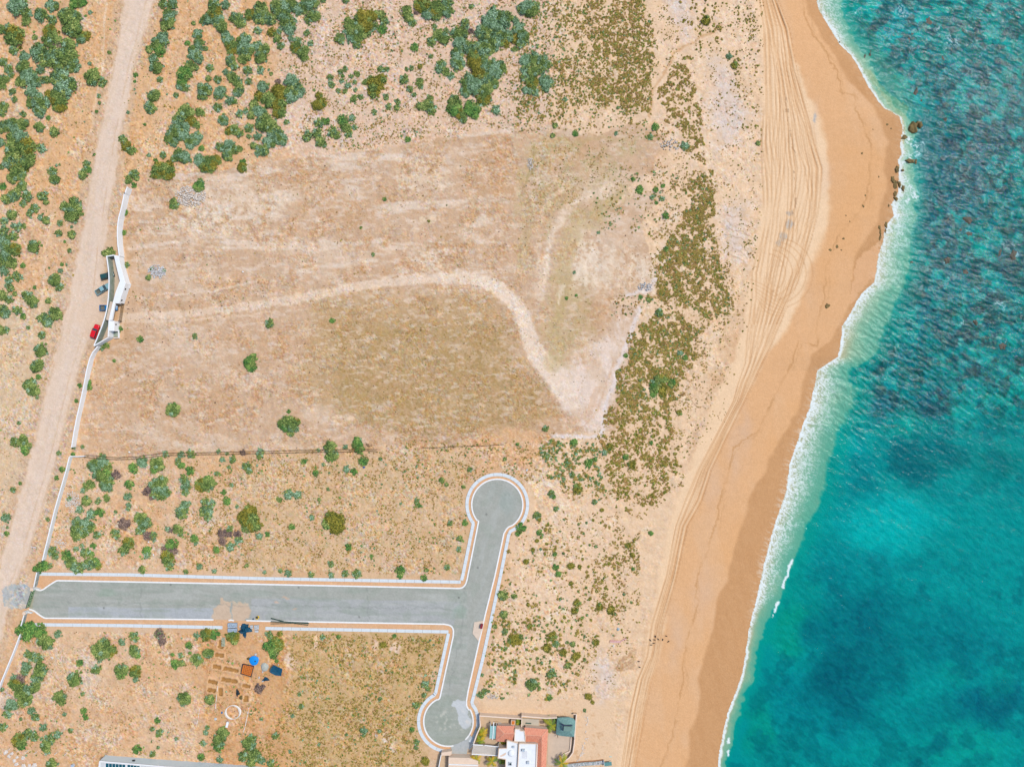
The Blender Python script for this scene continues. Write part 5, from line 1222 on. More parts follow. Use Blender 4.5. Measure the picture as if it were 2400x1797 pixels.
def vehicle(name, lbl, px, py, ang, paint, kind, L=5.0, Wd=1.95):
    w = P(px, py, 0); o = empty(name, (w[0], w[1], 0), math.radians(ang)); hl = L / 2; hw = Wd / 2
    pick = kind == 'pickup'
    m = MB()
    if pick:
        b0 = -hl; b1 = -hl + L * .32
        section_loft(m, [(b1, hw, hw * .97, .45, 1.12), (b1 + .25, hw, hw * .97, .42, 1.12), (hl - 1.65, hw, hw * .96, .42, 1.14), (hl - .9, hw, hw * .93, .42, 1.08), (hl - .25, hw * .97, hw * .86, .45, .98), (hl, hw * .86, hw * .74, .55, .85)])
        m.box((b0 + b1) / 2, -hw + .09, .45, b1 - b0, .16, .72); m.box((b0 + b1) / 2, hw - .09, .45, b1 - b0, .16, .72); m.box(b0 + .07, 0, .45, .12, Wd - .36, .7)
    else:
        section_loft(m, [(-hl, hw * .9, hw * .86, .5, 1.0), (-hl + .2, hw, hw * .95, .42, 1.12), (hl - 1.7, hw, hw * .96, .42, 1.14), (hl - .9, hw, hw * .9, .42, 1.06), (hl - .2, hw * .95, hw * .82, .45, .95), (hl, hw * .84, hw * .7, .55, .82)])
    body = m.build('body', paint, o, smooth_=False, bevel=.03)
    if pick: MB().box((b0 + b1) / 2, 0, .5, b1 - b0 - .14, Wd - .36, .1).build('bed_floor', M['bed'], body)
    c0 = (-hl + L * .34) if pick else (-hl + .25); c1 = hl - 1.55
    g_ = MB(); section_loft(g_, [(c0, hw * .92, hw * .78, 1.08, 1.5), (c0 + .25, hw * .93, hw * .8, 1.08, 1.72), (c1 - .75, hw * .93, hw * .79, 1.08, 1.74), (c1, hw * .9, hw * .84, 1.08, 1.16)])
    g_.build('windows', M['glass'], o)
    section_loft(MB(), [(c0 + .2, hw * .8, hw * .72, 1.70, 1.775), (c0 + .45, hw * .83, hw * .76, 1.70, 1.80), (c1 - 1.0, hw * .82, hw * .76, 1.70, 1.80), (c1 - .68, hw * .79, hw * .72, 1.69, 1.765)]).build('roof', paint, o)
    pl = MB()
    for s_ in (-1, 1):
        for xx in ((c0 + c1) / 2 - .15, c0 + .12, ): pl.tube((xx, s_ * hw * .955, 1.08), (xx + .04, s_ * hw * .80, 1.72), .05, .045, 6)
        pl.tube((c1 - .04, s_ * hw * .9, 1.12), (c1 - .72, s_ * hw * .78, 1.73), .045, .045, 6)
    pl.build('pillars', paint, o)
    for s_ in (-1, 1):
        for xx in (-hl + L * .2, hl - L * .19):
            t = MB().tube((xx, s_ * (hw - .24), .37), (xx, s_ * (hw - .01), .37), .37, .37, 20).build('wheel', M['rubber'], o)
            MB().tube((xx, s_ * (hw - .05), .37), (xx, s_ * (hw + .005), .37), .22, .20, 12).build('rim', M['chrome'], t)
        MB().box(hl - .12, s_ * hw * .62, .68, .16, .34, .16).build('headlight', M['lamp'], o)
        MB().box(-hl + .03, s_ * hw * .82, .75, .1, .18, .3).build('tail_light', M['redlamp'], o)
        MB().box(c1 - .25, s_ * (hw + .1), 1.06, .14, .22, .16).build('mirror', M['dark'], o)
    MB().box(hl - .02, 0, .42, .12, Wd * .88, .2).build('bumper', M['dark'], o); MB().box(-hl - .02, 0, .42, .12, Wd * .9, .2).build('bumper', M['dark'], o)
    return tag(o, lbl, 'car' if not pick else 'pickup truck', 'cars parked at the gatehouse')


def z1p(x, y): return (190 + x / 6.9 + 4.0, 580 + y / 6.9)


vehicle('parked_car', 'dark green-black car with its front hidden behind the gatehouse wall', *z1p(418, 462), 16, M['paint_black'], 'suv', 4.7)
vehicle('pickup_truck', 'silver-blue pickup parked askew with its nose at the gatehouse wall', *z1p(352, 676), 32, M['paint_silver'], 'pickup', 5.7)
vehicle('pickup_truck', 'blue pickup driving through the gatehouse portal', *z1p(440, 979), 0, M['paint_blue'], 'pickup', 6.2)
vehicle('parked_car', 'bright red car parked at the south end of the gatehouse', *z1p(222, 1360), 72, M['paint_red'], 'suv', 5.0)


# ------------------------------------------------------------------ villa
def Z2(pts): return [(970 + x / 5.53, 1640 + y / 5.53) for x, y in pts]


vo = P(1200, 1760, 0); vl = empty('villa', vo)


def vp(pts, z): return pw(Z2(pts), z, vo)


def hip_roof(name, poly, ridge, z, rise, faces, m):
    base = vp(poly, z); rid = [(p[0], p[1]) for p in vp(ridge, z + rise)]
    vs = [(p[0], p[1], z) for p in base] + [(p[0], p[1], z + rise) for p in rid]
    me = MB(); me.add(vs, faces); return me.build(name, m, vl)


tile = bpy.data.materials.new('clay_tile'); tile.use_nodes = True
nt = tile.node_tree; b = nt.nodes['Principled BSDF']; b.inputs['Roughness'].default_value = .85; b.inputs['Specular IOR Level'].default_value = .15
geo = nt.nodes.new('ShaderNodeNewGeometry'); br_ = nt.nodes.new('ShaderNodeTexBrick'); mp = nt.nodes.new('ShaderNodeMapping'); mp.inputs['Rotation'].default_value = (0, 0, 1.57)
nt.links.new(geo.outputs['Position'], mp.inputs[0]); nt.links.new(mp.outputs[0], br_.inputs['Vector'])
for nme, cc_ in (('Color1', (238, 140, 104)), ('Color2', (214, 104, 70)), ('Mortar', (232, 186, 160))):
    q = alb(cc_); br_.inputs[nme].default_value = (q[0], q[1], q[2], 1)
br_.inputs['Scale'].default_value = 1.0; br_.inputs['Brick Width'].default_value = .55; br_.inputs['Row Height'].default_value = .32; br_.inputs['Mortar Size'].default_value = .05
nt.links.new(br_.outputs['Color'], b.inputs['Base Color'])
nz = nt.nodes.new('ShaderNodeTexNoise'); nz.inputs['Scale'].default_value = 2.2; bp = nt.nodes.new('ShaderNodeBump'); bp.inputs['Strength'].default_value = .8; bp.inputs['Distance'].default_value = .15
nt.links.new(geo.outputs['Position'], nz.inputs[0]); nt.links.new(nz.outputs[0], bp.inputs['Height']); nt.links.new(bp.outputs[0], b.inputs['Normal'])
# courtyard floor and terraces
MB().prism(vp([(860, 205), (1390, 240), (1850, 235), (2100, 190), (2075, 560), (2050, 690), (1930, 800), (1860, 840), (1850, 1000), (330, 1000), (345, 720), (470, 660), (760, 600), (860, 340)], .06), -.2, .06).build('courtyard', M['tanwall'], vl)
MB().prism(vp([(1750, 430), (1850, 440), (2040, 475), (2030, 560), (2015, 690), (1950, 720), (1870, 790), (1855, 840), (1750, 840), (1730, 820), (1740, 470)], .12), 0.0, .12).build('sand_court', M['beige'], vl)
MB().prism(vp([(1400, 235), (1620, 250), (1620, 360), (1400, 345)], .5), -.1, .5).build('terrace', mat('terrace_floor', (206, 196, 176), noise=.06, nscale=.7), vl)
MB().prism(vp([(1620, 250), (1708, 255), (1700, 366), (1620, 360)], .45), -.1, .45).build('terrace', M['tanwall'], vl)
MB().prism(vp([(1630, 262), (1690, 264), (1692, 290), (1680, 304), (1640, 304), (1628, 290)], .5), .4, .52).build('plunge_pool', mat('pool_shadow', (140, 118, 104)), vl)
MB().prism(vp([(1630, 325), (1690, 326), (1688, 362), (1630, 360)], .52), .4, .53).build('floor_grate', M['wood'], vl)
MB().prism(vp([(1450, 295), (1522, 299), (1522, 309), (1450, 305)], .8), .5, .8).build('bench', mat('dark_green_bench', (60, 98, 88)), vl)
MB().prism(vp([(1260, 262), (1318, 264), (1312, 325), (1256, 322)], 1.6), -.1, 1.6).build('chimney_block', M['cream'], vl)
MB().prism(vp([(1270, 270), (1308, 272), (1304, 315), (1268, 314)], 1.7), 1.6, 1.7).build('vent_cover', M['orange'], vl)
MB().prism(vp([(1095, 300), (1230, 310), (1226, 326), (1092, 324)], .8), -.1, .8).build('planter', M['concrete'], vl)
MB().prism(vp([(1040, 275), (1095, 280), (1090, 325), (1038, 322)], .4), -.1, .4).build('planter', M['tanwall'], vl)
MB().prism(vp([(1105, 540), (1200, 545), (1198, 620), (1100, 615)], 1.2), -.1, 1.2).build('planter', mat('grey_green_render', (186, 180, 140), noise=.1, nscale=.8), vl)
# walls and roofs
z = 3.2
MB().prism(vp([(1085, 345), (1300, 348), (1298, 520), (1200, 535), (1075, 522)], z - .1), -.2, z - .1).build('wall', M['cream'], vl)
hip_roof('tiled_roof', [(1072, 328), (1308, 334), (1305, 530), (1202, 542), (1060, 532)], [(1170, 430), (1303, 430)], z, 1.0, [(0, 3, 5), (0, 5, 6, 1)] and [(4, 0, 5), (0, 1, 6, 5), (4, 5, 6, 2, 3)], tile)
MB().prism(vp([(1445, 365), (1730, 385), (1700, 868), (1598, 868), (1605, 570), (1450, 540)], z - .1), -.2, z - .1).build('wall', M['cream'], vl)
hip_roof('tiled_roof', [(1432, 352), (1740, 375), (1705, 1000), (1590, 1000), (1600, 562), (1448, 540)], [(1440, 450), (1660, 462), (1648, 1000)], z, 1.0, [(0, 1, 7, 6), (1, 2, 8, 7), (8, 3, 4, 7), (7, 4, 5, 6)], tile)
rdg = MB(); q = vp([(1432, 452), (1660, 462)], z + 1.02)
for pa, pb_ in (((1660, 462, 1.02), (1736, 378, .06)), ((1660, 462, 1.02), (1602, 560, .1)), ((1640, 520, 1.0), (1700, 570, .4)), ((1440, 450, 1.0), (1660, 462, 1.02)), ((1170, 430, 1.02), (1064, 530, .05)), ((1170, 430, 1.02), (1076, 332, .05)), ((1170, 430, 1.02), (1303, 430, 1.02))):
    A = vp([pa[:2]], z + pa[2])[0]; B = vp([pb_[:2]], z + pb_[2])[0]; rdg.tube((A[0], A[1], z + pa[2]), (B[0], B[1], z + pb_[2]), .09, .09, 6)
rdg.build('ridge_tiles', mat('pale_ridge_tile', (238, 180, 150), noise=.1, nscale=3), vl)


def flat_roof(poly, z, m=M['roofwhite'], par=M['cream'], h=.35):
    w_ = MB().prism(vp(poly, z), -.2, z).build('wall', M['cream'], vl)
    pts = vp(poly, z + h); pts = pts + [pts[0]]; ctr = (sum(p[0] for p in pts) / len(pts), sum(p[1] for p in pts) / len(pts))
    ins_ = [(p[0] * .985 + ctr[0] * .015, p[1] * .985 + ctr[1] * .015) for p in vp(poly, z)]
    MB().prism(ins_, z + .003, z + .05).build('roof', m, w_); ribbon(MB(), pts, .28, z - .1, z + h).build('parapet', par, w_)


flat_roof([(1312, 372), (1378, 378), (1380, 398), (1432, 402), (1445, 488), (1448, 545), (1302, 540)], 3.9)
flat_roof([(1208, 522), (1352, 560), (1340, 1000), (1188, 1000), (1190, 768), (1092, 752), (1102, 628), (1205, 625)], 4.4, par=M['cream'])
flat_roof([(1365, 562), (1592, 568), (1580, 1000), (1340, 1000)], 4.9)
dm = MB(); cxy = vp([(1262, 688)], 4.6)[0]; n = 20; vs = []; fs = []
for j in range(6):
    a = j / 5 * math.pi / 2; r = 1.15 * math.cos(a) + .001
    vs += [(cxy[0] + r * math.cos(2 * math.pi * i / n), cxy[1] + r * math.sin(2 * math.pi * i / n), 4.45 + .75 * math.sin(a)) for i in range(n)]
for j in range(5):
    for i in range(n): fs.append((j * n + i, j * n + (i + 1) % n, (j + 1) * n + (i + 1) % n, (j + 1) * n + i))
dm.add(vs, fs).build('dome', M['roofwhite'], vl, smooth_=True)
for (x, y, zz_, sx, sy, sz) in ((1420, 640, 4.96, 1.1, .8, .7), (1480, 800, 4.96, .9, .9, .6), (1290, 600, 4.46, .8, .6, .5), (1250, 820, 4.46, 1.2, 1.2, .35)):
    q = vp([(x, y)], zz_)[0]; bb_ = MB().box(q[0], q[1], zz_, sx, sy, sz).build('roof_unit', M['greyplastic'], vl, bevel=.03); MB().tube((q[0], q[1], zz_ + sz), (q[0], q[1], zz_ + sz + .04), sx * .32, sx * .32, 14).build('fan_grille', M['block'] if sz > .4 else M['glass'], bb_)
sk = MB()
for i in range(7):
    for j in range(4): sk.prism(vp([(1400 + j * 18, 660 + i * 14), (1412 + j * 18, 661 + i * 14), (1411 + j * 18, 668 + i * 14), (1399 + j * 18, 667 + i * 14)], 4.98), 4.955, 4.985)
sk.build('roof_vents', mat('pale_grey_vent', (206, 208, 212)), vl)
st = MB(); 
for i in range(4): st.prism(vp([(1115 + i * 18, 720 - i * 8), (1150 + i * 14, 700 - i * 8), (1165 + i * 10, 712 - i * 6), (1130 + i * 16, 736 - i * 6)], 4.47 + i * .01), 4.455, 4.47 + i * .012)
st.build('roof_stain_patch', mat('rusty_coating', (234, 208, 184), noise=.1, nscale=3), vl)
MB().prism(vp([(1600, 570), (1606, 570), (1590, 1000), (1582, 1000)], 4.2), 3.2, 4.2).build('gutter_wall', M['white'], vl)
# lower-left wing
MB().prism(vp([(450, 742), (720, 748), (835, 790), (838, 1000), (445, 1000)], 2.7), -.2, 2.7).build('garage', M['cream'], vl)
MB().prism(vp([(465, 735), (705, 742), (705, 795), (700, 800), (480, 790)], 1.3), -.2, 1.3).build('garage_apron', M['concrete'], vl)
MB().prism(vp([(452, 828), (828, 840), (828, 850), (452, 838)], 3.1), 2.7, 3.1).build('parapet', M['white'], vl)
MB().prism(vp([(358, 678), (490, 660), (488, 700), (470, 718), (355, 716)], 1.9), -.2, 1.9).build('entrance_block', M['cream'], vl)
ribbon(MB(), vp([(352, 716), (322, 868), (310, 1000)], 2.0), .25, -.2, 2.0).build('side_wall', M['white'], vl)
tag(vl, 'cream villa with terracotta and white flat roofs beside the lower turning circle', 'villa')
# garden walls
for nm, lb, pts, h, m in (('garden_wall', 'cream garden wall along the north-west side of the villa garden', [(775, 565), (815, 450), (862, 340), (852, 203), (1120, 222), (1392, 242)], 2.2, M['cream']),
                       ('garden_wall', 'cream garden wall behind the villa terrace', [(1398, 350), (1398, 206), (1708, 234), (1855, 228)], 2.4, M['cream']),
                       ('garden_wall', 'low tan garden wall facing the beach at the villa', [(2068, 184), (2108, 184), (2096, 330), (2080, 560), (2062, 680), (2015, 745), (1935, 805)], 1.3, M['tanwall']),
                       ('garden_wall', 'curved low planter wall at the villa court', [(2038, 478), (2032, 600), (2020, 665), (1960, 690), (1880, 745), (1862, 800)], .5, M['tanwall'])):
    w = P(*Z2(pts[:1])[0], h); o = empty(nm, (w[0], w[1], 0)); pp = pw(Z2(pts), h, (w[0], w[1]))
    ribbon(MB(), pp, .32, -.3, h - .05).build('wall_face', m, o); ribbon(MB(), pp, .38, h - .048, h + .01).build('coping', mat('pale_coping', (250, 226, 204)), o)
    tag(o, lb, 'wall', 'garden walls round the villa')


def pergola(lbl, corners, z, beams, nsl, along, m, mb_):
    w = P(*Z2(corners[:1])[0], z); o = empty('pergola', (w[0], w[1], 0)); c = pw(Z2(corners), z, (w[0], w[1]))
    sl = MB()
    for i in range(nsl):
        f = (i + .5) / nsl
        if along: a_, b2 = [(c[0][k] + (c[1][k] - c[0][k]) * f) for k in (0, 1)], [(c[3][k] + (c[2][k] - c[3][k]) * f) for k in (0, 1)]
        else: a_, b2 = [(c[0][k] + (c[3][k] - c[0][k]) * f) for k in (0, 1)], [(c[1][k] + (c[2][k] - c[1][k]) * f) for k in (0, 1)]
        ribbon(sl, [a_, b2], .2, z - .14, z)
    sl.build('slats', m, o)
    for bm in beams:
        q = pw(Z2(bm), z + .16, (w[0], w[1])); ribbon(MB(), q, .26, z + .003, z + .18).build('beam', mb_, o)
    for q in c: MB().box(q[0], q[1], -.1, .22, .22, z - .05).build('post', mb_, o)
    tag(o, lbl, 'pergola', 'pergolas at the villa')


pergola('small pergola with blue-green slats beside the villa roof', [(990, 332), (1070, 336), (1060, 500), (980, 496)], 2.8, [[(1036, 285), (1020, 512)]], 15, False, mat('blue_green_slat', (176, 226, 222)), M['white'])
pergola('long pergola of pale slats over the villa entrance', [(768, 578), (1095, 602), (1083, 716), (752, 698)], 2.9, [[(765, 576), (900, 584)], [(915, 585), (1098, 604)], [(750, 700), (1086, 718)]], 24, True, M['slat'], M['white'])
# thatched canopy
co = P(1325, 1702, 0); cn = empty('thatched_canopy', co); z0, z1 = 2.4, 4.2
def cp_(pts, z): return pw(Z2(pts), z, co)
ring0 = cp_([(1858, 232), (1920, 224), (2010, 222), (2070, 238), (2094, 272), (2088, 380), (2078, 476), (1975, 470), (1875, 458), (1842, 436), (1850, 330)], z0)
ctr = cp_([(1970, 350)], z1)[0]; vs = [(p[0], p[1], z0 + rnd.uniform(-.05, .05)) for p in ring0]; n = len(ring0)
vs += [(p[0] * .45 + ctr[0] * .55, p[1] * .45 + ctr[1] * .55, z0 + (z1 - z0) * .62 + rnd.uniform(-.06, .06)) for p in ring0] + [(ctr[0], ctr[1], z1)]
fs = [(i, (i + 1) % n, n + (i + 1) % n, n + i) for i in range(n)] + [(n + i, n + (i + 1) % n, 2 * n) for i in range(n)]
vs += [(p[0], p[1], z0 - .25) for p in ring0]; fs += [(2 * n + 1 + i, 2 * n + 1 + (i + 1) % n, (i + 1) % n, i) for i in range(n)]
MB().add(vs, fs).build('thatch', M['canopy'], cn)
cap = cp_([(1945, 338), (2058, 345), (2045, 402), (1940, 398)], z1); MB().prism(cap, z1 - .35, z1 + .1).build('top_cap', mat('canopy_cap', (120, 150, 140), noise=.15, nscale=2), cn)
for pts in ([(1912, 305), (1950, 325), (1990, 328), (2055, 325)], [(1915, 318), (1945, 335)], [(1922, 340), (1928, 395)]):
    q = cp_(pts, z1 + .05); ribbon(MB(), q, .22, z1 - .2, z1 + .12).build('ridge_rope', mat('dark_blue_rope', (48, 58, 84)), cn)
for p in ((1865, 250), (2070, 250), (2070, 460), (1860, 440)): q = cp_([p], 0)[0]; MB().tube((q[0], q[1], -.1), (q[0], q[1], z0), .1, .1, 8).build('post', M['wood'], cn)
tag(cn, 'square teal-grey thatched canopy in the villa garden by the beach', 'canopy')


# palms
def palm_fronds(mbv, n, L, seed, width=.35, droop=.7, up=.55):
    rs = np.random.RandomState(seed); V = []; F = []; Cc = []
    for i in range(n):
        a = 2 * math.pi * i / n + rs.uniform(-.25, .25); l = L * rs.uniform(.75, 1.1); e = up * rs.uniform(.3, 1.2)
        pts = []
        for j in range(9):
            t = j / 8; r = l * t; zz = l * (e * t - droop * t * t); pts.append(np.array([r * math.cos(a), r * math.sin(a), zz]))
        sd = np.array([-math.sin(a), math.cos(a), 0]); cc_ = np.array([(140, 140, 34), (118, 134, 40), (170, 142, 30), (86, 112, 44)][rs.randint(0, 4)])
        for j in range(8):
            for s_ in (-1, 1):
                for k_ in range(2):
                    p0 = pts[j] + (pts[j + 1] - pts[j]) * (k_ * .5); w_ = width * math.sin(math.pi * (j + 1) / 10) + .06
                    tip = p0 + sd * s_ * w_ * 1.6 + (pts[j + 1] - pts[j]) * .9 - np.array([0, 0, w_ * .35]); p1 = p0 + (pts[j + 1] - pts[j]) * .45
                    nvv = len(V); V += [p0, p1, tip, p0 + (tip - p0) * .5 - (pts[j + 1] - pts[j]) * .1]; F.append((nvv, nvv + 1, nvv + 2, nvv + 3)); Cc.append(alb(cc_ + rs.uniform(-18, 18)) * 1.5)
    return np.array(V), np.array(F), np.clip(np.array(Cc), .004, .9)


for i, (x, y, h, L, lb) in enumerate(((885, 430, 2.2, 2.1, 'yellow-green palm left of the small pergola'), (858, 520, 2.0, 2.2, 'yellow palm just above the long pergola'), (800, 772, 2.2, 2.1, 'yellow-green palm just below the long pergola on the left'),
                                      (1012, 790, 2.4, 2.3, 'yellow palm below the right end of the long pergola'), (1168, 556, 1.6, 1.3, 'small palm in the planter between the villa roofs'), (1150, 800, 1.6, 1.4, 'small palm beside the domed white roof'),
                                      (1785, 325, 1.6, 3.4, 'large-leaved palm beside the thatched canopy'), (1918, 815, 3.0, 2.8, 'tall dark palm at the bottom corner of the villa court'), (1355, 285, 1.2, 1.2, 'small green palm between the two garden walls'))):
    w = P(*Z2([(x, y)])[0], h); o = empty('palm', (w[0], w[1], 0))
    t = MB(); t.tube((0, 0, -.1), (.05, .03, h * .6), .16, .13, 8); t.tube((.05, .03, h * .6), (0, 0, h), .13, .1, 8); t.build('trunk', M['bark'], o)
    V, F, c = palm_fronds(None, 7 if i == 6 else 9, L, 900 + i, .5 if i == 6 else .35)
    V[:, 2] += h
    np_mesh('crown', V, F, M['foliage'], col=c, parent=o)
    tag(o, lb, 'palm', 'palms in the villa garden')

# ------------------------------------------------------------------ long white building at the lower left edge
bo = P(400, 1797, 0); bl = empty('long_building', bo)
def bp2(pts, z): return pw(pts, z, bo)
top = [(233, 1782), (250, 1783.5), (380, 1794), (560, 1806), (640, 1812), (640, 1900), (228, 1900), (230, 1800)]
w_ = MB().prism(bp2(top, 3.7), -.3, 3.7).build('wall', mat('pale_blue_white_render', (228, 240, 242), noise=.03, nscale=.6), bl)
pr = bp2([(234, 1783.5), (380, 1795.5), (560, 1807.5), (640, 1813.5)], 4.0); ribbon(MB(), pr, .3, 3.7, 4.0).build('parapet', M['white'], w_)
pr = bp2([(233.5, 1783), (231, 1800), (229, 1900)], 4.0); ribbon(MB(), pr, .3, 3.69, 3.99).build('parapet', M['white'], w_)
rf = MB().prism(bp2([(236, 1785.5), (560, 1809), (636, 1815), (636, 1898), (232, 1898)], 3.75), 3.703, 3.75).build('roof', mat('grey_white_roof', (214, 216, 214), noise=.05, nscale=.8), w_)
for k_, (x0, x1, yy) in enumerate(((247, 294, 1787.5), (298, 328, 1791))):
    fr = MB().prism(bp2([(x0 - 1, yy - 1.2), (x1 + 1, yy + 2.4), (x1 + 1, yy + 40), (x0 - 2, yy + 36)], 3.85), 3.76, 3.84).build('solar_panel', M['white'], bl)
    nn = 6 if k_ == 0 else 4
    for i in range(nn):
        a0 = x0 + (x1 - x0) * (i + .06) / nn; a1 = x0 + (x1 - x0) * (i + .94) / nn; s0 = (yy + 3.6 * (a0 - x0) / (x1 - x0))
        for r_ in range(3):
            MB().prism(bp2([(a0, s0 + r_ * 11), (a1, s0 + .5 + r_ * 11), (a1, s0 + 10.3 + r_ * 11), (a0, s0 + 9.8 + r_ * 11)], 3.9), 3.842, 3.88).build('solar_cell', M['solar'], fr)
a_ = bp2([(313, 1786)], 2.2)[0]; MB().box(a_[0], a_[1] + .55, 1.9, .9, .5, .5, -.08).build('wall_vent', M['dark'], w_)
MB().prism(bp2([(386, 1796.5), (402, 1798), (402, 1830), (386, 1830)], 4.3), 3.76, 4.3).build('skylight', M['white'], bl)
tag(bl, 'long white building with solar panels at the lower left edge', 'building')

# posts of the unfinished fence
for i, (x, y) in enumerate(((24, 1753), (46, 1755.5), (66, 1758), (87, 1760), (110, 1763), (134, 1762), (157, 1763.5), (179, 1765.5), (201, 1767.5), (223, 1769.5))):
    w = P(x, y, 0); m_ = MB().box(0, 0, -.2, .14, .14, 1.7, .2, .9, .9).build('fence_post', M['white'], loc=(w[0], w[1], 0))
    tag(m_, 'white concrete post, %s from the left in the row by the long building' % ORD[i + 1], 'post', 'row of white fence posts')

# brushwood fence
def fence(lbl, pts, h, dbl, step, m):
    W_ = [P(p[0], p[1], h) for p in pts]; o = empty('brushwood_fence', (W_[0][0], W_[0][1], 0)); q = [(w[0] - W_[0][0], w[1] - W_[0][1]) for w in W_]
    rl_ = MB(); ps = MB(); tw = MB()
    dens_ = []
    for a, b in zip(q[:-1], q[1:]):
        L = math.hypot(b[0] - a[0], b[1] - a[1]); n_ = max(int(L / step), 1)
        for i in range(n_): dens_.append((a[0] + (b[0] - a[0]) * i / n_, a[1] + (b[1] - a[1]) * i / n_))
    dens_.append(q[-1])
    for off_ in ((-dbl / 2, dbl / 2) if dbl else (0,)):
        od = offset(dens_, off_); od = [(p[0], p[1] + rnd.uniform(-.1, .1)) for p in od]
        for a, b in zip(od[:-1], od[1:]):
            for hh in (h, h * .5): rl_.tube((a[0], a[1], hh + rnd.uniform(-.04, .04)), (b[0], b[1], hh), .05, .045, 5)
    for n_p, p in enumerate(dens_):
        MB().tube((p[0], p[1] - dbl / 2, -.2), (p[0], p[1] - dbl / 2, h + .1), .07, .06, 6).build('post', m, o)
        for _ in range(5):
            x, y = p[0] + rnd.uniform(-1.2, 1.2), p[1] + rnd.uniform(-.5, .5); a = rnd.uniform(0, 3.1)
            tw.tube((x, y, .05), (x + math.cos(a) * rnd.uniform(.4, 1.1), y + math.sin(a) * .35, rnd.uniform(.2, .8)), .035, .02, 4)
    rl_.build('rails', m, o); tw.build('brushwood', m, o)
    tag(o, lbl, 'fence')


stick = mat('dry_brown_sticks', (112, 88, 50), noise=.3, nscale=2)
fence('double-railed brushwood fence between the bare plot and the scrub plot', [(197, 1069), (225, 1071), (272, 1074.5), (320, 1072), (380, 1065), (462, 1063), (600, 1060), (752, 1056.5), (822, 1055.5), (855, 1053), (884, 1056)], 1.1, .75, 2.6, stick)
fence('thin low stick fence continuing towards the upper turning circle', [(991, 1049), (1040, 1047.5), (1090, 1045.5), (1151, 1043), (1180, 1041)], .6, 0, 2.6, stick)
fence('short forked pile of sticks at the end of the double fence', [(858, 1040), (866, 1046), (872, 1042)], .4, .3, 1.2, stick)


# ------------------------------------------------------------------ rocks, rubble, driftwood
def rock_mesh(seed, sub=2):
    import bmesh
    rs = np.random.RandomState(seed); bm = bmesh.new(); bmesh.ops.create_icosphere(bm, subdivisions=sub, radius=1)
    ax = rs.normal(size=(9, 3)); of = rs.uniform(.45, .9, 9)
    for v_ in bm.verts:
        c = np.array(v_.co)
        for a, o in zip(ax, of):
            a = a / np.linalg.norm(a); d_ = c @ a
            if d_ > o: c = c - a * (d_ - o) * .85
        c = c * (1 + .22 * math.sin(c[0] * 6 + seed) * math.cos(c[1] * 5 + seed * 2) + rs.uniform(-.07, .07)); v_.co = Vector(c)
    me = bpy.data.meshes.new('rock'); bm.to_mesh(me); bm.free(); return me


ROCKS = []
for m_ in (M['rock'], M['rockwet'], M['pale']):
    g_ = []
    for i in range(5): me = rock_mesh(40 + i, 3); me.materials.append(m_); g_.append(me)
    ROCKS.append(g_)


def rock(x, y, rx, ry, kind, lbl, grp, z=None, hz=.6, rot=0.0):
    w = Gp(x, y) if z is None else P(x, y, z)
    o = bpy.data.objects.new('rock', ROCKS[kind][rnd.randint(0, 4)]); COL.objects.link(o)
    o.location = w; o.scale = (rx * S, ry * S, min(rx, ry) * S * hz); o.rotation_euler = (0, 0, rot)
    return tag(o, lbl, 'rock', grp)


def T(x0, y0, x, y): return x0 + x / 3.68, y0 + y / 3.68


SR = 'rocks along the water line'
# x, y, rx, ry in the tile (1800, 0)
for x, y, rx, ry, lb in ((1258, 1110, 50, 58, 'largest brown rock breaking the water off the sand point'), (1300, 1075, 30, 34, 'rock touching the north-east side of the largest shore rock'), (1175, 1185, 30, 18, 'low rock just south-west of the largest shore rock'),
                         (1225, 1390, 42, 22, 'flat rock in the surf south of the sand point'), (1275, 1395, 10, 26, 'narrow upright rock beside the flat surf rock'), (1112, 1462, 20, 34, 'upright oval rock at the foot of the sand point'),
                         (1160, 1470, 14, 12, 'small rock right of the upright oval rock'), (1078, 1560, 18, 40, 'long rock at the upper left of the shore cluster'), (1100, 1600, 22, 44, 'long rock in the middle of the shore cluster'),
                         (1130, 1590, 16, 34, 'narrow rock on the right of the shore cluster'), (1165, 1630, 14, 30, 'dark rock in the foam beside the shore cluster'), (617, 366, 9, 9, 'small dark stone at the wet sand edge near the top')):
    sx, sy = T(1800, 0, x, y); sea = x > 1140 and y < 1440 or x > 1150
    rock(sx, sy, rx / 3.68, ry / 3.68, 0, lb, SR, SEA + .1 if sea else None, .8, rnd.uniform(-.3, .3))
for x, y, rx, ry, lb in ((1096, 15, 16, 26, 'upper rock of the pair just below the shore cluster'), (1098, 58, 22, 20, 'lower rock of the pair just below the shore cluster'), (1018, 290, 14, 34, 'dark upright rock at the foam edge opposite the pale boulder strip'), (1012, 335, 10, 22, 'small dark rock under the upright foam edge rock'),
                         (962, 312, 12, 24, 'upper rock of the olive chain on the sand'), (970, 350, 12, 22, 'middle rock of the olive chain on the sand'), (966, 390, 12, 30, 'lower rock of the olive chain on the sand'),
                         (515, 980, 30, 22, 'lone olive rock in the middle of the beach'), (1040, 118, 10, 12, 'small brown rock in the washed sand'), (1162, 75, 8, 9, 'small rock in the foam by the shore pair')):
    sx, sy = T(1800, 450, x, y); rock(sx, sy, rx / 3.68, ry / 3.68, 0, lb, SR, None, .7, rnd.uniform(-.2, .2) + (.6 if x == 515 else 0))
RR = 'submerged reef rocks'
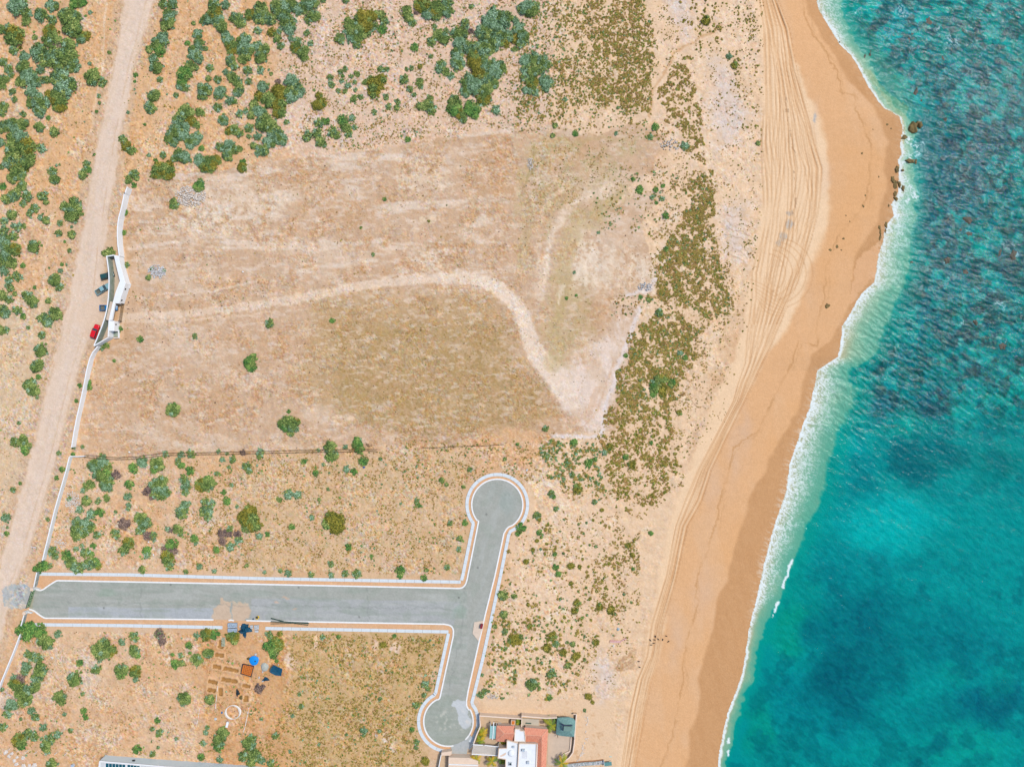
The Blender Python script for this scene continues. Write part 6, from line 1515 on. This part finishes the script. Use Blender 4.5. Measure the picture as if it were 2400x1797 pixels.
for tx_, ty_, x, y, rx, ry, lb in ((1800, 0, 1390, 190, 36, 40, 'white-capped reef rock nearest the top of the sea'), (1800, 0, 1215, 350, 20, 28, 'lower reef rock below the bright turquoise gap'), (1800, 0, 1245, 305, 16, 20, 'upper reef rock below the bright turquoise gap'), (1800, 0, 880, 465, 18, 32, 'brown reef rock in the shallows near the top foam'),
                                (1800, 0, 832, 490, 14, 30, 'reef rock left of its brown neighbour in the shallows'), (1800, 0, 1272, 790, 22, 42, 'reddish reef rock north of the sand point'), (1800, 0, 1385, 950, 14, 18, 'small brown reef rock east of the sand point'), (1800, 0, 1282, 985, 16, 14, 'small reef rock just above the largest shore rock'),
                                (1800, 0, 1322, 865, 10, 16, 'small reddish reef rock between its larger neighbours'), (1800, 0, 1535, 1040, 20, 24, 'dim reef rock furthest east of the sand point'), (1800, 0, 1580, 420, 14, 34, 'dim reef rock right of the turquoise gap'), (1800, 0, 1510, 510, 14, 36, 'dim reef rock below the white-flecked one'),
                                (1800, 450, 1545, 590, 28, 36, 'brown reef rock in the swirl at mid sea'), (1800, 450, 1708, 690, 30, 26, 'round brown reef rock just right of the swirl'), (1800, 450, 1718, 240, 44, 34, 'wide olive reef rock in the upper mid sea'), (1800, 450, 1735, 360, 30, 18, 'reddish reef rock under the wide olive one'),
                                (1800, 450, 1662, 335, 14, 22, 'small reddish reef rock left of the wide olive one'), (1800, 450, 2000, 520, 14, 44, 'narrow reef rock near the right edge foam'), (1800, 450, 2118, 560, 34, 60, 'large reef rock inside the right edge foam'), (1800, 450, 2110, 1005, 14, 18, 'small orange-brown reef rock near the right edge'),
                                (1800, 450, 2058, 1055, 16, 24, 'reddish reef rock just below the small orange-brown one'), (1800, 450, 1242, 605, 18, 12, 'reddish rock in the lace foam off the small bay'), (1800, 450, 1560, 232, 18, 14, 'dim reef rock left of the wide olive one'), (1800, 450, 1785, 1125, 22, 30, 'dim reef rock in the lower reef field'), (1800, 450, 2020, 1330, 34, 36, 'lowest dim reef rock by the right edge')):
    sx, sy = T(tx_, ty_, x, y); rock(sx, sy, rx / 3.68 * 1.0, ry / 3.68 * 1.0, 1, lb, RR, SEA - .12, .42 if rx < 30 else .3, rnd.uniform(-.4, .4))
BG = 'seaweed and pebble scraps on the beach'
SEAR = [6, 7, 10, 11, 12, 13, 9, 8, 1, 2, 4, 5, 3]
for tx_, ty_, x, y, r in ((1800, 450, 840, 32, 8), (1800, 450, 820, 122, 11), (1800, 450, 650, 403, 10), (1800, 450, 595, 470, 13), (1800, 450, 535, 500, 12), (1800, 450, 633, 500, 7), (1800, 450, 707, 255, 6), (1800, 450, 672, 203, 6), (1800, 0, 1030, 1075, 10), (1800, 0, 1062, 1110, 7), (1800, 0, 812, 1322, 9), (1800, 0, 955, 1525, 7), (1800, 0, 905, 1117, 5), (1200, 900, 1800, 0, 0)):
    if r:
        sx, sy = T(tx_, ty_, x, y); o = rock(sx, sy, r / 3.68, r / 3.68 * 1.3, 0, 'small dark seaweed clump on the smooth sand, %s of the clumps from the top' % ORD[SEAR.pop(0)], BG, None, .35, rnd.uniform(0, 3)); o.name = 'seaweed_clump'; o['category'] = 'seaweed'
# pale boulders, lower left corner
for i, (x, y, r) in enumerate(((70, 115, 30), (140, 125, 24), (105, 160, 26), (275, 175, 30), (165, 210, 26), (195, 250, 28), (285, 272, 34), (400, 268, 38), (205, 170, 22), (350, 262, 26))):
    rock(x / 5.03, 1740 + y / 5.03, r / 5.03, r / 5.03 * .8, 2, 'pale orange boulder, %s from the left in the heap by the white posts' % ORD[[0, 2, 1, 6, 3, 4, 7, 9, 5, 8][i] + 1], 'pale boulders in the lower left corner', None, .35, rnd.uniform(0, 3)).name = 'boulder'
for o in [o for o in COL.objects if o.name.startswith('boulder')]: o.data = o.data
rock(122, 1540, 4, 3.5, 2, 'single pale boulder in the plot south of the street', 'lone boulders', None, .5).name = 'boulder'


def rubble(name, lbl, x, y, rx, ry, n, m, rmin=.12, rmax=.45, gauss=True):
    V = []; F = []; w0 = Gp(x, y); rs = np.random.RandomState(int(x * 7 + y)); nn = 0
    pr_ = ROCK_LP
    for i in range(n):
        a = rs.uniform(0, 6.28); q = rs.rand() ** .6
        dx, dy = math.cos(a) * q * rx * S, math.sin(a) * q * ry * S; r = rs.uniform(rmin, rmax)
        sc = np.array([r * rs.uniform(.7, 1.3), r * rs.uniform(.7, 1.3), r * .8]); c, s_ = math.cos(a * 3), math.sin(a * 3)
        p = pr_[0] * sc; p = np.stack([p[:, 0] * c - p[:, 1] * s_ + dx, p[:, 0] * s_ + p[:, 1] * c + dy, p[:, 2] + .05 + .4 * (1 - q) * rs.rand()], 1)
        V.append(p); F.append(pr_[1] + nn); nn += len(p)
    o = np_mesh(name, np.concatenate(V), np.concatenate(F), m); o.location = w0
    tag(o, lbl, 'rubble'); return o


me = rock_mesh(99, 1); ROCK_LP = (np.array([v_.co for v_ in me.vertices]), np.array([p.vertices[:] for p in me.polygons]))
rubble('rubble_heap', 'large heap of white rubble on the bare plot near the wall end', 447, 460, 38, 24, 520, M['pale'])
rubble('rubble_heap', 'grey rubble heap on the bare plot east of the gatehouse', 368, 637, 22, 16, 260, M['rubble'])
rubble('rubble_heap', 'white rubble heap beside the stepped wall in the scrub plot', 170, 1176, 18, 26, 300, M['pale'], .1, .35)
rubble('rubble_heap', 'thin scatter of pale rubble low in the scrub plot by the wall', 142, 1274, 15, 14, 130, M['pale'], .1, .3)
rubble('rubble_heap', 'pale rubble scatter at the edge of the bare plot near the dunes', 1243, 384, 9, 14, 110, M['pale'], .1, .35)
rubble('rubble_heap', 'small white rubble strip right of the side street', 1156, 1631, 15, 6, 90, M['pale'], .1, .28)
rubble('rubble_heap', 'pale rubble patch on the upper rim of the bare plot', 1570, 340, 26, 14, 70, M['pale'], .1, .45)
rubble('rubble_heap', 'few white stones in the dry field near the lower turning circle', 883, 1722, 5, 4, 18, M['pale'], .1, .25)
rubble('rubble_heap', 'pale stones along the grey plot corner by the dunes', 1512, 672, 18, 10, 90, M['rubble'], .1, .4)
stl = [(1374, 1682), (1376, 1688), (1371, 1681), (1378, 1686), (1377, 1696), (1374, 1715), (1375, 1728), (1374, 1733), (1371, 1740), (1368, 1748), (1366, 1752), (1368, 1756), (1364, 1760), (1365, 1764), (1362, 1768), (1363, 1772), (1359, 1777), (1355, 1780), (1352, 1784), (1348, 1786)]
for i, (x, y) in enumerate(stl):
    for k_ in range(2):
        rock(x + rnd.uniform(-2.5, 2.5), y + rnd.uniform(-3, 3), rnd.uniform(1, 2.4), rnd.uniform(1, 2.2), 2, 'white stone in the winding line of stones between villa and beach', 'line of white stones by the villa', None, .7, rnd.uniform(0, 3)).name = 'white_stone'

# ------------------------------------------------------------------ building plot
def Z3(x, y): return 480 + x / 11.04, 1430 + y / 11.04


def bag(name, lbl, x, y, rx, ry, hz, m, cat, rot=0.0, grp=None, lump=.1, seed=1, n=18, rings=7):
    """low lumpy heap or sheet-covered pile"""
    w = Gp(x, y); rs = np.random.RandomState(seed); ph = rs.uniform(0, 6.28, 6); vs = []; fs = []
    for j in range(rings):
        t = j / (rings - 1)
        for i in range(n):
            a = 2 * math.pi * i / n; q = (1 - t) ** .7 * (1 + lump * (math.sin(3 * a + ph[0]) + .7 * math.sin(5 * a + ph[1]) + .5 * math.sin(8 * a + ph[2])))
            zz = hz * (1 - (1 - t) ** 2) * (1 + lump * 1.5 * math.sin(4 * a + 6 * t + ph[3])) + (0 if j else -.08)
            x_, y_ = q * rx * S * math.cos(a), q * ry * S * math.sin(a); vs.append((x_ * math.cos(rot) - y_ * math.sin(rot), x_ * math.sin(rot) + y_ * math.cos(rot), zz))
    for j in range(rings - 1):
        for i in range(n): fs.append((j * n + i, j * n + (i + 1) % n, (j + 1) * n + (i + 1) % n, (j + 1) * n + i))
    fs.append(tuple((rings - 1) * n + i for i in range(n)))
    o = MB().add(vs, fs).build(name, m, loc=w); return tag(o, lbl, cat, grp)


def block_stack(lbl, x0, y0, x1, y1, h, m=M['block'], rz=0.0, grp='stacks of concrete blocks'):
    cx, cy = (x0 + x1) / 2, (y0 + y1) / 2; w = P(cx, cy, h / 2); o = empty('block_stack', (w[0], w[1], 0), rz); sx, sy = (x1 - x0) * S, (y1 - y0) * S
    MB().box(0, 0, 0, sx, sy, .13).build('pallet', M['palette'], o); m_ = MB(); nx_, ny_ = max(int(sx / .42), 1), max(int(sy / .42), 1)
    for i in range(nx_):
        for j in range(ny_):
            m_.box(-sx / 2 + (i + .5) * sx / nx_, -sy / 2 + (j + .5) * sy / ny_, .13, sx / nx_ * .86, sy / ny_ * .84, h + rnd.choice((0, 0, -.2)))
    m_.build('blocks', m, o); tag(o, lbl, 'blocks', grp)


block_stack('upper stack of blue-grey concrete blocks on the street verge', 535, 1459, 556, 1469, .9)
block_stack('lower stack of blue-grey concrete blocks on the street verge', 535, 1471, 556, 1479.5, .9)
block_stack('white blocks stacked right of the dark tarpaulin heap', 596.5, 1464, 607, 1474, .6, M['greyplastic'])
block_stack('low row of white blocks below and right of the dark tarpaulin heap', 597, 1475.5, 606, 1481, .4, M['greyplastic'])
block_stack('pale block pile touching the dark tarpaulin heap', 587, 1464, 593.5, 1472, .5, M['greyplastic'])
block_stack('pale blocks laid out inside the longest upright trench', 519.5, 1493, 528, 1514, .35, mat('pale_green_grey_block', (178, 184, 156), noise=.2, nscale=5))
bag('tarpaulin_heap', 'dark teal tarpaulin thrown over a heap on the verge', 574.5, 1473.5, 14, 12, 1.5, M['tarp_navy'], 'tarpaulin', .3, lump=.22, seed=3)
bag('tarpaulin_heap', 'narrow tail end of the dark teal tarpaulin heap', 573.5, 1487, 4.5, 7, .6, M['tarp_navy'], 'tarpaulin', .2, lump=.15, seed=4)
bag('cement_heap', 'small whitish heap left of the dark tarpaulin', 563, 1468, 3, 3, .4, M['pale'], 'heap', seed=5)
yd_ = MB().tube((0, 0, 0), (0, 0, .85), .5, .5, 16); y0_ = P(603.7, 1446.5, .4)
o = empty('drum', (y0_[0], y0_[1], .05)); yd_.build('barrel', M['yellow'], o); MB().tube((0, .12, .853), (0, .12, .9), .42, .4, 12).build('rim_lid', M['dark'], o); tag(o, 'yellow drum standing on the street by the kerb', 'drum')
bag('dark_sack', 'small dark green sack on the kerb beside the yellow drum', 593.5, 1449.8, 2, 2.2, .3, M['tarp_navy'], 'sack', seed=6)
for i, ((x0, y0), (x1, y1), lb) in enumerate((((635, 1448.5), (668, 1457), 'dark steel beam slanting down at the left of the kerbside pile'), ((660, 1456), (724, 1460.5), 'long dark steel beam on the right of the kerbside pile'), ((635, 1456), (722, 1459), 'long dark steel beam lying along the kerb'), ((635, 1461), (690, 1459.5), 'thin dark bar lowest in the kerbside pile'), ((690, 1460), (723, 1464), 'thin dark bar at the right end of the kerbside pile'))):
    a = P(x0, y0, .4); b2 = P(x1, y1, .4); L = math.hypot(b2[0] - a[0], b2[1] - a[1]); ang = math.atan2(b2[1] - a[1], b2[0] - a[0]); th = .32 if i < 3 else .14
    m_ = MB(); m_.box(0, 0, 0, L, th, .05); m_.box(0, 0, .052, L, .06, .2); m_.box(0, 0, .254, L, th, .05)
    o = m_.build('steel_beam', mat('dark_green_steel', (58, 84, 76)), loc=((a[0] + b2[0]) / 2, (a[1] + b2[1]) / 2, .2 + .06 * i)); o.rotation_euler = (0, 0, ang); tag(o, lb, 'beam', 'steel beams on the kerb')
# round blue cover
bx, by = Z3(1288, 1280); w = P(bx, by, 0); o = empty('water_tank', w); vs = []; fs = []; n = 24
for j, (r_, z_) in enumerate(((1.5, 0), (1.55, .5), (1.66, .56), (1.6, .62), (1.0, .78), (.3, .86))):
    vs += [(r_ * (1 + .05 * math.sin(3 * i * 6.28 / n)) * math.cos(6.283 * i / n), r_ * 1.02 * math.sin(6.283 * i / n), z_) for i in range(n)]
for j in range(5):
    for i in range(n): fs.append((j * n + i, j * n + (i + 1) % n, (j + 1) * n + (i + 1) % n, (j + 1) * n + i))
fs.append(tuple(5 * n + i for i in range(n))); MB().add(vs, fs).build('tank_body', M['tarp_blue'], o)
MB().tube((.5, -.1, .72), (.5, -.1, .86), .3, .26, 12).build('hatch', M['dark'], o); tag(o, 'round bright blue water tank on the building plot', 'tank')
bag('cement_bag', 'white bag touching the top of the blue tank', *Z3(1315, 1135), 3.2, 2.6, .4, M['greyplastic'], 'bag', seed=8, grp='bags on the building plot')
bag('cement_bag', 'small white bag at the right side of the blue tank', *Z3(1398, 1215), 1.4, 2.2, .3, M['greyplastic'], 'bag', seed=9, grp='bags on the building plot')
bag('dark_box', 'small dark olive bundle left of the blue tank', *Z3(1125, 1245), 3.4, 3.4, .5, mat('olive_cloth', (104, 96, 50), noise=.2, nscale=3), 'bundle', seed=10)
bag('gravel_heap', 'pale grey gravel heap between the blue tank and the navy sheet', *Z3(1550, 1460), 9.5, 11, .8, mat('grey_gravel', (186, 190, 180), noise=.12, nscale=4, bump=1), 'gravel heap', seed=11, lump=.05)
bag('cement_bag', 'white bag at the lower left of the grey gravel heap', *Z3(1495, 1590), 2.2, 2.2, .3, M['greyplastic'], 'bag', seed=12, grp='bags on the building plot')
bag('cement_bag', 'white bag above the right side of the navy sheet', *Z3(1905, 1400), 1.6, 1.6, .3, M['greyplastic'], 'bag', seed=13, grp='bags on the building plot')
# rebar / brick crate
c4 = [(569, 1555.5), (594.5, 1561), (588.5, 1585), (564.5, 1578)]; w = P(579, 1570, 0); o = empty('brick_crate', w); q = pw(c4, .5, w)
MB().prism(q, -.1, .35).build('base', M['orange'], o); ribbon(MB(), q + [q[0]], .3, .35, .6).build('frame', M['dark'], o); hm = MB(); bm_ = MB()
for i in range(1, 6):
    for j in range(1, 6):
        f, g_ = i / 6.2 + .02, j / 6.2 + .02; A = [q[0][k] + (q[1][k] - q[0][k]) * f for k in (0, 1)]; B = [q[3][k] + (q[2][k] - q[3][k]) * f for k in (0, 1)]; p = [A[k] + (B[k] - A[k]) * g_ for k in (0, 1)]
        hm.box(p[0], p[1], .352, .34, .32, .02, -.2)
hm.build('hole_shade', mat('hole_shade_brown', (92, 44, 20)), o)  # thin dark plates on the base; shade of the brick holes put into colour
for i in range(7):
    f = i / 6; A = [q[0][k] + (q[1][k] - q[0][k]) * f for k in (0, 1)]; B = [q[3][k] + (q[2][k] - q[3][k]) * f for k in (0, 1)]
    ribbon(bm_, [A, B], .09, .38, .5)
bm_.build('battens', M['orange'], o); tag(o, 'dark framed crate of orange brickwork on the building plot', 'crate')
MB_o = MB().prism(pw([(572, 1584), (584, 1587), (583, 1593), (572, 1592)], .2), .02, .2).build('board', mat('pale_orange_board', (238, 168, 96))); tag(MB_o, 'pale orange board lying just below the brick crate', 'board')
# navy sheet on poles
c4 = [(641, 1557.5), (662, 1567), (659, 1583.5), (645, 1582), (632.5, 1575), (634, 1567)]; w = P(647, 1570, 0); o = empty('shade_sheet', w); q = pw(c4, 2.0, w)
cz = (sum(p[0] for p in q) / 6, sum(p[1] for p in q) / 6); MB().add([(p[0], p[1], 2.0) for p in q] + [(cz[0], cz[1], 1.75)] + [(p[0], p[1], 1.95) for p in q] + [(cz[0], cz[1], 1.70)], [(i, 6, (i + 1) % 6) for i in range(6)][::1] + [(7 + i, 7 + (i + 1) % 6, 13) for i in range(6)] + [(i, (i + 1) % 6, 7 + (i + 1) % 6, 7 + i) for i in range(6)]).build('sheet', M['tarp_navy'], o)
for p in q[:5]: MB().tube((p[0], p[1], -.1), (p[0], p[1], 1.96), .05, .05, 6).build('pole', M['wood'], o)
tag(o, 'navy shade sheet stretched on poles at the building plot', 'shade sheet')
bag('tarpaulin_heap', 'crumpled navy tarpaulin below the shade sheet', 623, 1591, 7.5, 4.5, .7, M['tarp_navy'], 'tarpaulin', .1, lump=.25, seed=14)
bag('cement_bag', 'white bag left of the crumpled navy tarpaulin', 607.5, 1587, 1.8, 3.4, .4, M['greyplastic'], 'bag', seed=15, grp='bags on the building plot')
bag('cement_bag', 'white bag below the crumpled navy tarpaulin', 616, 1595.5, 3, 2, .4, M['greyplastic'], 'bag', seed=16, grp='bags on the building plot')
bag('dark_hose_coil', 'black crumpled sheet beside the lowest small trench', 557, 1623, 4, 8, .5, mat('black_plastic', (36, 54, 62), rough=.5), 'plastic sheet', seed=17, lump=.3)
bag('dark_hose_coil', 'olive sack in the lower part of the black sheet', 565, 1634, 5, 5, .3, mat('olive_sack', (110, 96, 52)), 'sack', seed=18)
# lime ring
w = Gp(546, 1668); vs = []; fs = []; n = 40; rs = np.random.RandomState(8)
for i in range(n):
    a = 6.283 * i / n; wd_ = .30 + .18 * math.sin(2 * a + .6) + rs.uniform(-.06, .06)
    for r_, z_ in ((2.55 - wd_, .0), (2.55, .14), (2.55 + wd_, .0)): vs.append((r_ * math.cos(a), r_ * .93 * math.sin(a), z_))
for i in range(n):
    for j in range(2): fs.append((3 * i + j, 3 * i + j + 1, 3 * ((i + 1) % n) + j + 1, 3 * ((i + 1) % n) + j))
for f in list(fs): pass
tag(MB().add(vs, fs).build('lime_ring', M['lime'], loc=(w[0], w[1], w[2] + .12)), 'ring of white lime powder on the building plot', 'lime ring')
for (pts, lb) in (([(583.5, 1657), (580, 1675), (575, 1700), (568.5, 1722)], 'thin white setting-out line right of the lime ring'), ([(467.5, 1660), (465, 1680), (459.5, 1703)], 'thin white setting-out line left of the lime ring'), ([(512, 1597), (508, 1625), (505, 1660)], 'faint white setting-out line between the trenches')):
    m_ = MB(); q = pw(pts, .1)
    for a, b2 in zip(q[:-1], q[1:]):
        for k_ in range(6):
            f0, f1 = k_ / 6, (k_ + 1.02) / 6; ribbon(m_, [(a[0] + (b2[0] - a[0]) * f0, a[1] + (b2[1] - a[1]) * f0), (a[0] + (b2[0] - a[0]) * f1, a[1] + (b2[1] - a[1]) * f1)], rnd.choice((.05, .2, .2)), .0, .15 + .002 * k_)
    tag(m_.build('marking_line', M['lime']), lb, 'marking line', 'setting-out lines')


def small_box(name, lbl, x, y, sx, sy, sz, rz, m, cat, grp=None, lid=None):
    w = Gp(x, y); o = empty(name, w, rz); MB().box(0, 0, -.05, sx, sy, sz).build('body', m, o, bevel=.03); MB().box(0, 0, sz - .048, sx * .96, sy * .96, .06).build('lid', lid or M['greyplastic'], o)
    return tag(o, lbl, cat, grp)


small_box('cool_box', 'white cool box with a red strip below the lime ring', 533.5, 1696, .8, 2.0, .5, -.25, M['greyplastic'], 'box', lid=M['white']); 
bag('clothes_heap', 'small heap of white and yellow cloth left of the cool box', 505, 1684, 3.5, 3.5, .3, M['greyplastic'], 'cloth', seed=19)
bag('blue_bucket', 'small blue bucket left of the lime ring', 520, 1669, 2.2, 2.6, .4, mat('blue_plastic', (30, 120, 176)), 'bucket', seed=20)
bag('plastic_bag', 'blue plastic bag under the lone shrub below the fence end', 853, 1095, 3.6, 2.6, .3, mat('blue_bag', (20, 98, 160)), 'bag', seed=21, grp='litter bags in the scrub')
bag('plastic_bag', 'blue scrap at the foot of the olive round shrub', 774.5, 1250.5, 2.2, 1.2, .25, mat('blue_bag_b', (20, 98, 160)), 'bag', seed=22, grp='litter bags in the scrub')
for x, y, lb in ((303, 1059, 'white bag above the brushwood fence'), (360, 1299.5, 'white bag by the purple-brown shrub in the scrub plot'), (391.5, 1243.5, 'small white bag in the middle of the scrub plot'), (348, 1269.5, 'tiny white bag left of the middle of the scrub plot'), (1438, 1513, 'white bag below the red and white planks'), (569, 637, 'white bag on the bare plot right of the grey rubble')):
    bag('plastic_bag', lb, x, y, 2.6, 1.6, .25, M['white'], 'bag', rnd.uniform(0, 3), 'litter bags in the scrub', seed=int(x))
small_box('storage_box', 'small white box on the sand above the upper turning circle', 1235, 1101, .8, .5, .4, .9, M['greyplastic'], 'box')
small_box('storage_box', 'white metal box left of the long building', 172.5, 1791.5, 1.0, 1.0, .7, .6, M['greyplastic'], 'box', lid=M['block'])
o = small_box('utility_cabinet', 'maroon cabinet on the concrete pad in the side street', 1129, 1465, .85, 1.5, 1.0, -.22, M['maroon'], 'cabinet', lid=M['maroon']); o.location.z = .25
pd = MB().prism(pw([(1111.5, 1457.5), (1133, 1454), (1131, 1470), (1121.5, 1502), (1119, 1499), (1107.5, 1484)], .22), -.05, .22).build('concrete_pad', mat('pad_concrete', (226, 206, 184), noise=.08, nscale=1)); tag(pd, 'beige five-sided concrete pad bulging into the side street', 'concrete pad')
w = P(77, 1288.6, 1.2); o = empty('sign_board', (w[0], w[1], 0), -.15)
MB().box(0, 0, .9, 1.7, .08, .6, 0).build('board', M['white'], o); MB().box(0, -.05, 1.1, 1.4, .03, .16).build('stripe', M['pink'], o)
for s_ in (-.7, .7): MB().box(s_, .03, -.2, .08, .06, 1.15).build('leg', M['wood'], o)
o.rotation_euler = (math.radians(-50), 0, -.15); o.location.z = .3
tag(o, 'small white and pink sign board leaning beside the dirt road', 'sign')
for (x0, y0, x1, y1, lb) in ((1430, 1500, 1455, 1501.5, 'upper red and white plank lying on the dune sand'), (1429, 1503, 1455, 1504.5, 'lower red and white plank lying on the dune sand'), (1456, 1501, 1468, 1495, 'short slanted red and white plank on the dune sand')):
    a = Gp(x0, y0); b2 = Gp(x1, y1); L = math.hypot(b2[0] - a[0], b2[1] - a[1]); o = empty('plank', ((a[0] + b2[0]) / 2, (a[1] + b2[1]) / 2, (a[2] + b2[2]) / 2 + .15), math.atan2(b2[1] - a[1], b2[0] - a[0]))
    MB().box(0, 0, 0, L, .32, .06).build('board', M['pink'], o); MB().box(0, 0, .062, L * .96, .1, .02).build('white_stripe', M['white'], o); tag(o, lb, 'plank', 'painted planks on the sand')
bag('plastic_bag', 'crumpled pale blue bag above the painted planks', 1448.5, 1473.5, 4, 4.2, .5, M['tank'], 'bag', seed=31, grp='litter bags in the scrub')

# stone wall and small hut roof at the foot of the villa
w = Gp(1327, 1794); o = empty('stone_wall', w); q = [(P(x, y, .6)[0] - w[0], P(x, y, .6)[1] - w[1]) for x, y in ((1322, 1795), (1345, 1792.5), (1370, 1790), (1395, 1788.5), (1416, 1785.5))]
ribbon(MB(), q, 1.2, -1.6, .5).build('wall_core', M['stonewall'], o); rb = MB()
for i in range(90):
    f = rnd.random() * 3.999; k_ = int(f); t = f - k_; x_ = q[k_][0] + (q[k_ + 1][0] - q[k_][0]) * t; y_ = q[k_][1] + (q[k_ + 1][1] - q[k_][1]) * t
    rb.box(x_, y_ + rnd.uniform(-.5, .5), .4, rnd.uniform(.2, .6), rnd.uniform(.2, .4), rnd.uniform(.12, .3), rnd.uniform(0, 3))
rb.build('coping_stones', M['rubble'], o); ribbon(MB(), offset(q, .75), .2, -1.6, .45).build('edge_beam', mat('brown_edge', (176, 128, 88)), o)
tag(o, 'grey stone wall running from the villa towards the beach', 'wall')
w = Gp(1424, 1786); o = empty('beach_hut', w, .12); MB().box(0, .2, 1.2, 2.6, 1.3, .1).build('roof', mat('teal_sheet', (100, 150, 146), noise=.2, nscale=2), o)
for sx in (-1.2, 1.2):
    for sy in (-.3, .7): MB().box(sx, sy, -.3, .1, .1, 1.5).build('post', M['white'], o)
MB().box(-1.35, .6, -.2, .1, 1.6, 1.6).build('side_wall', M['white'], o)
tag(o, 'small teal-roofed shelter at the end of the stone wall', 'shelter')
for x, y, r_, lb in ((1443, 1784, 0, 'pale turquoise'),):
    w = Gp(1431, 1772); tag(MB().box(0, 0, 0, .9, .28, .12).build('board', mat('turquoise_board', (200, 226, 214)), loc=w), 'small pale turquoise board on the sand near the teal shelter', 'board')


# ------------------------------------------------------------------ birds on the beach
def bird(x, y, rot, lb):
    w = Gp(x, y); o = empty('bird', w, rot)
    import bmesh
    m = MB(); secs = [(-.42, .02, .22), (-.30, .06, .22), (-.1, .15, .27), (.1, .17, .32), (.24, .11, .38), (.32, .07, .48), (.38, .075, .55), (.46, .05, .55), (.5, .02, .53)]
    n = 8; vs = []; fs = []
    for (sx, r, sz) in secs: vs += [(sx, r * math.cos(6.283 * i / n), sz + r * math.sin(6.283 * i / n)) for i in range(n)]
    for j in range(len(secs) - 1):
        for i in range(n): fs.append((j * n + i, j * n + (i + 1) % n, (j + 1) * n + (i + 1) % n, (j + 1) * n + i))
    m.add(vs, fs + [tuple(range(n)), tuple((len(secs) - 1) * n + i for i in range(n))])
    m.add([(-.35, -.07, .24), (-.35, .07, .24), (-.75, .12, .16), (-.75, -.12, .16)], [(0, 1, 2, 3)])
    m.build('body', M['bird'], o, smooth_=True)
    for s_ in (-1, 1):
        MB().add([(.2, s_ * .12, .38), (-.1, s_ * .24, .36), (-.55, s_ * .1, .26), (-.3, s_ * .02, .36), (0, s_ * .05, .44)], [(0, 1, 2, 3, 4)]).build('wing', M['bird'], o)
        MB().tube((0, s_ * .07, .2), (.02, s_ * .07, -.02), .02, .015, 5).build('leg', M['dark'], o)
    MB().tube((.49, 0, .53), (.58, 0, .50), .02, .005, 5).build('beak', M['greyplastic'], o)
    o.scale = (.8, .8, .8)
    tag(o, lb, 'bird', 'black birds standing on the beach')


BL = ['black bird at the top left of the flock on the tyre tracks', 'black bird furthest up and right in the flock', 'black bird just below the top left one of the flock', 'leftmost black bird of the flock, level with the middle', 'black bird just right of the tyre tracks in the flock', 'black bird in the right half of the flock, middle height', 'black bird furthest right in the flock', 'black bird second lowest in the flock', 'lowest black bird of the flock', 'upper of two black birds by the gully fan', 'lower of two black birds by the gully fan']
for (x, y), lb in zip(((1237, 525), (1328, 522), (1225, 555), (1195, 562), (1262, 553), (1300, 552), (1350, 569), (1220, 585), (1198, 600), (1095, 742), (1098, 790)), BL):
    bird(*T(1200, 1347, x, y), rnd.uniform(0, 6.28), lb)
